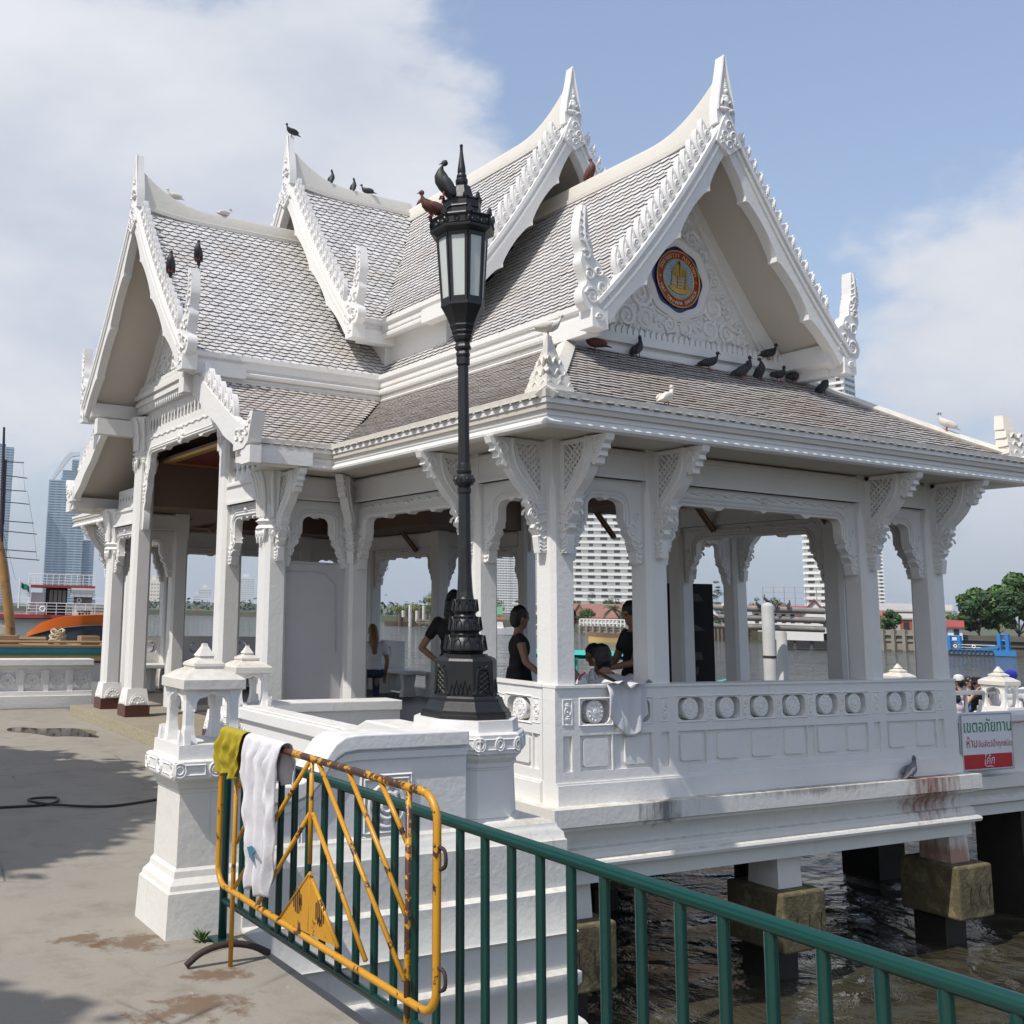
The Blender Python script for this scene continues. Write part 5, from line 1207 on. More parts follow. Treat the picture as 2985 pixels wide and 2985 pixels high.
for i in range(10): a = 6.283*i/10; m.tube([(LX+math.cos(a)*r_,LY+math.sin(a)*r_,z) for r_,z in ((.05,2.478),(.069,2.512),(.05,2.546))], .006, 4)
m.build('ring', IRON, lamp, smooth=True)
m = MB(); m.lathe([(.039,2.62),(.036,3.285)], (LX,LY,0), 8, A8); m.build('upper_shaft', IRON, lamp)
m = MB(); m.lathe([(.042,3.286),(.046,3.29),(.046,3.335),(.041,3.34),(.046,3.345),(.05,3.36),(.045,3.375),(.042,3.385),(.055,3.395),(.058,3.41),(.05,3.425),(.048,3.44),(.06,3.455),(.068,3.48),(.066,3.49),(.078,3.51),(.076,3.52),(.09,3.55),(.088,3.56),(.115,3.62),(.145,3.675),(.15,3.68),(.15,3.70)], (LX,LY,0), 8, A8); m.build('lantern_cup', IRON, lamp)
for i in range(8):
    a = i*math.pi/4; n = Vector((math.cos(a),math.sin(a),0)); ux = Vector((-math.sin(a),math.cos(a),0)); o = Vector((LX,LY,0)); q = []
    b0, b1, z0, z1 = .130, .160, 3.70, 4.175
    def pt(u, z, d=0.0): k = (z-z0)/(z1-z0); return o+n*(b0+(b1-b0)*k+d)+ux*u*(.106+(.131-.106)*k)/.12+Vector((0,0,z))
    p = MB(); p.add([pt(-.042,3.735,.002),pt(.042,3.735,.002),pt(.042,4.15,.002),pt(-.042,4.15,.002),pt(-.042,3.735,-.006),pt(.042,3.735,-.006),pt(.042,4.15,-.006),pt(-.042,4.15,-.006)], [(0,1,2,3),(7,6,5,4),(0,4,5,1),(1,5,6,2),(2,6,7,3),(3,7,4,0)]); p.build('glass_pane', FROST, lamp)
    f = MB()
    for u0, u1, za, zb2 in ((-.06,-.042,z0,z1),(.042,.06,z0,z1),(-.042,.042,z0,3.735),(-.042,.042,4.15,z1)):
        f.add([pt(u0,za,.008),pt(u1,za,.008),pt(u1,zb2,.008),pt(u0,zb2,.008),pt(u0,za,-.012),pt(u1,za,-.012),pt(u1,zb2,-.012),pt(u0,zb2,-.012)], [(0,1,2,3),(7,6,5,4),(0,4,5,1),(1,5,6,2),(2,6,7,3),(3,7,4,0)])
    f.build('pane_frame', IRON, lamp)
m = MB(); stack(m, (LX,LY), [(.165,4.176),(.185,4.19),(.205,4.20),(.207,4.215),(.20,4.225),(.202,4.275),(.209,4.285),(.205,4.295),(.15,4.31),(.125,4.325),(.118,4.335),(.118,4.36),(.125,4.37),(.122,4.38),(.122,4.415),(.128,4.425),(.122,4.435),(.085,4.44),(.06,4.535),(.04,4.55)], 8, A8); cr = m.build('crown', IRON, lamp)
for i in range(8):
    a = A8+i*math.pi/4; s = MB()
    for r_, z0, hh in ((.222,4.29,.055),(.133,4.43,.045)):
        c = Vector((LX+math.cos(a)*r_,LY+math.sin(a)*r_,z0)); n = Vector((math.cos(a),math.sin(a),0)); ux = Vector((-n.y,n.x,0))
        s.plate([(-.022,0),(.022,0),(.02,.02),(0,hh),(-.02,.02)], (c,ux,(0,0,1),n), .004, -.012)
    s.build('spike_leaf', IRON, cr)
r = MB()
for i in range(8):
    a = i*math.pi/4; n = Vector((math.cos(a),math.sin(a),0)); ux = Vector((-n.y,n.x,0))
    for u in (-.075,0,.075): r.tube([Vector((LX,LY,4.25))+n*.203+ux*(u+.016*math.cos(s))+Vector((0,0,.018*math.sin(s))) for s in [6.283*k/10 for k in range(11)]], .005, 4)
    r.tube([Vector((LX,LY,4.225))+n*.205+ux*u for u in (-.08,.08)], .004, 4); r.tube([Vector((LX,LY,4.275))+n*.205+ux*u for u in (-.08,.08)], .004, 4)
r.build('crown_rosettes', IRON, cr, smooth=True)
m = MB(); m.lathe([(.035,4.55),(.04,4.56),(.044,4.575),(.042,4.595),(.032,4.605),(.036,4.615),(.033,4.63),(.026,4.64),(.029,4.652),(.027,4.68),(.018,4.74),(.011,4.80),(.0095,4.835),(.012,4.84),(.011,4.85),(.004,4.856)], (LX,LY,0), 16); m.build('spire', IRON, lamp, smooth=True)
lamp.rotation_euler = (-.0048, -.0091, 0)
# ---- green railing
rail = thing('green_railing', (2.2,2.5,0), 'dark green tubular steel railing along the quay edge', 'railing')
m = MB(); m.tube([(2.2,5.20,.0),(2.2,5.20,.86)]+[(2.2,5.20-.07*(1-math.cos(a)),.86+.07*math.sin(a)) for a in [math.pi/2*i/6 for i in range(1,7)]]+[(2.2,y,.93) for y in (4.5,3.5,2.5,1.5,.6,0,-1.0)], .0215, 12); m.build('top_rail', GREENCHIP, rail, smooth='all')
m = MB(); m.tube([(2.2,5.19,.195),(2.2,3,.195),(2.2,1,.195),(2.2,-1,.195)], .0185, 10); m.build('bottom_rail', GREENCHIP, rail, smooth='all')
bs = None; y = 5.05-.005
ys = [3.14-.1422*k for k in range(-13, 29)]
for y in ys:
    if y > 5.12: continue
    if bs is None: b = MB(); b.tube([(0,0,.196),(0,0,.92)], .016, 10, caps=False); bs = b.build('baluster', GREEN, rail, smooth='all', org=(0,0,0)); bs.matrix_local = Matrix.Translation(Vector((2.2,y,0))-ORG[rail.name])
    else: inst(bs, Matrix.Translation((2.2,y,0)), 'baluster', rail)
for y in (3.2, .9): b = MB(); b.tube([(2.2,y+.02,0),(2.2,y+.02,.196)], .018, 10); b.build('post', GREEN, rail, smooth='all')
b = MB(); b.obox((2.2,5.20), .06, .06, .001, .012); b.build('foot_plate', GREEN, rail)
# ---- yellow barrier leaning on the railing
XB = 2.085
bar = thing('crowd_barrier', (XB,4.05,0), 'chipped yellow steel crowd barrier with chevron bars, in front of the railing', 'barrier')
yL, yR, zB, zT = 5.01, 3.11, .33, 1.035; rc = .09
def rr(y0, z0, y1, z1, rad):
    pts = []
    for cy, cz, t0 in ((y1+rad,z1-rad,90),(y1+rad,z0+rad,180),(y0-rad,z0+rad,270),(y0-rad,z1-rad,0)):
        for i in range(7):
            a = R(t0+i*15); pts.append((XB, cy+(-math.cos(a) if False else math.cos(a))*rad*(1), cz+math.sin(a)*rad))
    return pts
fp = []
for cy, cz, t0 in ((yL-rc,zT-rc,0),(yR+rc,zT-rc,90),(yR+rc,zB+rc,180),(yL-rc,zB+rc,270)):
    for i in range(7): a = R(t0+i*15); fp.append(Vector((XB,cy+math.cos(a)*rc,cz+math.sin(a)*rc)))
top_i = fp[6:8]
m = MB(); m.tube(fp[8:]+fp[:6], .0142, 10); m.build('frame', YELLOW, bar, smooth='all')
m = MB(); m.tube([fp[5]]+[fp[6].lerp(fp[7],k/6) for k in range(7)]+[fp[8]], .0148, 10); m.build('top_tube', YELLOW_RUST, bar, smooth='all')
yv0, yv1 = 4.82, 3.29
for yv in (yv0, yv1): m = MB(); m.tube([(XB,yv,.0),(XB,yv,zT)], .0118, 8); m.build('upright', YELLOW if yv > 4 else YELLOW_RUST, bar, smooth='all')
yc = onx(908,2300,XB).y
m = MB(); m.tube([(XB,yc,.62),(XB,yc,zT)], .0105, 8); m.build('upright', YELLOW, bar, smooth='all')
for (a, b_) in (((928,2221),(1179,2858)),((1013,2242),(1183,2667)),((1106,2270),(1187,2456)),((912,2371),(1066,2801)),((904,2217),(685,2586)),((904,2371),(754,2631)),((741,2205),(697,2294)),((752,2335),(689,2456))):
    p, q2 = onx(*a,XB), onx(*b_,XB); m = MB(); m.tube([p,q2], .0098, 8); m.build('chevron_bar', YELLOW, bar, smooth='all')
p3 = [onx(x,y,XB) for x,y in ((904,2546),(815,2680),(985,2762))]
m = MB(); m.plate([(p.y,p.z) for p in p3], ((XB,0,0),(0,1,0),(0,0,1),(1,0,0)), .004, -.004); tp = m.build('warning_plate', YELLOW, bar)
m = MB(); m.tube([p3[1],p3[0],p3[2]], .009, 6); m.tube([p3[0],(XB,p3[0].y,.36)], .005, 6); m.build('plate_rim', YELLOW, tp, smooth='all')
for yy in (p3[0].y+.10, p3[0].y-.10):     # cut lettering, worn to vertical slits
    m = MB()
    for k in range(5): hh = .05*math.sqrt(max(.1,1-((k-2)/2.6)**2)); m.box(XB-.0065,XB-.0042,yy-.036+.016*k,yy-.030+.016*k,.455-hh,.455+hh)
    m.build('cut_letters', RUST, tp, kind='stuff')
for yv in (yv0+.05, yv1):
    m = MB(); m.tube(bez([(XB-.20,yv,.014),(XB-.12,yv,.065),(XB,yv,.085),(XB+.12,yv,.065),(XB+.22,yv,.02)],5), .016, 8); m.build('curved_foot', RUST, bar, smooth='all')
for zz_ in (.82,.44): m = MB(); m.tube(bez([(XB,yR,zz_+.05),(XB,yR-.045,zz_+.045),(XB,yR-.05,zz_),(XB,yR-.02,zz_-.02)],4), .007, 6); m.build('hook', RUST, bar, smooth='all')
# ---- cloths
def drape(name, label, cat, mat, y0, y1, z_rail, front, back, xr, rr_=.02, folds=5, amp=.018, seed=1, taper=0.0, group=None):
    r2 = random.Random(seed); nu, nv = 64, 90; ph = [r2.uniform(0,6.28) for _ in range(6)]; L = front+back
    def F(u, v):
        s = v*L-back; y = y0+(y1-y0)*u; w = math.sin(folds*u*6.28+ph[0])+.6*math.sin(folds*1.9*u*6.28+ph[1]+s*3)
        d = abs(s); k = min(1, d/.10)
        if s < -rr_*1.5: x, z = xr+rr_+.008, z_rail-(-s-rr_*1.5)
        elif s > rr_*1.5: x, z = xr-rr_-.008, z_rail-(s-rr_*1.5)
        else: a = s/(rr_*1.5)*math.pi/2; x, z = xr-math.sin(a)*(rr_+.008), z_rail+math.cos(a)*(rr_+.008)*.9
        sg = -1 if s > 0 else 1
        wr = math.sin(31*v+9*math.sin(5*u+ph[2])+7*u)*.5+math.sin(53*u+17*v+ph[1])*.3+math.sin(19*u-37*v+ph[4])*.4
        x += sg*(amp*k*(w*.55+.7)+.0075*wr*k); c = (y0+y1)/2
        y = c+(y-c)*(1-taper*max(0,s)/front)+.012*math.sin(4*s+ph[3]+3*u)*k+.01*math.sin(9*s+ph[4])*k
        z += .012*math.sin(folds*u*4+ph[5])*k*min(1,d/.3)
        return (x, y, z)
    m = MB(); m.grid(F, nu, nv); o = m.build(name, mat, smooth='all', label=label, cat=cat, group=group)
    so = o.modifiers.new('thick', 'SOLIDIFY'); so.thickness = .004; return o
drape('cloth', 'mustard yellow rag hanging over the left end of the yellow barrier', 'cloth', YELC, 4.96, 4.70, zT+.012, .22, .20, XB, folds=3, seed=4, amp=.022, taper=.2)
wt = drape('cloth', 'long crumpled white cloth hanging over the yellow barrier', 'cloth', WHITEC, 4.66, 4.28, zT+.012, .66, .20, XB, folds=3.2, seed=9, amp=.030, taper=.46)
m = MB(); m.plate([(0,0),(.05,.015),(.09,.0),(.06,-.02),(.07,-.05),(.03,-.035)], ((XB-.072,4.50,.60),(0,-1,0),(0,0,1),(-1,0,0)), .006); 
bl = m.build('printed_mark', simple('blue_print', (.05,.16,.24), .8), wt)
# shirt on the balustrade
def shirt():
    r2 = random.Random(5)
    def F(u, v):
        x = 6.02+.42*u; s = v*.58-.16
        if s < 0: y, z = 6.50+(-s)*.9, 1.112+.02*math.sin(9*u)+.015*math.sin(20*u+8*v)
        else: y, z = 6.585-.03*abs(math.sin(5.5*u+1.2))*min(1,s*8)-.012*math.sin(17*u+6*s), 1.118-s*(.62+.45*math.sin(u*3.14)**1.2*(1-.3*u))
        if s > 0: x += .10*s*math.sin(3*u)
        return (x,y,z)
    m = MB(); m.grid(F, 34, 30); return m
o = shirt().build('shirt', WHITEC, smooth='all', label='white shirt draped over the front balustrade by the seated man', cat='shirt'); md = o.modifiers.new('thick','SOLIDIFY'); md.thickness = .006
# ---- cable and puddle, stains
m = MB(); cb = [(0.9,9.15,.012),(1.87,9.09,.012),(2.17,9.07,.012),(2.33,9.15,.014),(2.38,9.33,.018),(2.22,9.36,.02),(2.12,9.22,.03),(2.25,9.05,.02),(2.64,8.84,.012),(3.0,8.92,.012),(3.4,9.1,.012),(3.75,9.15,.012)]
m.tube(bez(cb,8), .011, 6); m.build('cable', simple('black_rubber', (.012,.012,.012), .5), smooth='all', label='thin black cable with a loop lying across the pavement', cat='cable')
pm, pnt, pb = newmat('puddle_water'); pb.inputs['Base Color'].default_value = (.05,.045,.035,1); pb.inputs['Roughness'].default_value = .03
m = MB(); n_ = 40; m.add([(3.55+.42*math.cos(a)*(1+.25*math.sin(3*a+1))-.25*math.sin(a), 14.1+.62*math.sin(a)*(1+.2*math.sin(4*a)), .004) for a in [6.2832*i/n_ for i in range(n_)]], [list(range(n_))])
tag(m.build('puddle', pm), kind='structure')
sm = simple('brown_stain', (.16,.085,.045), .9, var=.5, scale=12)
def stain(cx, cy, rx, ry, seed):
    r2 = random.Random(seed); p = [r2.uniform(0,6.28) for _ in range(4)]; n_ = 48; m = MB()
    m.add([(cx+rx*math.cos(a)*(1+.28*math.sin(3*a+p[0])+.16*math.sin(7*a+p[1])), cy+ry*math.sin(a)*(1+.25*math.sin(4*a+p[2])+.15*math.sin(9*a+p[3])), .004) for a in [6.2832*i/n_ for i in range(n_)]], [list(range(n_))]); return tag(m.build('dirt_stain', sm), kind='structure')
# small weed at the railing foot
m = MB(); r2 = random.Random(2)
for _ in range(26):
    a = r2.uniform(0,6.28); p = Vector((2.10,5.22,.0)); q2 = p+Vector((math.cos(a)*r2.uniform(.01,.04),math.sin(a)*r2.uniform(.01,.03),r2.uniform(.01,.055))); s = Vector((-math.sin(a),math.cos(a),0))*.008
    m.add([p,q2-s+Vector((0,0,-.01)),q2+Vector((math.cos(a)*.02,math.sin(a)*.02,.006)),q2+s+Vector((0,0,-.01))], [(0,1,2,3)])
m.build('weed', LEAF_G, label='tiny green weed at the foot of the white pedestal', cat='plant')
# ---- far quay wall with pierced rosettes (left)
fw = thing('quay_balustrade', (1.0,17.3,0), 'white quay balustrade with square rosette panels, left of the porch', 'balustrade')
xa, xb, yw = -7.3, 4.90, 17.3
for nm, y0, y1, z0, z1 in (('plinth',yw-.02,yw+.30,0.0,.20),('base_mould',yw+.03,yw+.28,.20,.265),('frieze_rail',yw+.07,yw+.25,.60,.665),('coping',yw,yw+.32,.665,.765)):
    m = MB(); m.box(xa,xb,y0,y1,z0,z1); m.build(nm, WHITE, fw, bevel=.008)
psrc = None
def rosette_panel():
    m = MB(); h = .165
    for a in range(4):
        s0 = len(m.v); m.plate([(-h,-h),(h,-h),(h*.76,-h*.76),(-h*.76,-h*.76)], ((0,0,0),(1,0,0),(0,0,1),(0,-1,0)), .03, -.03); m.xf(Matrix.Rotation(a*math.pi/2,4,'Y'), s0)
    for r_, rr_ in ((.085,.024),(.045,.018)): m.tube([(r_*math.cos(a),0,r_*math.sin(a)) for a in [6.283*i/20 for i in range(21)]], rr_, 6)
    for a in range(4): t_ = a*math.pi/2; m.tube([(.09*math.cos(t_),0,.09*math.sin(t_)),(.13*math.cos(t_),0,.13*math.sin(t_))], .022, 6)
    return m
RP = rosette_panel()
for i in range(31):
    x = 4.74-.39*i
    mt = Matrix.Translation((x,yw+.14,.432))
    if psrc is None: psrc = RP.build('rosette_panel', WHITE_CL, fw, smooth=True, org=(0,0,0)); psrc.matrix_local = Matrix.Translation(-ORG[fw.name]) @ mt
    else: inst(psrc, mt, 'rosette_panel', fw)
    m = MB(); m.box(x-.235,x-.155,yw+.05,yw+.27,.265,.60); m.build('post', WHITE, fw)
# ---- cloth-covered board between the porch columns, dark display boards inside
b = MB(); b.box(4.80,5.52,10.06,10.12,FZ,2.13); o = b.build('screen_board', GREYC, label='tall white cloth-covered board standing between the porch columns', cat='board')
m = MB(); m.tube([(4.81,10.052,2.13),(5.52,10.052,2.13),(5.52,10.052,.16)], .018, 6); m.build('cloth_hem', GREYC, o)
m = MB(); m.tube([(4.83,10.05,2.03),(5.1,10.052,2.045),(5.3,10.052,2.02),(5.42,10.052,1.9),(5.44,10.052,1.2)], .006, 5); m.build('crease', GREYC, o, smooth='all')
def disp(px0, px1, d, lab):
    a, b2 = far(px0,1995,d), far(px1,1995,d); a.z = b2.z = FZ; dd = (b2-a); L = dd.length; dd.normalize(); n = Vector((dd.y,-dd.x,0))
    t = MB(); t.plate([(0,0),(L,0),(L,1.96),(0,1.96)], (a,dd,(0,0,1),n), .03, -.03); o = t.build('display_board', BLACKC, label=lab, cat='board')
    r2 = random.Random(int(px0)); g = MB()
    for k in range(9):
        u0 = r2.uniform(.04,L*.4); z0 = .1+.2*k; g.plate([(u0,z0),(min(L-.03,u0+r2.uniform(.1,.4)),z0+.02),(min(L-.03,u0+r2.uniform(.1,.4)),z0+.12),(u0+.02,z0+.13)], (a,dd,(0,0,1),n), .033, .03)
    g.build('poster_print', simple('poster_%d'%int(px0), (.05,.045,.04), .5, var=.9, scale=9), o)
disp(1946,2084,14.6,'dark printed display board standing behind the inner column')
# ------------------------------------------------------------------ river banks and everything across the water
lb = MB(); lb.prism([(-700,560),(60,440),(163,303),(139,189),(121,86),(116,40),(113,-160),(3000,-160),(3000,3000),(-700,3000)], -4, .25)
tag(lb.build('far_bank', simple('bank_earth', (.085,.095,.06), .9, var=.4, scale=.08), org=(0,0,0)), kind='structure')
def place(px, py, d):
    p = far(px, py, d); r = ray(px, py); f = Vector((r.x, r.y, 0)).normalized(); return p, Vector((f.y,-f.x,0)), f     # point, right, away
GB = .25
def tower(name, label, x0, x1, ytop, d, fl_h, bays, wall, slab, glassm, turn=.0, depth=.7, crown=None, windows='each', group=None, bal=1.0, cat='tower', ledge=.045, gap=.42, zb=GB):
    c, rt, aw = place((x0+x1)/2, 1800, d); W = (x1-x0)/FPX*d; top = far((x0+x1)/2, ytop, d).z
    ca, sa = math.cos(turn), math.sin(turn); ux = rt*ca+aw*sa; n = -(aw*ca-rt*sa); base = Vector((c.x,c.y,zb)); D = W*depth
    t = thing(name, base, label, cat, group); H = top-zb
    def blk(u0,u1,v0,v1,z0,z1,m=None):
        m = m or MB(); P = lambda u,v,z: base+ux*u-n*v+Vector((0,0,z))
        m.add([P(u0,v0,z0),P(u1,v0,z0),P(u1,v1,z0),P(u0,v1,z0),P(u0,v0,z1),P(u1,v0,z1),P(u1,v1,z1),P(u0,v1,z1)], [(3,2,1,0),(4,5,6,7),(0,1,5,4),(1,2,6,5),(2,3,7,6),(3,0,4,7)]); return m
    blk(-W/2,W/2,0,D,0,H).build('wall', wall, t)
    nf = max(1,int(H/fl_h)); bw = W/bays; src = None
    for i in range(nf):
        z = i*fl_h
        if slab is not None:
            k = blk(-W/2-W*ledge*.5,W/2+W*ledge*.5,-fl_h*.45*bal,D*.98,z+fl_h*.62,z+fl_h*.99); k.build('balcony', slab, t)
    wm = MB()
    for i in range(nf):
        for j in range(bays):
            z = i*fl_h; u = -W/2+bw*(j+.5); ww = bw*(gap-.06*((i*7+j*3)%3)-(.14 if windows == 'each' else .06))
            if windows == 'each':
                b = blk(u-ww,u+ww,-.06,.3,z+fl_h*.16,z+fl_h*.60)
                o = b.build('window', glassm, t)
            else: blk(u-ww,u+ww,-.06,.3,z+fl_h*.16,z+fl_h*.60,wm)
    for i in range(nf):       # windows on the right-hand flank
        for j in range(3):
            z = i*fl_h; v = D*(.2+.3*j); P0 = blk(W/2-.2,W/2+.05,v-bw*.25,v+bw*.25,z+fl_h*.2,z+fl_h*.58,wm); blk(-W/2-.05,-W/2+.2,v-bw*.25,v+bw*.25,z+fl_h*.2,z+fl_h*.58,wm)
    if wm.v: wm.build('window_rows', glassm, t, kind='stuff')
    k = blk(-W*.2,W*.15,D*.2,D*.6,H,H+fl_h*1.2); k.build('roof_house', wall, t)
    return t, base, ux, n, W, H, D, blk
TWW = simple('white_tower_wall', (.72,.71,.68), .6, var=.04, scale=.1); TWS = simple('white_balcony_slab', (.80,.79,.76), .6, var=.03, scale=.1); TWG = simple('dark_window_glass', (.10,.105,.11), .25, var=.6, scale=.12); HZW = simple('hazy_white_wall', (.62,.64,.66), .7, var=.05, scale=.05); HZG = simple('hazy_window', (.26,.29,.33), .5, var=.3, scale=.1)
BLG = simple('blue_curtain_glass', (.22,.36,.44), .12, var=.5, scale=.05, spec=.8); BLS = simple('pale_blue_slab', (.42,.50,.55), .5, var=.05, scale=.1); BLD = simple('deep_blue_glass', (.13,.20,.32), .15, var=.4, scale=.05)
tower('condominium', 'large white riverside condominium with stepped balconies, seen through the right arches', 1634, 1856, 1395, 480, 2.9, 6, TWW, TWS, TWG, turn=.06, depth=.6)
tower('condominium', 'tall white apartment tower rising behind the right end of the roof', 2352, 2496, 1022, 480, 2.9, 4, TWW, TWS, TWG, turn=-.42, depth=.5, ledge=.02)
tower('tower_block', 'slender white tower seen between the two right hand columns', 2540, 2580, 1588, 850, 3.0, 3, TWW, TWS, TWG, turn=.2, windows='rows')
tower('tower_block', 'white slab tower seen beside the corner column', 1490, 1568, 1585, 1200, 2.8, 9, TWW, TWS, HZG, turn=.15, windows='rows', depth=.35)
tower('tower_block', 'white slab tower half hidden by the lamp post', 1425, 1488, 1610, 1200, 2.8, 8, TWW, TWS, HZG, turn=.15, windows='rows', depth=.35)
tower('tower_block', 'lower white block stepping down beside the slab tower', 1555, 1600, 1665, 1200, 2.8, 6, TWW, TWS, HZG, turn=.1, windows='rows', depth=.4)
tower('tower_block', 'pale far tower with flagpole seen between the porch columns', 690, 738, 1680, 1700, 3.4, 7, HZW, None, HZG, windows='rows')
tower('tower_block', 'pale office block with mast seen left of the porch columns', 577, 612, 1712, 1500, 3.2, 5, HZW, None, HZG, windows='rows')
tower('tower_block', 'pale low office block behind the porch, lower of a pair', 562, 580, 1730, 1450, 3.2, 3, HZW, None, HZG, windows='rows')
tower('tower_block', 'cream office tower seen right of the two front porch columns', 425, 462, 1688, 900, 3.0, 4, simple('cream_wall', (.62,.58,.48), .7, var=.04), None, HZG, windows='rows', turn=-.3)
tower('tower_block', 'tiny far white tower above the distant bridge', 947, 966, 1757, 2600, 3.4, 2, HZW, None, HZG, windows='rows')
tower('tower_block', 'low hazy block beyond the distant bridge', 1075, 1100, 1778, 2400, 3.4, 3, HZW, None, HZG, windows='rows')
t, base, ux, n, W, H, D, blk = tower('glass_tower', 'tall blue glass tower with sloping crown, left of the porch', 122, 226, 1392, 1200, 2.95, 5, BLG, BLS, BLD, windows='rows', depth=.5, bal=.5, turn=-.05)
k = MB(); P = lambda u,v,z: base+ux*u-n*v+Vector((0,0,z))
blk(W*.5,W*.83,W*.1,W*.5,0,H*.52).build('dark_wing', BLD, t)
for i in range(int(H*.52/2.95)): blk(W*.5,W*.84,W*.09,W*.51,i*2.95+2.4,i*2.95+2.8).build('balcony', BLS, t)
blk(-W*.15,W*.42,W*.06,W*.5,H,H+11).build('upper_storeys', BLG, t); blk(W*.1,W*.44,W*.08,W*.5,H+11,H+25).build('upper_storeys', BLG, t)
for i in range(8): blk(-W*.17+(.25*W if i>3 else 0),W*.46,W*.04,W*.5,H+i*2.95+2.4,H+i*2.95+2.9).build('balcony', BLS, t)
k.plate([(-W*.5,H),(-W*.12,H+28),(.0,H+33),(W*.28,H+34),(W*.28,H+30),(W*.05,H+28),(-W*.42,H)], (base-n*D*.4,ux,(0,0,1),n), 3, -3); k.build('crown_fin', HZW, t)
t2, *_ = tower('glass_tower', 'edge of a second blue glass tower at the left border, by the mast', -60, 6, 1290, 1150, 2.95, 4, BLD, BLS, BLG, windows='rows', depth=.5, bal=.3)
# ---- bridge far down the river
b = MB(); p0, rt, aw = place(1010,1778,1500); p0.z = 9
b.plate([(-700,8.0),(500,8.0),(500,10.2),(-700,10.2)], (Vector((p0.x,p0.y,0)),rt,(0,0,1),-aw), 5, -5); br = b.build('bridge', HZW, label='distant grey road bridge crossing the river on the horizon', cat='bridge')
for u in range(-600,500,120): m = MB(); q0 = Vector((p0.x,p0.y,0))+rt*u; m.obox((q0.x,q0.y), 2.2, 2.2, -2, 8.0); m.build('pier', HZW, br)
# ---- houses
RR = simple('red_tile_roof', (.27,.055,.045), .6, var=.2, scale=.8); RB = simple('brown_tile_roof', (.24,.115,.085), .7, var=.15, scale=.6); RO = simple('orange_tile_roof', (.45,.12,.05), .6, var=.2, scale=.8); RG = simple('green_metal_roof', (.10,.24,.12), .5, var=.15, scale=.5); RGY = simple('grey_sheet_roof', (.34,.33,.31), .6, var=.15, scale=.5); HW_ = simple('white_house_wall', (.66,.65,.62), .7, var=.08, scale=.6); HPK = simple('brick_red_wall', (.32,.08,.05), .8, var=.1); HWD = simple('weathered_timber', (.12,.095,.07), .9, var=.4, scale=1.5); DKW = simple('dark_opening', (.02,.02,.022), .6)
def house(label, x0, x1, ybase, yeave, yridge, d, wall, roof, depth=.7, gable_front=False, nw=3, over=.08, group='houses across the river', name='house', zb=None):
    c, rt, aw = place((x0+x1)/2, ybase, d); W = (x1-x0)/FPX*d; k = d/FPX; ze = far((x0+x1)/2,yeave,d).z; zr = far((x0+x1)/2,yridge,d).z; z0 = GB-.3 if zb is None else zb
    o = Vector((c.x,c.y,z0)); t = thing(name, o, label, 'house', group); D = W*depth; n = -aw; he = ze-z0; hr = zr-z0; ov = W*over
    def P(u,v,z): return o+rt*u+aw*v+Vector((0,0,z))
    m = MB(); m.add([P(-W/2,0,0),P(W/2,0,0),P(W/2,D,0),P(-W/2,D,0),P(-W/2,0,he),P(W/2,0,he),P(W/2,D,he),P(-W/2,D,he)], [(3,2,1,0),(4,5,6,7),(0,1,5,4),(1,2,6,5),(2,3,7,6),(3,0,4,7)])
    if gable_front: m.add([P(-W/2,0,he),P(W/2,0,he),P(0,0,hr-.1)], [(0,1,2)])
    m.build('wall', wall, t)
    r = MB(); th = .15*k*30
    if gable_front:
        for s in (-1,1):
            a, b2 = (s*(W/2+ov),he-ov*(hr-he)/(W/2)), (0,hr); r.add([P(a[0],-ov,a[1]),P(b2[0],-ov,b2[1]),P(b2[0],D+ov,b2[1]),P(a[0],D+ov,a[1]),P(a[0],-ov,a[1]-th),P(b2[0],-ov,b2[1]-th),P(b2[0],D+ov,b2[1]-th),P(a[0],D+ov,a[1]-th)], [(0,1,2,3),(7,6,5,4),(0,4,5,1),(1,5,6,2),(2,6,7,3),(3,7,4,0)])
    else:
        for v0, v1 in ((-ov*1.5,D/2),(D+ov*1.5,D/2)): r.add([P(-W/2-ov,v0,he-.05),P(W/2+ov,v0,he-.05),P(W/2+ov,v1,hr),P(-W/2-ov,v1,hr),P(-W/2-ov,v0,he-.05-th),P(W/2+ov,v0,he-.05-th),P(W/2+ov,v1,hr-th),P(-W/2-ov,v1,hr-th)], [(0,1,2,3),(7,6,5,4),(0,4,5,1),(1,5,6,2),(2,6,7,3),(3,7,4,0)])
        r.add([P(-W/2,0,he),P(-W/2,D,he),P(-W/2,D/2,hr-th)], [(0,1,2)]); r.add([P(W/2,0,he),P(W/2,D,he),P(W/2,D/2,hr-th)], [(0,1,2)])
    r.build('roof', roof, t)
    for i in range(nw):
        u = -W/2+W*(i+.5)/nw; w2 = W/nw*.22; f = MB(); f.add([P(u-w2,-.08,he*.38),P(u+w2,-.08,he*.38),P(u+w2,-.08,he*.78),P(u-w2,-.08,he*.78),P(u-w2,.1,he*.38),P(u+w2,.1,he*.38),P(u+w2,.1,he*.78),P(u-w2,.1,he*.78)], [(0,1,2,3),(7,6,5,4),(0,4,5,1),(1,5,6,2),(2,6,7,3),(3,7,4,0)]); f.build('window', DKW, t)
    return t
house('long brown tiled temple hall behind the coconut palm', 1674, 1880, 1835, 1800, 1760, 215, HW_, RB, .5, nw=7, over=.03)
house('brown tiled hall end with steep gable left of the coconut palm', 1668, 1710, 1835, 1790, 1757, 205, simple('brown_gable', (.30,.15,.10), .8), RB, 1.2, gable_front=True, nw=1)
house('low grey sheet-roofed riverside shed under the palm', 1708, 1800, 1838, 1825, 1810, 190, HWD, RGY, .5, nw=4)
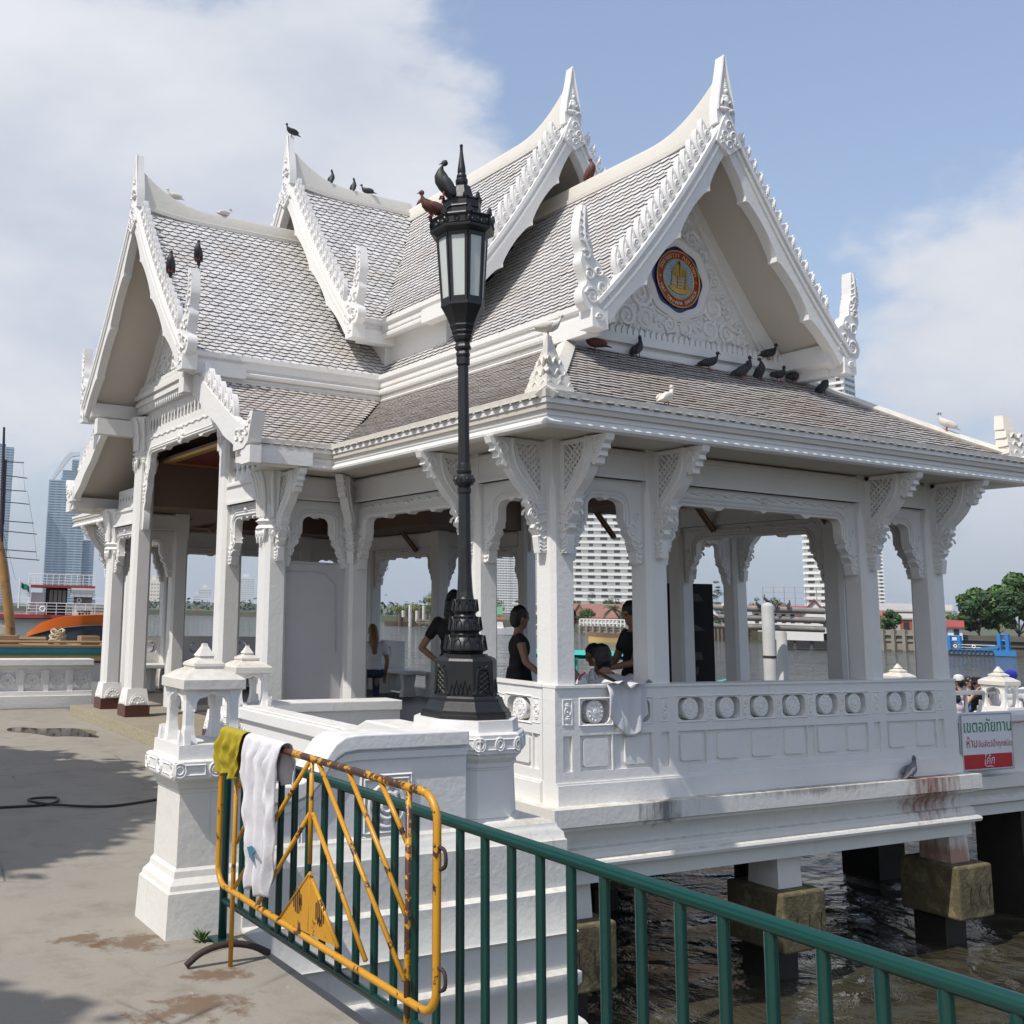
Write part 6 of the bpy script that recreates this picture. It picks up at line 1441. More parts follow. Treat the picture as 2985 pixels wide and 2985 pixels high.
house('orange-roofed white house left of the corner column, left one of two', 1497, 1525, 1828, 1788, 1765, 260, HW_, RO, .8, gable_front=True, nw=2)
house('orange-roofed white house beside the corner column, right one of two', 1545, 1572, 1828, 1788, 1768, 260, HW_, RO, .8, gable_front=True, nw=2)
house('long white building with flat terrace behind the orange roofs', 1500, 1580, 1826, 1762, 1757, 300, HW_, RGY, .6, nw=6)
house('green-roofed shed behind the lamp post', 1420, 1462, 1828, 1790, 1768, 250, HW_, RG, .8, nw=3)
house('red-roofed stall on the far bank beside the lamp post', 1424, 1468, 1828, 1812, 1797, 230, HW_, RR, .6, nw=3)
house('white house with red gable roof, seen behind the dark column', 2335, 2420, 1840, 1795, 1745, 135, HW_, RR, .9, gable_front=True, nw=2)
house('long red-roofed building behind the grey pipes', 2200, 2345, 1840, 1775, 1765, 140, HW_, RR, .4, nw=6)
house('big grey shed roof between the right columns', 2545, 2665, 1850, 1778, 1758, 170, RGY, RGY, .5, nw=0)
house('blue and brick house between the right columns', 2628, 2660, 1855, 1800, 1788, 120, HPK, RGY, .8, nw=1)
house('red hip-roofed house left of the blue and brick one', 2548, 2585, 1850, 1815, 1780, 130, HW_, RR, .8, nw=1)
house('white riverside house with bright red roof at the right', 2742, 2802, 1862, 1825, 1808, 105, HW_, RR, .7, nw=2, over=.1)
house('white terrace building behind the red-roofed riverside house', 2735, 2775, 1850, 1778, 1762, 150, HW_, RGY, .5, nw=2)
house('orange-roofed pavilion on the left far shore', 560, 590, 1800, 1786, 1768, 420, HW_, RO, .6, gable_front=True, nw=1)
house('pale waterside hall seen between the porch columns', 692, 736, 1802, 1792, 1786, 480, HZW, RGY, .5, nw=3)
house('dark timber boathouse on stilts at the waterline, left of the lamp', 1216, 1248, 1830, 1815, 1806, 190, HWD, HWD, .7, nw=1)
house('grey roofed timber landing left of the lamp', 1268, 1296, 1830, 1815, 1808, 190, HWD, RGY, .7, nw=1)
house('low white warehouse on the left far shore', 900, 1000, 1802, 1795, 1790, 560, HZW, RGY, .4, nw=4)
# embankments: stepped concrete river wall on the right, timber jetty in the middle
EC = simple('grey_embankment_concrete', (.24,.225,.19), .9, var=.3, scale=.5, bump=.3)
def emb(px0, px1, d0, d1, z0, z1, th, label, mat=EC, posts=0):
    a, _, _ = place(px0,1850,d0); b, _, _ = place(px1,1850,d1); a.z = b.z = 0; dd = b-a; L = dd.length; dd.normalize(); n = Vector((dd.y,-dd.x,0))
    if n.dot(EYE-a) < 0: n = -n
    m = MB(); m.plate([(0,z0),(L,z0),(L,z1),(0,z1)], (a,dd,(0,0,1),n), th, -th); o = m.build('embankment', mat, label=label, cat='embankment')
    for fz, ex in ((.72,.25),(.42,.15)): m = MB(); zz_ = z0+(z1-z0)*fz; m.plate([(0,zz_),(L,zz_),(L,zz_+.16),(0,zz_+.16)], (a,dd,(0,0,1),n), th+ex, th); m.build('ledge', mat, o)
    for i in range(posts): m = MB(); q0 = a+dd*L*(i+.5)/posts+n*(th+.3); m.obox((q0.x,q0.y), .18, .18, z0-2, z1+.1); m.build('post', mat, o)
    return o
emb(2480, 2800, 118, 108, -1.3, .75, .5, 'stepped grey concrete river wall between and right of the end columns', posts=10)
emb(2795, 3060, 106, 100, -1.3, .45, .5, 'dark river wall under the big trees at the right edge', simple('dark_embankment', (.10,.09,.07), .9, var=.4, scale=.5))
emb(2060, 2200, 150, 140, -1.3, .6, .5, 'dark timber faced river wall behind the grey pipes', HWD, 12)
emb(1690, 1850, 172, 165, -1.2, .1, .5, 'concrete jetty with railing on the far bank', EC, 8)
j = thing('jetty_railing', place(1760,1835,164)[0], 'white jetty railing on the far bank below the temple hall', 'railing')
a, rt, aw = place(1692,1835,164); b_, _, _ = place(1822,1837,160); a.z = b_.z = 0
for z in (.35,.95): m = MB(); m.tube([a+Vector((0,0,z)),b_+Vector((0,0,z))], .09, 4); m.build('rail', HW_, j)
for i in range(13): q0 = a.lerp(b_,i/12); m = MB(); m.obox((q0.x,q0.y), .12, .12, 0.0, 1.0); m.build('post', HW_, j)
# white ferry terminal pontoon behind the pipes
a, rt, aw = place(2290,1850,112); a.z = -1.0
m = MB(); m.plate([(-2.2,.5),(3.6,.5),(3.6,2.2),(-2.2,2.2)], (a,rt,(0,0,1),-aw), 1.5, -1.5); o = m.build('pontoon', HW_, label='white pontoon house on dark floats behind the grey pipes', cat='pontoon')
for u in (-2.2,-.6,1.0,2.6): m = MB(); m.plate([(u,-.3),(u+1.3,-.3),(u+1.3,.5),(u,.5)], (a,rt,(0,0,1),-aw), 1.6, -1.6); m.build('float', DKW, o)
# tennis-court fence and hall beyond
a, rt, aw = place(2225,1760,260); z0 = a.z-4; 
f = thing('court_fence', (a.x,a.y,z0), 'tall pale mesh court fence on a roof behind the trees', 'fence')
for i in range(10): m = MB(); q0 = a+rt*(i*2.4); m.obox((q0.x,q0.y), .07, .07, z0, a.z+4.2); m.build('post', RGY, f)
for z in (0,1.4,2.8,4.1): m = MB(); q0 = Vector((a.x,a.y,a.z+z)); m.tube([q0,q0+rt*21.6], .05, 4); m.build('rail', RGY, f)
m = MB(); q0 = Vector((a.x,a.y,0))+aw*6; m.plate([(-12,0),(24,0),(24,z0+1.5),(-12,z0+1.5)], (q0,rt,(0,0,1),-aw), 5, -5); m.build('roof_terrace', HW_, label='long white flat-roofed hall carrying the court fence', cat='building')
# ---- trees
def tree(label, px, ybase, d, wpx, hpx, mats, seed, leaves=1400, trunk=.25, leaf=None, flat=.8, group='trees on the far bank', pos=None, lean=0, name='tree', base_z=None):
    r2 = random.Random(seed); k = d/FPX
    if pos is None: c, rt, aw = place(px, ybase, d); c.z = GB-.3 if base_z is None else base_z; Hh = far(px, ybase-hpx, d).z-c.z
    else: c = Vector(pos); Hh = hpx*k
    Wd = wpx*k; t = thing(name, c, label, 'tree', group); ls = leaf or max(.10, Wd*.028)
    tk = MB(); th = Hh*trunk; tr = max(.06, Wd*.022)
    tk.tube(bez([c,c+Vector((Wd*.01,0,th*.5)),c+Vector((lean*.5,0,th))],3), [tr*(1.2-.5*i/6) for i in range(7)], 7)
    cl = []
    for i in range(16):
        a = r2.uniform(0,6.28); rr_ = Wd*.5*r2.uniform(.25,.74); zz_ = th+(Hh-th)*r2.uniform(.18,.80); kk = math.sqrt(max(.12,1-((zz_-th)/(Hh-th)*1.05-.35)**2*1.3)); p = c+Vector((math.cos(a)*rr_*kk+lean,math.sin(a)*rr_*kk*.9,zz_)); cl.append((p, Wd*.17*r2.uniform(.75,1.25)))
        if i < 7: tk.tube(bez([c+Vector((lean*.5,0,th*.92)),c.lerp(p,.5)+Vector((0,0,th*.3)),p],3), [tr*.55*(1-.75*j_/6) for j_ in range(7)], 5)
    cl.append((c+Vector((lean,0,Hh-Wd*.14)), Wd*.17)); tk.build('trunk', BARK, t, smooth=True)
    per = leaves//len(cl); ms = [MB() for _ in mats]
    for p, rad in cl:
        mi = r2.choices(range(len(mats)), weights=[x[1] for x in mats])[0]
        for _ in range(per):
            u = Vector((r2.gauss(0,1),r2.gauss(0,1),r2.gauss(0,1)))
            if u.length < .01: continue
            u.normalize(); q0 = p+Vector((u.x,u.y,u.z*flat))*rad*(r2.uniform(.45,1.08)**.6)
            nrm = (u+Vector((r2.uniform(-.6,.6),r2.uniform(-.6,.6),r2.uniform(-.2,.9)))).normalized(); a1 = nrm.cross(Vector((r2.uniform(-1,1),r2.uniform(-1,1),r2.uniform(-1,1)))).normalized(); a2 = nrm.cross(a1); s = ls*r2.uniform(.6,1.35)
            m = ms[mi if r2.random() < .8 else r2.randrange(len(mats))]
            m.add([q0-a1*s,q0-a2*s*.55,q0+a1*s,q0+a2*s*.55+nrm*s*.15], [(0,1,2,3)])
    first = None
    for m, x in zip(ms, mats):
        if m.v: m.build('crown', x[0], t)
    return t
G3 = [(LEAF_G,3),(LEAF_D,3),(LEAF_L,1)]; GY = [(LEAF_G,3),(LEAF_D,2),(LEAF_Y,3)]; GD = [(LEAF_D,4),(LEAF_G,2)]
tree('broad tree with golden tips beside the blue barge, left of two', 2855, 1862, 118, 150, 150, [(LEAF_D,4),(LEAF_G,3),(LEAF_Y,2)], 1, 6500, .10, .30)
tree('tallest dark green tree at the right edge of the picture', 2972, 1872, 116, 180, 205, [(LEAF_D,3),(LEAF_G,4),(LEAF_L,1)], 2, 7500, .08, .30)
tree('golden-leaved tree between the two big right hand trees', 2915, 1865, 124, 110, 160, [(LEAF_Y,4),(LEAF_G,3),(LEAF_D,2)], 21, 3500, .10, .32)
tree('low bush left of the big right hand trees', 2782, 1850, 125, 80, 70, [(LEAF_L,2),(LEAF_G,3),(LEAF_Y,1)], 3, 1800, .06)
tree('round green tree between the right columns', 2598, 1852, 116, 72, 78, G3, 4, 2600, .06)
tree('small light green tree between the right columns', 2578, 1850, 118, 48, 50, [(LEAF_L,3),(LEAF_G,2)], 31, 1300, .06)
tree('bushy green tree behind the grey mooring pile', 2262, 1815, 150, 90, 75, G3, 5, 2200, .08)
tree('yellow-flowering tree behind the grey pipes', 2208, 1810, 160, 46, 70, [(LEAF_Y,4),(LEAF_L,2)], 6, 1400, .1)
tree('layered dark tree behind the display board', 2090, 1800, 220, 60, 112, GD, 7, 1500, .18, flat=.35)
tree('bushes along the foot of the white hall', 2110, 1812, 200, 90, 40, GD, 8, 1200, .05)
tree('round dark tree left of the brown tiled hall', 1668, 1826, 250, 80, 80, GD, 9, 2000, .08)
tree('round leafy tree in front of the brown tiled hall', 1712, 1828, 198, 62, 58, G3, 10, 2200, .06)
tree('open-crowned tree at the foot of the condominium', 1725, 1800, 380, 34, 76, GD, 11, 700, .5)
tree('row of trees at the right foot of the condominium', 1792, 1796, 400, 90, 58, GD, 12, 1400, .15)
tree('dark trees under the palm, right of the hall', 1826, 1830, 196, 64, 58, GD, 13, 1600, .06)
tree('spreading dark tree at the foot of the slab tower', 1522, 1790, 420, 60, 56, GD, 14, 1100, .3, flat=.4)
tree('dense dark tree left of the inner column', 1444, 1800, 420, 60, 62, GD, 15, 1100, .1)
tree('leafy tree between the two orange-roofed houses', 1530, 1826, 250, 44, 48, G3, 16, 1000, .1)
tree('bush in front of the orange roofs', 1558, 1830, 225, 46, 40, G3, 17, 900, .05)
tree('big yellow-green tree left of the lamp post', 1290, 1822, 215, 110, 90, GY, 18, 3000, .05)
tree('tall green tree top left of the lamp post', 1258, 1822, 232, 66, 100, [(LEAF_L,2),(LEAF_G,3)], 19, 1800, .06)
tree('long green tree belt left of the lamp post', 1190, 1818, 280, 100, 50, GY, 20, 1800, .05)
tree('tree belt beside the far boatyard', 1160, 1812, 330, 70, 40, GD, 22, 900, .05)
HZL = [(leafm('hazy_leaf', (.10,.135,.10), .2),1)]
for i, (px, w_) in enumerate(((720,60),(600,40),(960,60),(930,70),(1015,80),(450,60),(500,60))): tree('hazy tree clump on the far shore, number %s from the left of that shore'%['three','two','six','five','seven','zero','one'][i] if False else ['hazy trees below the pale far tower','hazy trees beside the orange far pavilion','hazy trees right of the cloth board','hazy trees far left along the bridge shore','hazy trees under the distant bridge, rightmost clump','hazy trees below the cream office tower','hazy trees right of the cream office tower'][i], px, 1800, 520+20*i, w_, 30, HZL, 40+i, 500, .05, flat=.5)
# the wooded shore further down the river, too far to tell its trees apart
fb = MB(); r2 = random.Random(77)
for i in range(420):
    px = r2.uniform(330,1260); d = r2.uniform(430,620) if px < 1100 else r2.uniform(300,420); c_, rt_, aw_ = place(px,1800,d); c_.z = r2.uniform(.5,1.0); s_ = r2.uniform(2.0,4.2)
    for _ in range(16):
        u = Vector((r2.gauss(0,1),r2.gauss(0,1),abs(r2.gauss(0,.7)))); q_ = c_+u*s_*.55; nrm = (u+Vector((r2.uniform(-.5,.5),r2.uniform(-.5,.5),.6))).normalized(); a1 = nrm.cross(Vector((r2.uniform(-1,1),r2.uniform(-1,1),.3))).normalized(); a2 = nrm.cross(a1); k_ = s_*r2.uniform(.16,.34); fb.add([q_-a1*k_,q_-a2*k_*.7,q_+a1*k_,q_+a2*k_*.7], [(0,1,2,3)])
tag(fb.build('wooded_shore', HZL[0][0]), 'low wooded shore far down the river', 'woodland', kind='stuff')
# coconut palm
c, rt, aw = place(1808, 1830, 180); c.z = 0; pt = thing('coconut_palm', c, 'tall coconut palm with drooping fronds in front of the temple hall', 'palm'); H_ = far(1790,1775,180).z
m = MB(); topp = c-rt*1.2+Vector((0,0,H_)); m.tube(bez([c,c-rt*.2+Vector((0,0,H_*.5)),topp],4), [.22,.2,.18,.17,.16,.15,.15,.14,.14], 7); m.build('trunk', BARK, pt, smooth=True)
r2 = random.Random(5)
for i in range(17):
    a = 6.283*i/17+r2.uniform(-.15,.15); el = r2.uniform(-.35,1.1); L = r2.uniform(2.3,3.1); d_ = Vector((math.cos(a),math.sin(a),0)); pts = [topp+d_*L*s*(math.cos(el)*.95)+Vector((0,0,L*(math.sin(el)*s-.75*s*s))) for s in [j_/8 for j_ in range(9)]]
    m = MB(); s_ = Vector((-d_.y,d_.x,0))
    for j_ in range(1,9):
        for k_ in range(3):
            p_ = pts[j_-1].lerp(pts[j_],k_/3); w_ = .75*math.sin(math.pi*min(1,(j_-1+k_/3)/8+.12))
            for sg in (1,-1): m.add([p_,p_+d_*.12,p_+s_*sg*w_*.7+d_*.35+Vector((0,0,-w_*.45))], [(0,1,2)])
    m.tube(pts, .025, 4); m.build('frond', LEAF_P, pt)
# ---- mooring piles and grey pipes
PIPE = simple('grey_birdstained_steel', (.23,.215,.19), .7, var=.3, scale=3, dirt=(.40,.38,.33,1), dirtamt=.45); PILE = simple('grey_painted_pile', (.44,.44,.42), .7, var=.2, scale=3, dirt=(.28,.24,.18,1), dirtamt=.42)
c, rt, aw = place(2243, 1900, 30); c.z = 0; top = far(2243,1758,30).z
mp_ = thing('mooring_pile', (c.x,c.y,WZ), 'thick grey mooring pile with domed top, carrying the pipes', 'pile')
m = MB(); m.lathe([(.172,-2.5),(.172,top-.1),(.15,top-.04),(.09,top),(.02,top+.02)], (c.x,c.y,0), 20); m.build('shaft', PILE, mp_, smooth=True); m = MB(); m.lathe([(.18,.55),(.18,.62)], (c.x,c.y,0), 20); m.build('band', RUST, mp_)
c2, _, _ = place(2280,1900,31); m = MB(); m.lathe([(.15,-2.5),(.15,1.25),(.10,1.32)], (c2.x,c2.y,0), 18); m.build('mooring_pile', PILE, smooth=True, label='second pale pile standing close behind the domed pile', cat='pile')
for i, yy in enumerate((1776,1803,1829)):
    a = far(2066,yy-6,30.5); b_ = far(2402,yy+6,30.5); m = MB(); m.tube([a,b_], .088, 12); m.build('steel_pipe', PIPE, smooth=True, label=['top','middle','lowest'][i]+' of three grey horizontal pipes on the mooring pile', cat='pipe', group='pipes on the mooring pile')
# ---- boats
TEAL = simple('teal_boat_paint', (.03,.42,.34), .45, var=.1); REDB = simple('red_boat_paint', (.42,.03,.05), .45); ORB = simple('orange_boat_paint', (.75,.16,.02), .4, var=.12, scale=.8); NAVY = simple('scuffed_dark_hull', (.035,.045,.06), .6, var=.5, scale=1.2, dirt=(.16,.17,.18,1), dirtamt=.40); CRB = simple('cream_boat_paint', (.70,.52,.22), .5); WOODB = simple('boat_timber', (.30,.20,.11), .7, var=.3, scale=2); BLB = simple('blue_barge_paint', (.03,.19,.48), .45, var=.1); TYRE = simple('tyre_rubber', (.05,.05,.05), .8, var=.4)
def hull(m, o, ux, n, L, B, z0, z1, sheer=.0, bow=.35, st=.2):
    # lofted open hull, ux along the keel, n across
    st_ = []; K = 14
    for i in range(K+1):
        s = i/K; w_ = B*.5*min(1,((1-s)/bow)**.6 if s > 1-bow else 1, .55+.45*s/st if s < st else 1); zz_ = z1+sheer*((s-.4)**2*4 if s > .4 else (s-.4)**2*2)
        st_.append([o+ux*L*(s-.5)+n*w_+Vector((0,0,zz_)), o+ux*L*(s-.5)+n*w_*.75+Vector((0,0,z0+(zz_-z1)*.3)), o+ux*L*(s-.5)-n*w_*.75+Vector((0,0,z0+(zz_-z1)*.3)), o+ux*L*(s-.5)-n*w_+Vector((0,0,zz_))])
    vs = [p for r_ in st_ for p in r_]; fs = [(i*4+j_,i*4+(j_+1)%4,i*4+4+(j_+1)%4,i*4+4+j_) for i in range(K) for j_ in range(4)]+[(0,1,2,3),(K*4+3,K*4+2,K*4+1,K*4)]
    m.add(vs, fs); return st_
def longtail(label, px, py, d, L, ang, hullm, stripes, roof=None):
    c, rt, aw = place(px, py, d); c.z = WZ; ux = rt*math.cos(ang)+aw*math.sin(ang); n = Vector((-ux.y,ux.x,0)); t = thing('longtail_boat', c, label, 'boat')
    m = MB(); hull(m, c, ux, n, L, 1.5, -.1, .55, .5); m.build('hull', hullm, t, smooth=True)
    for i, (mt, z0, z1) in enumerate(stripes):
        m = MB(); hull(m, c, ux, n, L*1.002, 1.5+.03+.012*i, z0, z1, .5); m.build('stripe', mt, t, smooth=True)
    if roof:
        m = MB(); K = 10
        m.grid(lambda u, v: c+ux*L*(-.36+.6*u)+n*(v-.5)*1.7+Vector((0,0,1.85+.12*math.sin(v*math.pi))), 8, 6); m.grid(lambda u, v: c+ux*L*(-.36+.6*u)+n*(v-.5)*1.7+Vector((0,0,1.72+.10*math.sin(v*math.pi))), 8, 6); m.build('canopy', roof, t)
        for i in range(6):
            for s in (-1,1): q0 = c+ux*L*(-.34+.11*i)+n*s*.72; m = MB(); m.tube([q0+Vector((0,0,.5)),q0+Vector((0,0,1.78))], .03, 6); m.build('canopy_post', TEAL, t)
    return t
longtail('green-canopied longtail ferry passing behind the seated people', 1765, 1935, 33, 7.5, .06, WOODB, [(REDB,.25,.36),(TEAL,.44,.56)], TEAL)
longtail('small yellow and red longtail boat by the far jetty', 1808, 1862, 120, 7, .1, CRB, [(REDB,.4,.56)])
longtail('wooden longtail boat with red gunwale moored near the far jetty', 1795, 1850, 150, 8, .05, WOODB, [(REDB,.42,.56)])
c, rt, aw = place(1544, 1848, 150); c.z = WZ; t = thing('passenger_boat', c, 'white covered passenger boat beside the standing woman', 'boat'); m = MB(); hull(m, c, rt, aw, 4.6, 1.6, 0, .7, .3); m.build('hull', TWS, t, smooth=True); m = MB(); m.plate([(-1.9,1.45),(1.5,1.45),(1.3,1.6),(-1.9,1.6)], (c,rt,(0,0,1),-aw), .7, -.7); m.build('canopy', TWS, t)
for i in range(6): m = MB(); q0 = c+rt*(-1.8+.62*i)-aw*.6; m.tube([q0+Vector((0,0,.6)),q0+Vector((0,0,1.46))], .05, 5); m.build('canopy_post', TWS, t)
for i, (px, py, d, L, lab) in enumerate(((1185,1826,215,9,'dark wooden barge moored at the far boatyard'),(1450,1838,150,6,'white launch moored beside the lamp post'),(688,1806,420,9,'tiny motor launch far off between the porch columns'))):
    c, rt, aw = place(px, py, d); c.z = WZ; t = thing('moored_boat', c, lab, 'boat'); m = MB(); hull(m, c, rt, aw, L, 2.2, 0, .9, .3); m.build('hull', HWD if i == 0 else TWS, t, smooth=True); m = MB(); m.plate([(-L*.25,.8),(L*.15,.8),(L*.12,1.8),(-L*.25,1.8)], (c,rt,(0,0,1),-aw), .8, -.8); m.build('cabin', HW_ if i else HWD, t)
for i in range(9):
    c, rt, aw = place(1165+i*10, 1822, 214+4*(i%3)); m = MB(); m.obox((c.x,c.y), .22, .22, -3, 1.2+1.6*((i*5)%4)/3); m.build('mooring_post', HW_ if i % 2 else HWD, label=['first','second','third','fourth','fifth','sixth','seventh','eighth','ninth'][i]+' slim mooring post from the left at the far boatyard', cat='post', group='mooring posts at the far boatyard')
# blue barge with towers and tyre fenders
a, rt, aw = place(2766, 1895, 103); a.z = WZ; t = thing('work_barge', a, 'blue steel work barge with end frames and tyre fenders', 'barge'); k = 103/FPX; L = 165*k
m = MB(); m.plate([(0,.05),(L,.05),(L,.55),(0,.55)], (a,rt,(0,0,1),-aw), .2, -2.4); m.build('hull', BLB, t)
for u0, hh in ((.02,1.35),(.9,1.6)):
    for s in (0,.17): 
        m = MB(); q0 = a+rt*L*(u0+s*(.9 if u0 < .5 else .7)-(.13 if u0 > .5 else 0)); m.obox((q0.x,q0.y), .16, .16, WZ+.5, WZ+.5+hh); m.build('frame_post', BLB, t)
    for z in (hh*.6,hh*.95): m = MB(); q0 = a+rt*L*(u0-(.13 if u0 > .5 else 0)); q1 = q0+rt*L*.15; m.tube([q0+Vector((0,0,.5+z)),q1+Vector((0,0,.5+z))], .09, 4); m.build('frame_bar', BLB, t)
for i in range(10):
    m = MB(); q0 = a+rt*(L*(.04+.065*i))-aw*.25+Vector((0,0,.28)); m.tube([q0+rt*.22*math.cos(s)+Vector((0,0,.22*math.sin(s))) for s in [6.283*j_/14 for j_ in range(15)]], .075, 6, caps=False); m.build('tyre_fender', TYRE, t, smooth=True)
m = MB(); q0 = a+rt*L*.15-aw*.15; m.tube([q0+Vector((0,0,1.0)),q0+rt*L*.55+Vector((0,0,1.0))], .03, 4); m.tube([q0+Vector((0,0,.75)),q0+rt*L*.55+Vector((0,0,.75))], .03, 4); m.build('hand_rail', HW_, t)
m = MB(); m.plate([(L*.38,.5),(L*.75,.75),(L*.75,1.0),(L*.42,.7)], (a-aw*.2,rt,(0,0,1),-aw), .1, -.4); m.build('ramp', BLB, t)
for u in (.1,.38): m = MB(); q0 = a+rt*L*u-aw*.3+Vector((0,0,.85)); m.tube([q0+rt*.13*math.cos(s)+Vector((0,0,.13*math.sin(s))) for s in [6.283*j_/12 for j_ in range(13)]], .05, 6, caps=False); m.build('life_ring', TWS, t, smooth=True)
# striped longtail right behind the quay balustrade
c = Vector((3.2,20.4,WZ)); t = thing('longtail_boat', c, 'long boat with rainbow striped side moored behind the quay balustrade', 'boat'); SB = [(TWS,.4,1.99),(REDB,1.99,2.03),(CRB,2.03,2.13),(simple('green_boat_paint', (.10,.33,.20), .45),2.13,2.17),(simple('sea_blue_boat_paint', (.05,.30,.38), .45),2.17,2.27),(WOODB,2.27,2.31)]
for i, (mt, z0, z1) in enumerate(SB): m = MB(); m.box(-9.5,9.0,19.8-.02*i,21.2,WZ+z0,WZ+z1); m.build('hull_stripe' if i else 'hull', mt, t)
m = MB(); m.tube([(-8,20.0,WZ+2.36),(8,20.0,WZ+2.36)], .03, 6); m.tube([(-8,20.5,WZ+2.42),(4.8,20.3,WZ+2.40)], .05, 6); m.build('gunwale', WOODB, t)
m = MB(); r2 = random.Random(8)
for i in range(7): m.tube([(5.0+.16*math.cos(s+i)*(1-.05*i),20.2+.12*math.sin(s+i),WZ+2.36+.03*i+.05*math.sin(2*s)) for s in [6.283*j_/14 for j_ in range(15)]], .022, 5)
m.build('coiled_rope', simple('rope', (.45,.38,.26), .9), t, smooth=True)
for x in (3.9,5.4): m = MB(); m.box(x,x+.35,20.0,20.3,WZ+2.31,WZ+2.47); m.build('thwart_box', WOODB, t)
# ---- restaurant boat with orange bow, mast beside it
a, rt, aw = place(150, 1850, 72); a.z = WZ; k = 72/FPX; Z = lambda y: far(150,y,72).z-WZ; U = lambda x: (x-150)*k
t = thing('restaurant_boat', a, 'white and red two-deck restaurant boat moored at the left', 'boat')
def slabp(nm, x0, x1, y0, y1, v0, v1, mat): m = MB(); m.plate([(U(x0),Z(y0)),(U(x1),Z(y0)),(U(x1),Z(y1)),(U(x0),Z(y1))], (a,rt,(0,0,1),-aw), -v0, -v1); return m.build(nm, mat, t)
DKR = simple('red_deck_edge', (.36,.04,.035), .5)
slabp('hull', -60, 300, 2000, 1806, 2.0, 6, HW_); slabp('lower_deck', -10, 300, 1803, 1793, 1.2, 7, DKR); slabp('upper_deck', 80, 270, 1711, 1704, 1.6, 6, DKR); slabp('upper_deck_skirt', 200, 270, 1725, 1711, 1.6, 5, HW_)
slabp('cabin_wall', 84, 124, 1793, 1727, 2.2, 5, HW_); slabp('saloon', 126, 190, 1793, 1711, 3.2, 5.5, DKW)
for x in (137,150,163,176): slabp('saloon_window', x, x+10, 1755, 1718, 3.1, 3.15, simple('saloon_glass_%d'%x, (.35,.38,.33), .2))
slabp('deckhouse', 206, 266, 1793, 1760, 1.8, 4, HW_); slabp('deckhouse_roof', 196, 272, 1738, 1727, 1.6, 4.2, HW_); slabp('deckhouse_panel', 210, 264, 1760, 1738, 2.2, 3.5, simple('grey_panel', (.25,.23,.21), .7))
m = MB(); q0 = a+rt*U(225)+aw*1.9+Vector((0,0,Z(1748))); m.tube([q0+rt*.14*math.cos(s)+Vector((0,0,.14*math.sin(s))) for s in [6.283*j_/16 for j_ in range(17)]], .05, 6, caps=False); m.build('porthole', TWS, t)
m = MB(); q0 = a+rt*U(120)+aw*1.0+Vector((0,0,Z(1776))); m.tube([q0+rt*.17*math.cos(s)+Vector((0,0,.17*math.sin(s))) for s in [6.283*j_/16 for j_ in range(17)]], .06, 6, caps=False); m.build('life_ring', TWS, t, smooth=True)
for y0, ys, x0, x1, nn in ((1793,(1758,1767,1776,1785),75,300,9),(1704,(1672,1682,1690,1698),75,268,12)):
    for y in ys: m = MB(); m.tube([a+rt*U(x0)+aw*1.25+Vector((0,0,Z(y))),a+rt*U(x1)+aw*1.25+Vector((0,0,Z(y)))], .016 if y != ys[0] else .026, 5); m.build('deck_rail', TWS, t)
    for i in range(nn): x = x0+(x1-x0)*i/(nn-1); m = MB(); m.tube([a+rt*U(x)+aw*1.25+Vector((0,0,Z(y0))),a+rt*U(x)+aw*1.25+Vector((0,0,Z(ys[0])))], .022, 5); m.build('rail_post', TWS, t)
for i in range(14): y = 1768-5.2*i; slabp('stair_tread', 52, 78, y, y-1.5, 1.3, 2.0, TWS)
for x in (50,80): m = MB(); m.tube([a+rt*U(x)+aw*1.3+Vector((0,0,Z(1775))),a+rt*U(x+.5)+aw*1.3+Vector((0,0,Z(1685)))], .05, 5); m.build('stair_stringer', TWS, t)
m = MB(); m.grid(lambda u, v: a+rt*U(55+24*u)+aw*(1.1+.1*math.sin(6*u))+Vector((0,0,Z(1697+17*v+14*u+2*math.sin(7*u)))), 8, 5); m.build('green_flag', simple('green_flag_cloth', (.01,.14,.08), .8), t)
for i, x in enumerate((228,237,247,256)):
    m = MB(); q0 = a+rt*U(x)+aw*1.35; m.lathe([(.07,Z(1793)),(.10,Z(1785))], (q0.x,q0.y,WZ), 10); m.build('flower_pot', DKW, t); m = MB(); r2 = random.Random(i)
    for _ in range(16): an = r2.uniform(0,6.28); m.add([q0+Vector((0,0,Z(1785))),q0+Vector((math.cos(an)*.2,math.sin(an)*.2,Z(1785)+.2*r2.random()+.05)),q0+Vector((math.cos(an+.4)*.16,math.sin(an+.4)*.16,Z(1785)+.12))], [(0,1,2)])
    m.build('pot_plant', LEAF_G, t)
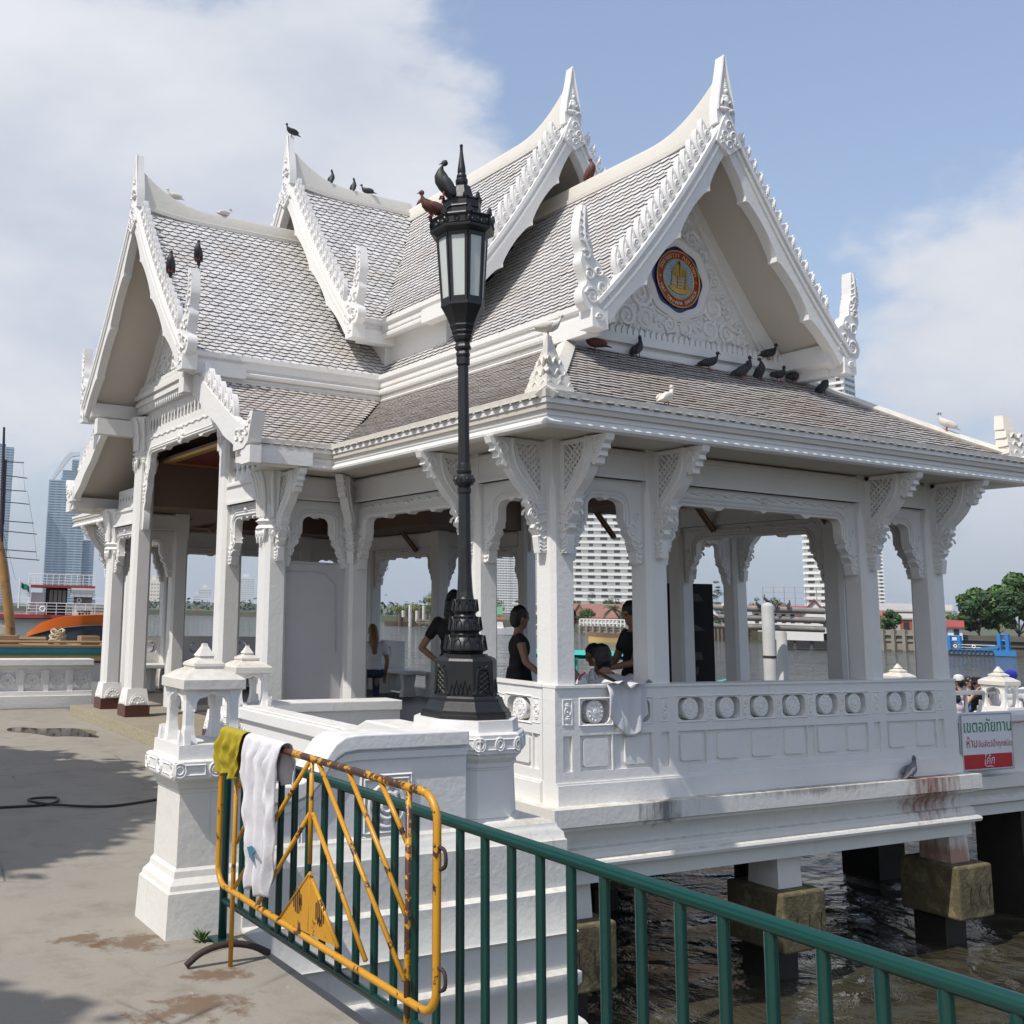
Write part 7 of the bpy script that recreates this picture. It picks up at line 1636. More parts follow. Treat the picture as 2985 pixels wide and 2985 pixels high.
# orange-bowed steel boat in front
d2 = 52; a2, rt2, aw2 = place(180, 1880, d2); a2.z = WZ; k2 = d2/FPX; Z2 = lambda y: far(180,y,d2).z-WZ; U2 = lambda x: (x-180)*k2
t = thing('steel_boat', a2, 'steel boat with bright orange bulwark and scuffed dark hull at the left', 'boat')
top = [(76,1850),(92,1838),(118,1816),(150,1806),(190,1797),(235,1793),(282,1790),(330,1789)]; mid = [(76,1862),(100,1853),(140,1840),(190,1830),(240,1824),(282,1822),(330,1821)]
def loft(nm, up, lo, mat, bul):
    m = MB(); K = 24
    def itp(P_, s): 
        x = P_[0][0]+(P_[-1][0]-P_[0][0])*s
        for i in range(len(P_)-1):
            if P_[i][0] <= x <= P_[i+1][0]: f_ = (x-P_[i][0])/(P_[i+1][0]-P_[i][0]); return x, P_[i][1]+(P_[i+1][1]-P_[i][1])*f_
        return P_[-1]
    for sgn in (1,-1):
        def F(u, v):
            x, y1 = itp(up, u); x2, y2 = itp(lo, u); w_ = 1.6*min(1,(u*1.6)**.6)*(1-.12*v*bul)
            return a2+rt2*U2(x)+aw2*(1.7-sgn*w_)+Vector((0,0,Z2(y1+(y2-y1)*v)))
        m.grid(F, K, 4)
    return m.build(nm, mat, t, smooth=True)
loft('bulwark', top, mid, ORB, 1); loft('hull', mid, [(78,1925),(330,1930)], NAVY, 2)
m = MB(); m.tube([a2+rt2*U2(x)+aw2*(1.65-1.6*min(1,((x-76)/254*1.6)**.6))+Vector((0,0,Z2(y))) for x,y in mid], .035, 6); m.build('rubbing_strake', DKW, t, smooth=True)
m = MB(); q0 = a2+rt2*U2(280)+aw2*.0; m.lathe([(.08,Z2(1890)),(.08,Z2(1872)),(.14,Z2(1869)),(.14,Z2(1861)),(.05,Z2(1858))], (q0.x,q0.y,WZ), 12); m.build('bollard', CRB, t, smooth=True)
# old sailing mast with yards, leaning timber spar, timber raft
d3 = 46; t = thing('sailing_mast', (*place(10,1900,d3)[0].xy, WZ), 'dark ship mast with many thin yards at the left border', 'mast'); MST = simple('dark_mast_paint', (.05,.035,.04), .6); SPR = simple('varnished_spar', (.42,.22,.07), .5, var=.5, scale=2.5, dirt=(.12,.07,.04,1), dirtamt=.45)
m = MB(); m.tube([far(12,1245,d3),far(8,1400,d3),far(2,1640,d3)], [.05,.08,.10], 6); m.tube([far(17,1340,d3),far(9,1530,d3)], .05, 6); m.build('mast_pole', MST, t, smooth=True)
for (x0, y0, x1, y1) in ((4,1344,70,1349),(4,1384,80,1394),(0,1427,77,1432),(0,1461,85,1470),(0,1517,98,1525),(6,1547,107,1557),(10,1602,106,1609),(10,1624,115,1633)): m = MB(); m.tube([far(x0,y0,d3),far(x1,y1,d3)], .022, 5); m.build('yard', MST, t)
for (x0,y0,x1,y1) in ((66,1345,70,1394),(70,1394,73,1432),(80,1432,95,1524),(95,1525,108,1632),(12,1560,30,1690),(12,1560,45,1690)): m = MB(); m.tube([far(x0,y0,d3),far(x1,y1,d3)], .006, 4); m.build('rigging', MST, t)
m = MB(); m.tube([far(-8,1545,d3),far(8,1640,d3),far(28,1800,d3),far(32,1860,d3)], [.14,.20,.22,.2], 10); m.build('spar', SPR, smooth=True, label='thick varnished timber spar leaning at the left border', cat='spar')
a3, rt3, aw3 = place(20,1870,50); a3.z = far(20,1855,50).z
m = MB(); m.plate([(-2.2,-.02),(.55,-.02),(.55,.10),(-2.2,.10)], (a3,rt3,(0,0,1),-aw3), 1.2, -1.2); t = m.build('timber_raft', HWD, label='weathered timber landing stage under a canvas heap at the left', cat='landing stage')
for u in (-1.6,-.9,-.2,.4): m = MB(); q0 = a3+rt3*u; m.tube([q0+Vector((0,0,0)),q0+Vector((.2,0,-2.4))], .09, 6); m.build('stilt', HWD, t)
CNV = simple('grey_canvas', (.26,.23,.18), .9, var=.25, scale=3, bump=.5, bscale=8); r2 = random.Random(4); m = MB(); m.grid(lambda u, v: a3+rt3*(-1.6+1.9*u)+aw3*(-.6+1.2*v)+Vector((0,0,.1+.55*math.sin(math.pi*u)**.6*math.sin(math.pi*v)**.6+.10*math.sin(9*u+3*v)*math.sin(5*v+4*u))), 26, 14); m.build('canvas_heap', CNV, smooth='all', label='crumpled grey canvas heap on the timber landing stage', cat='canvas')
# ---- jetty that continues to the right, with the notice board
JT = thing('jetty', (15,7.6,0), 'white walled jetty running off to the right beyond the pavilion', 'jetty')
m = MB(); m.sweep([(10.70,6.74),(30,6.74)], [(-2.2,.05),(-.16,.05),(-.16,.62),(-.12,.62),(-.12,.10),(0,.10),(0,-.02),(-.05,-.05),(-.08,-.10),(-.04,-.13),(-.04,-.17),(-.10,-.2),(-.10,-.30),(-2.2,-.30)]); m.build('parapet', WHITE_BASE, JT)
m = MB(); m.box(10.70,30,6.82,7.12,.621,.70); m.build('coping', WHITE, JT, bevel=.01)
for i, x in enumerate((12.4,15.2,18,21)):
    for y in (7.2,8.9): m = MB(); m.obox((x,y), .25, .25, -3.2, -.302); m.build('pile', WETC, JT)
_l1 = far(2912,1982,14.0); _l2 = far(2618,1960,16.3)
lantern_pedestal((_l1.x,_l1.y), -.36, 'white lantern pedestal on the jetty, right of the notice board'); lantern_pedestal((_l2.x,_l2.y), -.44, 'white lantern whose roof shows between the two right hand columns')
m = MB(); m.box(10.7,16,9.0,9.06,.0,.05); m.box(13,30,8.85,9.0,-.3,.05); m.build('deck_edge', WHITE, JT)
m = MB(); m.tube([(12.2,8.6,.75),(18,8.6,.75)], .03, 8); hr = m.build('hand_rail', simple('galvanised_tube', (.4,.41,.42), .35, metal=.6), JT, smooth=True)
for x in (12.4,14,16): m = MB(); m.tube([(x,8.6,.05),(x,8.6,.75)], .025, 8); m.build('rail_post', MATS['galvanised_tube'], JT)
SB_ = thing('notice_board', (11.18,6.62,.2), 'white notice board with green and red lettering fixed to the jetty wall', 'sign')
F = (Vector((10.76,6.70,.185)), Vector((1,-.02,0)).normalized(), Vector((.02,0,1)).normalized(), Vector((0,-1,0)))
m = MB(); m.plate([(0,0),(.83,0),(.83,.55),(0,.55)], F, .02, 0); m.build('panel', simple('white_sheet', (.74,.75,.76), .35, var=.02), SB_)
m = MB(); o,ux,uy,n = F; m.tube([o+ux*u+uy*v+n*.02 for u,v in ((0,0),(.83,0),(.83,.55),(0,.55),(0,0))], .008, 4); m.build('metal_frame', MATS['galvanised_tube'], SB_)
m = MB(); m.plate([(.02,.015),(.81,.015),(.81,.155),(.02,.155)], F, .023, .0205); m.build('red_band', simple('sign_red', (.50,.012,.02), .35, var=.02), SB_)
m = MB(); put_text(m, 'เขตอภัยทาน', .17, F, .43, .375, 0, .0235, sx=.98); m.build('green_lettering', simple('sign_green', (.01,.20,.06), .4), SB_)
m = MB(); put_text(m, 'ห้าม', .13, F, .155, .225, 0, .0235, sx=.9); put_text(m, 'จับสัตว์น้ำทุกชนิด', .085, F, .54, .225, 0, .0235, sx=.98); m.build('red_lettering', MATS['sign_red'], SB_)
m = MB(); put_text(m, 'โค้ก', .12, F, .42, .055, 0, .0245, shear=.25); m.tube([o+ux*u+uy*v+n*.0245 for u,v in ((.35,.05),(.37,.032),(.42,.036),(.48,.03))], .004, 4); m.build('white_lettering', MATS['white_sheet'], SB_)
# wires slung along the jetty
m = MB(); m.tube(bez([(10.7,6.78,.66),(11.1,6.80,.60),(11.2,6.7,.52)],5), .004, 5); m.build('wire', DKW, JT); m = MB(); m.tube(bez([(11.2,6.9,.705),(11.6,6.85,.70),(11.9,6.75,.62),(12.1,6.7,.75)],5), .003, 5); m.build('wire', REDB, JT)
# ---- shade tree on the quay to the left (out of view; its shadow falls on the paving)
st = thing('shade_tree', (-5.6,7.2,0), 'spreading shade tree on the quay whose shadow lies on the pavement', 'tree')
m = MB(); m.tube(bez([(-5.6,7.2,0),(-5.4,7.3,2.5),(-4.9,7.6,4.4)],4), [.32,.3,.27,.25,.24,.23,.22,.2,.18], 9); r2 = random.Random(12); ms = MB()
def sp(x, y, z): s = z/1.48; return Vector((x-s, y-.235*s, z))      # the point at height z whose shadow falls on x, y
spots = []
for (x, y, r_) in ((.4,7.9,1.5),(1.2,8.3,1.3),(2.2,8.9,1.0),(1.0,9.2,1.4),(2.9,9.0,.7),(3.0,11.0,.6),(2.0,10.0,1.2),(1.5,11.3,1.2),(.8,12.4,1.2),(2.6,9.6,.8),(2.6,9.8,.85),(1.7,10.3,1.2),(.6,9.6,1.6),(2.4,11.0,.8),(1.2,11.9,1.0),(2.2,12.6,.55),(-.6,8.6,1.6),(0,11.2,1.4),(-1,10.4,1.5),(.3,4.4,.9),(.7,3.7,.8),(1.1,3.5,.6),(.75,4.7,.5),(-.4,4.9,.9),(-.6,3.4,1.0),(1.9,7.9,.55),(2.9,10.2,.45),(2.7,12.0,.5),(1.3,13.3,.5)):
    z = r2.uniform(5.2,7.4); p = sp(x,y,z); spots.append((p,r_))
for p, r_ in spots:
    m.tube(bez([(-4.9,7.6,4.4),Vector((-4.9,7.6,4.4)).lerp(p,.55)+Vector((0,0,.4)),p],4), [.12,.11,.1,.09,.07,.06,.05,.04,.03], 6)
    for _ in range(int(1100*r_*r_)):
        u = Vector((r2.gauss(0,.45),r2.gauss(0,.45),r2.gauss(0,.25))); q0 = p+Vector((u.x*r_,u.y*r_,u.z*r_))
        if Vector((u.x,u.y)).length > 1.0: continue
        nrm = Vector((r2.uniform(-.5,.5),r2.uniform(-.5,.5),1)).normalized(); a1 = nrm.cross(Vector((r2.uniform(-1,1),r2.uniform(-1,1),.1))).normalized(); a2 = nrm.cross(a1); s = r2.uniform(.09,.17)
        ms.add([q0-a1*s,q0-a2*s*.5,q0+a1*s,q0+a2*s*.5], [(0,1,2,3)])
m.build('trunk', BARK, st, smooth=True); ms.build('crown', LEAF_G, st)
# ------------------------------------------------------------------ people
def ony(x, y, Y): r = ray(x, y); return EYE + r*(Y/r.y)
def limb(m, pts, rs, n=10):
    m.tube(bez(pts,5), [rs[0]+(rs[-1]-rs[0])*i/(5*(len(pts)-1)) if len(rs) == 2 else np.interp(i/(5*(len(pts)-1)), np.linspace(0,1,len(rs)), rs).item() for i in range(5*(len(pts)-1)+1)], n)
    m.ball(pts[0], rs[0]*1.0, n, 7); m.ball(pts[-1], rs[-1]*1.0, n, 7)
def fuse(m, name, mat, parent, vox=.016, **kw):
    o = m.build(name, mat, parent, **kw); md = o.modifiers.new('fuse', 'REMESH'); md.mode = 'VOXEL'; md.voxel_size = vox; md.use_smooth_shade = True
    s = o.modifiers.new('soft', 'SMOOTH'); s.iterations = 4; s.factor = .5; return o
def hand(m, w, d, side, s=1.0, curl=.5):
    # palm, four fingers of unequal length, thumb from the side of the palm
    d = Vector(d).normalized(); a = d.cross(Vector((0,0,1))); a = a.normalized() if a.length > .1 else Vector((1,0,0)); b = a.cross(d).normalized(); w = Vector(w)
    m.tube([w,w+d*.04*s,w+d*.085*s], [.024*s,.032*s,.030*s], 8, flat=.6)
    for i, l in enumerate((.066,.076,.072,.055)):
        p = w+d*.08*s+a*(i-1.5)*.018*s; m.tube([p,p+d*l*.5*s,p+d*l*.85*s-b*l*curl*.5*s,p+d*l*.95*s-b*l*curl*s], [.0095*s,.009*s,.0085*s,.007*s], 6)
    p = w+d*.03*s-a*.028*s*side; m.tube([p,p-a*.025*s*side+d*.025*s,p-a*.03*s*side+d*.055*s-b*.01*s], [.011*s,.010*s,.008*s], 6)
HAIRTEX = bpy.data.textures.new('locks','CLOUDS'); HAIRTEX.noise_scale = .045; HAIRTEX.noise_depth = 3
def person(label, foot, face, H=1.6, sit=False, lean=0.0, bend=0.0, head_turn=0.0, head_tilt=0.0, arms=None, top=BLACKC, bottom=DENIM, hair=HAIR, hairlen=.05, dress=False, sleeve=.5, group=None, skin=SKIN, hat=None, hatm=None, wide=1.0):
    # local frame: x right, y forward, z up; faces the plan angle `face`
    s = H/1.7; t = thing('person', foot, label, 'person', group); X = Matrix.Translation(foot) @ Matrix.Rotation(face-math.pi/2, 4, 'Z')
    hip = Vector((0,0,(.90 if not sit else .50)*s)); B = Matrix.Translation(hip) @ Matrix.Rotation(-lean, 4, 'X') @ Matrix.Rotation(bend, 4, 'Y'); T = lambda x,y,z: B @ Vector((x*s*wide,y*s,z*s))
    chest = T(0,0,.32); neck = T(0,.0,.52); hd = T(0,.015,.66); sh = [T(-.175,0,.46),T(.175,0,.46)]
    HT = Matrix.Translation(hd) @ B.to_3x3().to_4x4() @ Matrix.Rotation(head_turn,4,'Z') @ Matrix.Rotation(-head_tilt,4,'X')
    b = MB()
    b.ball(T(0,0,.04), (.155*s*wide,.11*s,.13*s), 12, 8); b.ball(T(0,0,.20), (.135*s*wide,.095*s,.15*s), 12, 8); b.ball(T(0,.005,.36), (.165*s*wide,.105*s,.15*s), 12, 8); b.ball(T(0,0,.46), (.17*s*wide,.07*s,.06*s), 12, 8)
    limb(b, [T(0,-.01,.46),T(0,.0,.54),T(0,.01,.60)], [.060*s,.050*s,.052*s])
    s0 = len(b.v); b.ball((0,0,.02*s), (.073*s,.093*s,.115*s), 14, 10); b.ball((0,.03*s,-.055*s), (.052*s,.058*s,.052*s), 10, 8)
    b.ball((0,.098*s,.005*s), (.012*s,.018*s,.022*s), 8, 6); b.ball((0,.088*s,.028*s), (.008*s,.012*s,.03*s), 8, 6); b.ball((0,.088*s,-.045*s), (.022*s,.010*s,.008*s), 8, 6)
    for sx in (-1,1): b.ball((sx*.074*s,-.005*s,.005*s), (.010*s,.020*s,.030*s), 8, 6); b.ball((sx*.032*s,.082*s,.045*s), (.026*s,.012*s,.008*s), 8, 5)
    b.xf(HT, s0)
    legs = []
    for sx in (-1,1):
        hp = T(sx*.09,0,.0)
        if sit: kn = Vector((sx*.12*s,.42*s,.48*s)); ft = Vector((sx*.12*s,.40*s,.06*s))
        else: kn = Vector((sx*.095*s,.02*s,.48*s)); ft = Vector((sx*.10*s,-.01*s,.07*s))
        limb(b, [hp,kn], [.085*s,.055*s]); limb(b, [kn,kn.lerp(ft,.35)+Vector((0,-.015*s,0)),ft], [.055*s,.054*s,.036*s]); b.tube([ft+Vector((0,-.05*s,-.035*s)),ft+Vector((0,.06*s,-.04*s)),ft+Vector((0,.15*s,-.052*s))], [.036*s,.038*s,.024*s], 8); legs.append((hp,kn,ft))
    A = arms or [((-.24,.02,.20),(-.22,.12,-.02)),((.24,.02,.20),(.22,.12,-.02))]; arm = []
    for i in (0,1):
        e, w_ = T(*A[i][0]), T(*A[i][1]); limb(b, [sh[i],sh[i].lerp(e,.5),e], [.050*s,.044*s,.037*s]); limb(b, [e,e.lerp(w_,.4),w_], [.037*s,.036*s,.025*s]); hand(b, w_, (w_-e), -1 if i == 0 else 1, s); arm.append((sh[i],e,w_))
    b.xf(X); fuse(b, 'body', skin, t, .011)
    # eyes
    ey = MB()
    for sx in (-1,1): ey.ball((sx*.032*s,.084*s,.026*s), (.013*s,.008*s,.007*s), 8, 5)
    ey.xf(HT); ey.xf(X); ey.build('eyes', HAIR, t, kind='stuff')
    k = 1.12; c = MB()
    c.ball(T(0,0,.20), (.135*s*k*wide,.095*s*k,.16*s), 12, 8); c.ball(T(0,.005,.36), (.165*s*k*wide,.105*s*k,.15*s), 12, 8); c.ball(T(0,0,.45), (.185*s*wide,.078*s,.065*s), 12, 8); c.ball(T(0,0,.06), (.155*s*k*wide,.11*s*k,.13*s), 12, 8)
    for (a0,e,w_) in arm: limb(c, [a0,a0.lerp(e,sleeve*.5 if sleeve < 1 else .5),a0.lerp(e,min(1,sleeve))], [.062*s,.060*s,.056*s])
    if sleeve > 1:
        for (a0,e,w_) in arm: limb(c, [e,e.lerp(w_,sleeve-1)], [.052*s,.042*s])
    if dress:
        c.lathe([(.20*s*wide,-.30*s),(.19*s*wide,-.15*s),(.165*s*wide,.0),(.14*s*wide,.15*s)], (hip.x,hip.y,hip.z), 14, 0, 1, .8)
    c.xf(X); fuse(c, 'top', top, t, .013)
    if not dress:
        l = MB()
        for hp,kn,ft in legs: limb(l, [hp,kn], [.098*s,.070*s]); limb(l, [kn,ft.lerp(kn,.12)], [.070*s,.056*s])
        l.ball(T(0,0,.02), (.165*s*wide,.122*s,.12*s), 12, 8); l.xf(X); fuse(l, 'trousers', bottom, t, .014)
    h = MB(); h.ball((0,-.012*s,.045*s), (.084*s,.102*s,.105*s), 14, 9); h.ball((0,-.045*s,.0), (.080*s,.070*s,.10*s), 12, 8)
    if hairlen > .1:
        limb(h, [Vector((0,-.06*s,.0)),Vector((0,-.085*s,-.12*s)),Vector((0,-.08*s,-hairlen*s))], [.080*s,.085*s,.055*s])
    else: h.ball((0,-.06*s,-.03*s), (.065*s,.045*s,.07*s), 10, 7)
    # keep the face free
    h.xf(HT); h.xf(X); 
    hh = fuse(h, 'hair', hair, t, .009); dm = hh.modifiers.new('locks','DISPLACE'); dm.texture = HAIRTEX; dm.strength = .022*s; dm.mid_level = .55
    if hat:
        q = MB()
        if hat == 'brim': q.lathe([(.15*s,.05*s),(.155*s,.055*s),(.10*s,.085*s),(.098*s,.15*s),(.08*s,.17*s),(.01,.172*s)], (0,0,0), 18)
        else:
            q.lathe([(.103*s,.04*s),(.108*s,.09*s),(.09*s,.145*s),(.04*s,.172*s),(.01,.175*s)], (0,0,0), 18); q.plate([(-.075*s,.07*s),(.075*s,.07*s),(.06*s,.17*s),(0,.19*s),(-.06*s,.17*s)], ((0,0,.045*s),(1,0,0),(0,1,-.12),(0,.12,1)), .010*s)
        q.xf(HT); q.xf(X); q.build('hat', hatm, t, smooth=True)
    return t, X, T, HT, s
def floor_at(px, Y, z=FZ+.012): p = ony(px, 1900, Y); p.z = z; return p
GP = 'people inside the pavilion'
person('woman in a sleeveless black dress standing behind the corner of the balustrade', floor_at(1512,8.4), R(-35), 1.56, head_turn=R(25), head_tilt=R(8), dress=True, sleeve=.12, top=BLACKC, hairlen=.06, group=GP, wide=1.12, arms=[((-.27,.02,.22),(-.25,.08,-.04)),((.26,.06,.22),(.34,.24,.08))])
t_, *_ = person('person in a dark patterned dress, mostly hidden behind the corner column', floor_at(1608,7.9), R(-40), 1.58, lean=R(12), dress=True, sleeve=.25, top=DARKC, hairlen=.25, group=GP, arms=[((-.32,.05,.24),(-.36,.16,.04)),((.30,.14,.22),(.36,.36,.02))])
person('dark-haired person in black sitting at the table, seen in profile', floor_at(1790,8.2), R(165), 1.62, sit=True, lean=R(18), top=BLACKC, hairlen=.12, group=GP, arms=[((-.22,.12,.20),(-.10,.34,.12)),((.22,.12,.20),(.10,.34,.12))])
tt, XX, TT, HH, ss = person('seated man in a grey white tee with a brown shoulder strap, back turned', floor_at(1808,7.05), R(75), 1.74, sit=True, lean=R(30), head_tilt=R(-30), top=GREYC, hairlen=.05, group=GP, wide=1.25, arms=[((-.24,.16,.22),(-.12,.36,.10)),((.24,.16,.22),(.12,.36,.10))])
m = MB(); m.tube([XX @ TT(-.12,-.10,.50), XX @ TT(-.02,-.135,.40), XX @ TT(.10,-.14,.25), XX @ TT(.18,-.10,.08)], .020, 6, flat=.5); m.build('shoulder_strap', STRAP, tt, smooth=True)
tt, XX, TT, HH, ss = person('young man in a black lettered tee standing beside the second column', floor_at(1848,7.75), R(160), 1.63, head_turn=R(10), head_tilt=R(18), top=BLACKC, bottom=BLACKC, hairlen=.05, group=GP, arms=[((-.23,.10,.20),(-.12,.30,.14)),((.23,.10,.20),(.12,.30,.14))])
m = MB(); q0 = XX @ TT(-.20,.02,.26); put_text(m, 'ILLE', .06, (q0, RIGHT, -DOWN, -FWD), -.02, 0, 0, .06); m.build('shirt_lettering', GREYC, tt)
person('person in black with hand on hip, half hidden behind the lamp', floor_at(1322,9.6), R(35), 1.72, top=BLACKC, bottom=BLACKC, hairlen=.2, group=GP, arms=[((-.36,-.02,.18),(-.20,.06,.04)),((.30,.05,.30),(.12,.30,.62))])
person('person sitting behind the cloth board with a hand at the mouth', floor_at(946,12.6), R(-5), 1.64, sit=True, lean=R(8), top=DARKC, hairlen=.05, group=GP, arms=[((-.22,.14,.20),(-.10,.26,.44)),((.22,.10,.16),(.10,.30,.06))])
person('woman with long light brown hair and white top, back turned at the far balustrade', floor_at(1090,15.2), R(70), 1.66, sit=True, lean=R(10), top=WHITEC, hair=HAIRB, hairlen=.34, group=GP)
# table with bottle and bag among the seated people
p = floor_at(1742,7.9); tb = thing('table', p, 'small dark table between the seated people behind the balustrade', 'table'); m = MB(); m.box(p.x-.42,p.x+.42,p.y-.3,p.y+.3,FZ+.70,FZ+.73); m.build('table_top', HWD, tb)
for sx in (-1,1):
    for sy in (-1,1): m = MB(); m.obox((p.x+sx*.38,p.y+sy*.26), .02, .02, FZ+.013, FZ+.70); m.build('leg', HWD, tb)
q0 = floor_at(1726,6.98); CLR = glass('clear_plastic', (.85,.88,.9), .08, .9); m = MB(); m.lathe([(.034,1.0),(.036,1.03),(.036,1.13),(.030,1.16),(.014,1.19),(.014,1.205)], (q0.x,q0.y,0), 14); o = m.build('water_bottle', CLR, smooth=True, label='clear plastic water bottle standing behind the balustrade', cat='bottle'); m = MB(); m.lathe([(.016,1.206),(.016,1.225)], (q0.x,q0.y,0), 12); m.build('cap', TWS, o); m = MB(); m.lathe([(.0365,1.05),(.0365,1.11)], (q0.x,q0.y,0), 14); m.build('paper_label', GREYC, o)
m = MB(); m.box(q0.x-.30,q0.x+.30,q0.y-.12,q0.y+.12,.96,.9985); o = m.build('shelf_board', HWD, label='dark ledge board behind the balustrade holding bottle and bag', cat='shelf')
for dx in (-.26,.26): m = MB(); m.obox((q0.x+dx,q0.y), .02, .08, FZ+.013, .96); m.build('bracket', HWD, o)
q0 = floor_at(1694,6.98); m = MB(); m.grid(lambda u, v: Vector((q0.x,q0.y,1.0))+Vector((math.cos(u*6.283)*(.085-.05*v)*(1+.15*math.sin(5*u*6.28+4*v)), math.sin(u*6.283)*(.07-.04*v)*(1+.15*math.sin(4*u*6.28)), .12*v+.01*math.sin(9*u))), 22, 8); o = m.build('plastic_bag', WHITEC, smooth='all', label='knotted white plastic bag with red ties beside the bottle', cat='bag'); m = MB(); m.tube([Vector((q0.x-.03,q0.y,1.12)),Vector((q0.x,q0.y,1.15)),Vector((q0.x+.04,q0.y,1.17))], .008, 5); m.build('red_tie', REDB, o)
# passengers on the pontoon to the right
pz = -1.1; c, rt, aw = place(2880, 1990, 22); c.z = 0
m = MB(); m.plate([(-2.5,-1.0),(2.5,-1.0),(2.5,2.5),(-2.5,2.5)], (Vector((c.x,c.y,pz-.2)),rt,aw,(0,0,1)), .2); m.build('floating_pontoon', PIPE, label='grey floating landing pontoon where the passengers stand, beyond the jetty', cat='pontoon')
GQ = 'passengers on the right hand pontoon'
def pz_at(px, d): p = far(px,1990,d); p.z = pz; return p
person('smiling woman in black top and black brimmed hat on the pontoon', pz_at(2846,22), R(-118), 1.62, top=BLACKC, hairlen=.22, hat='brim', hatm=BLACKC, sleeve=.2, group=GQ, arms=[((-.26,.06,.20),(-.30,.02,.0)),((.30,.10,.26),(.14,.18,.52))], skin=simple('light_skin', (.50,.30,.21), .55))
person('person in a white cap and printed white top, left of the hat woman', pz_at(2797,22.4), R(80), 1.64, top=PINKC, hat='cap', hatm=WHITEC, group=GQ)
person('dark-haired child in white at the balustrade end, leftmost passenger', pz_at(2782,21.2), R(60), 1.46, top=PINKC, hairlen=.15, group=GQ)
person('man in a blue helmet and white shirt behind the jetty lantern', pz_at(2950,21.5), R(-160), 1.80, top=WHITEC, sleeve=.9, hat='cap', hatm=BLUEP, group=GQ, head_tilt=R(10))
person('person in blue behind the hat woman', pz_at(2822,23.4), R(-100), 1.58, top=simple('blue_shirt', (.04,.14,.36), .8), hairlen=.1, group=GQ)
# ------------------------------------------------------------------ pigeons
def pigeon(label, p, ang, mat, L=.20, up=.35, crouch=0.0, headmat=None, leg=True):
    p = Vector(p); t = thing('pigeon', p, label, 'pigeon', 'pigeons on the pavilion'); k = L/.30; X = Matrix.Translation(p) @ Matrix.Rotation(ang,4,'Z') @ Matrix.Scale(k,4); lh = .055*(1-crouch)
    m = MB(); Rt = Matrix.Translation((0,0,lh+.065)) @ Matrix.Rotation(-up,4,'Y')
    st = [(-.22,.010,.004,-.02),(-.15,.030,.012,-.012),(-.09,.048,.038,-.004),(-.02,.060,.058,0),(.05,.058,.060,.004),(.10,.040,.046,.016),(.128,.026,.030,.045),(.140,.024,.026,.075),(.148,.026,.026,.098),(.16,.018,.020,.112)]
    vs = []; n = 10
    for x, ry, rz, z in st: vs += [Vector((x,math.cos(a)*ry,z+math.sin(a)*rz)) for a in [6.283*j/n for j in range(n)]]
    fs = [(i*n+j,i*n+(j+1)%n,(i+1)*n+(j+1)%n,(i+1)*n+j) for i in range(len(st)-1) for j in range(n)]+[list(range(n-1,-1,-1)),[(len(st)-1)*n+j for j in range(n)]]
    m.add([Rt @ v for v in vs], fs)
    for sy in (-1,1): m.ball(Rt @ Vector((-.045,sy*.05,.012)), (.105,.018,.042), 10, 6, mat=Matrix.Rotation(-up-.08,3,'Y'))
    m.xf(X); o = m.build('body', mat, t, smooth='all')
    h = MB(); hp = Rt @ Vector((.150,0,.102)); h.ball(hp, (.028,.024,.026), 10, 7); h.tube([hp+Vector((.022,0,-.004)),hp+Vector((.05,0,-.014))], [.008,.002], 5); h.xf(X); h.build('head', headmat or mat, t, smooth='all')
    if leg:
        f = MB()
        for sy in (-.022,.022):
            f.tube([(.0,sy,lh+.03),(.005,sy,.006)], .006, 5)
            for a in (-.5,0,.5): f.tube([(.005,sy,.005),(.04*math.cos(a),sy+.04*math.sin(a),.003)], .004, 4)
        f.xf(X); f.build('feet', PIG_FOOT, t)
    return t
def ridge_top(T, p): return p
W0 = math.pi; S0 = -math.pi/2
p = ony(848,384,CL); p.x = L2['g']; p.y = CL; p.z = L2['zr']+.05+.05+.665; pigeon('dark pigeon perched on the tip of the upper left finial', p, W0, PIG_D, .2, .25)
def on_ridgeL(px, T, far_=False): q = ony(px, 600, CL); return (q.x, CL, T['zr']+.17+.38*max(0,1-(q.x-T['g']-.02)/.95)**2.2)
pigeon('white pigeon on the lower left ridge, nearer the finial', on_ridgeL(507,L1), W0, PIG_W, .2, .1, .7); pigeon('white pigeon with a dark head on the lower left ridge, further right', on_ridgeL(655,L1), 0.2, PIG_W, .2, .05, .8, PIG_G)
pigeon('dark pigeon on the upper left ridge, nearest the finial', on_ridgeL(965,L2), .5, PIG_D, .2, 1.0); pigeon('dark pigeon on the upper left ridge, second from the finial', on_ridgeL(1030,L2), .6, PIG_D, .19, 1.0); pigeon('hunched grey pigeon on the upper left ridge, third from the finial', on_ridgeL(1070,L2), 2.6, PIG_D, .2, .2, .6); pigeon('brown pigeon where the two upper ridges meet', on_ridgeL(1228,L2), -1.2, PIG_B, .2, .9)
pigeon('black pigeon standing on the lamp crown, left of the spire', (LX-.19,LY+.0,4.425), 2.7, PIG_D, .25, 1.0); pigeon('brown pigeon crouching on the lower rim of the lamp', (LX-.255,LY+.04,4.29), 2.9, PIG_B, .21, .3, .5)
q = onx(496,800,L1['g']); pigeon('black pigeon on the porch barge board', (L1['g'],q.y,q.z+.03), -2.0, PIG_D, .25, 1.15)
q = onx(576,765,L1['g']); pigeon('black pigeon perched on the porch naga finial', (L1['g']-.0,q.y,5.37), -2.2, PIG_D, .22, 1.1)
q = onx(1722,505,CF); pigeon('brown pigeon on the front ridge below the upper gable', (CF-.0,q.y,F1['zr']+.17), -1.5, PIG_B, .24, 1.0)
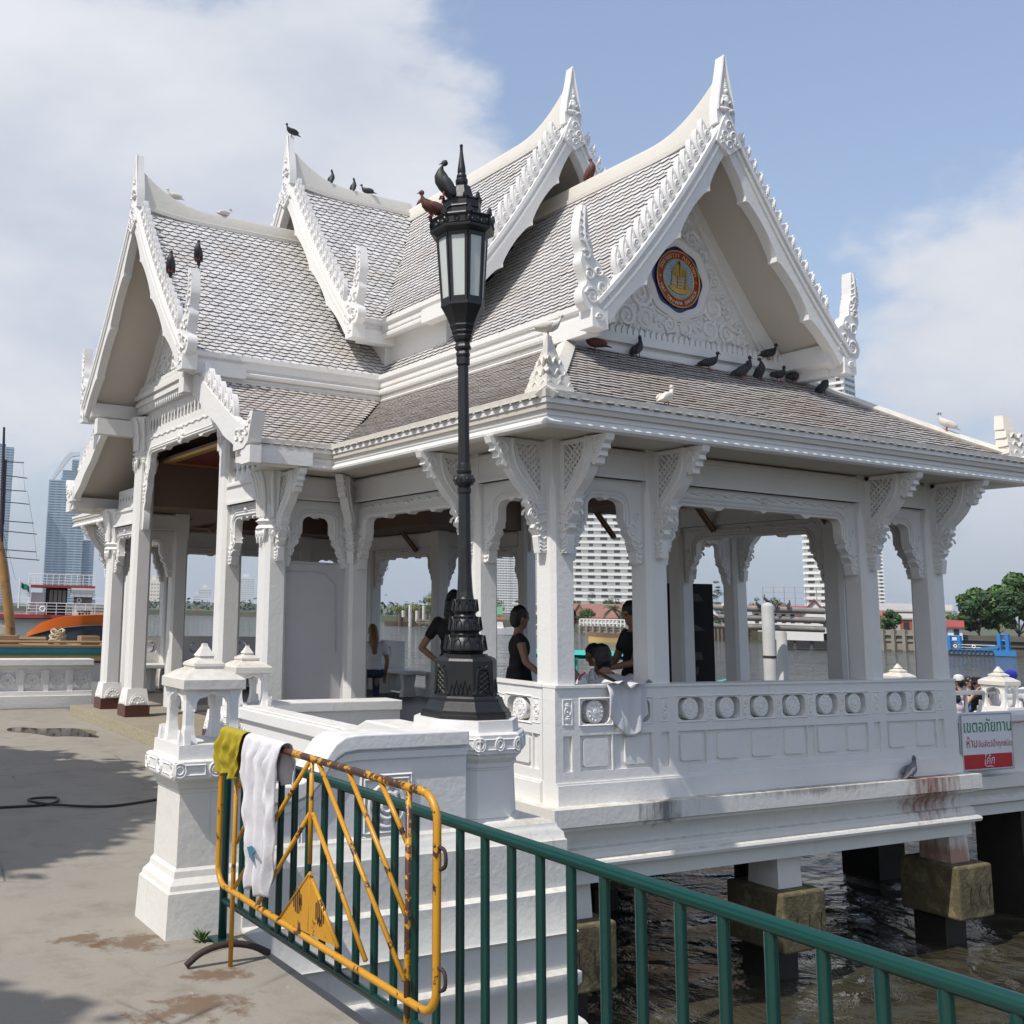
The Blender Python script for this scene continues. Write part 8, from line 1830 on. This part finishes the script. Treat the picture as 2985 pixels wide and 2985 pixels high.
def skirtS(px, y): t_ = (y-6.04)/1.53; r = ony(px,1000,y); return (r.x, y, ZS0+(ZS1-ZS0)*prof(t_,.12)+.03)
for px, y, an, mt, up, lab in ((1858,7.44,.3,PIG_D,.6,'black pigeon on the front skirt roof under the left of the pediment'),(1735,7.40,2.6,PIG_B,.2,'brown pigeon in the shadow beside the front hip'),(2065,7.42,-.4,PIG_D,.2,'dark pigeon preening below the middle of the pediment'),(2168,7.42,-.3,PIG_D,.5,'black pigeon below the pediment, upper of a close pair'),(2158,7.30,-.2,PIG_D,.3,'dark pigeon below the pediment, lower of a close pair'),(2212,7.40,-1.6,PIG_D,1.0,'upright black pigeon right of the close pair'),(2266,7.42,.1,PIG_D,.15,'black pigeon crouching left of the end beam'),(2310,7.44,.2,PIG_D,.15,'black pigeon crouching under the end beam'),(2393,7.28,-.2,PIG_D,.8,'black pigeon at the top of the right hip')): pigeon(lab, skirtS(px,y), an, mt, .22, up)
q = ony(2246,1018,F1['g']+.5); pigeon('dark pigeon resting on the cornice at the right end of the pediment', (q.x,F1['g']+.53,4.36), -.3, PIG_D, .22, .2, .5)
pigeon('white pigeon standing at the edge of the front roof', skirtS(1938,6.16), .25, PIG_W, .21, .25); pigeon('white pigeon perched on the left corner ornament', (5.16,6.22,3.74), -.6, PIG_W, .22, .1)
pigeon('pale pigeon with brown wing walking on the right hip', (10.66,6.55,3.60), 2.4, PIG_W, .2, .45, 0, PIG_G); pigeon('dark pigeon at the right end of the hip by the picture edge', (11.17,6.2,3.42), .2, PIG_D, .2, .15)
q = ony(2655,2250,6.52); pigeon('grey pigeon with barred wings sitting on the stained ledge', (q.x,6.52,.2), .2, PIG_G, .23, .3, .5)
for px, py, an, mt, lab in ((2112,1770,-1.5,PIG_W,'white pigeon on the top grey pipe'),(2210,1769,2.0,PIG_D,'dark pigeon on the top pipe left of the domed pile'),(2233,1755,2.0,PIG_D,'dark pigeon on top of the domed mooring pile'),(2265,1771,.3,PIG_D,'dark pigeon on the top pipe right of the domed pile'),(2084,1797,2.5,PIG_W,'white pigeon on the middle pipe, left one'),(2126,1798,.4,PIG_W,'white pigeon on the middle pipe, right one'),(2300,1770,.2,PIG_D,'dark pigeon further right on the top pipe')):
    pigeon(lab, far(px,py+2,30.4), an, mt, .21, .7)
# ------------------------------------------------------------------ river haze: one even body of air round everything
hb = MB(); hb.box(-1600, 4100, -1600, 4100, -5.0, 260.0); ho = hb.build('haze', None, kind='stuff'); ho.data.materials.clear()
hm = bpy.data.materials.new('pale_air'); hm.use_nodes = True; hn = hm.node_tree; hn.nodes.clear(); ho_ = hn.nodes.new('ShaderNodeOutputMaterial'); hv = hn.nodes.new('ShaderNodeVolumePrincipled')
hv.inputs['Color'].default_value = (.86, .91, 1.0, 1); hv.inputs['Density'].default_value = .00016; hv.inputs['Anisotropy'].default_value = .3; hn.links.new(hv.outputs[0], ho_.inputs['Volume']); ho.data.materials.append(hm)
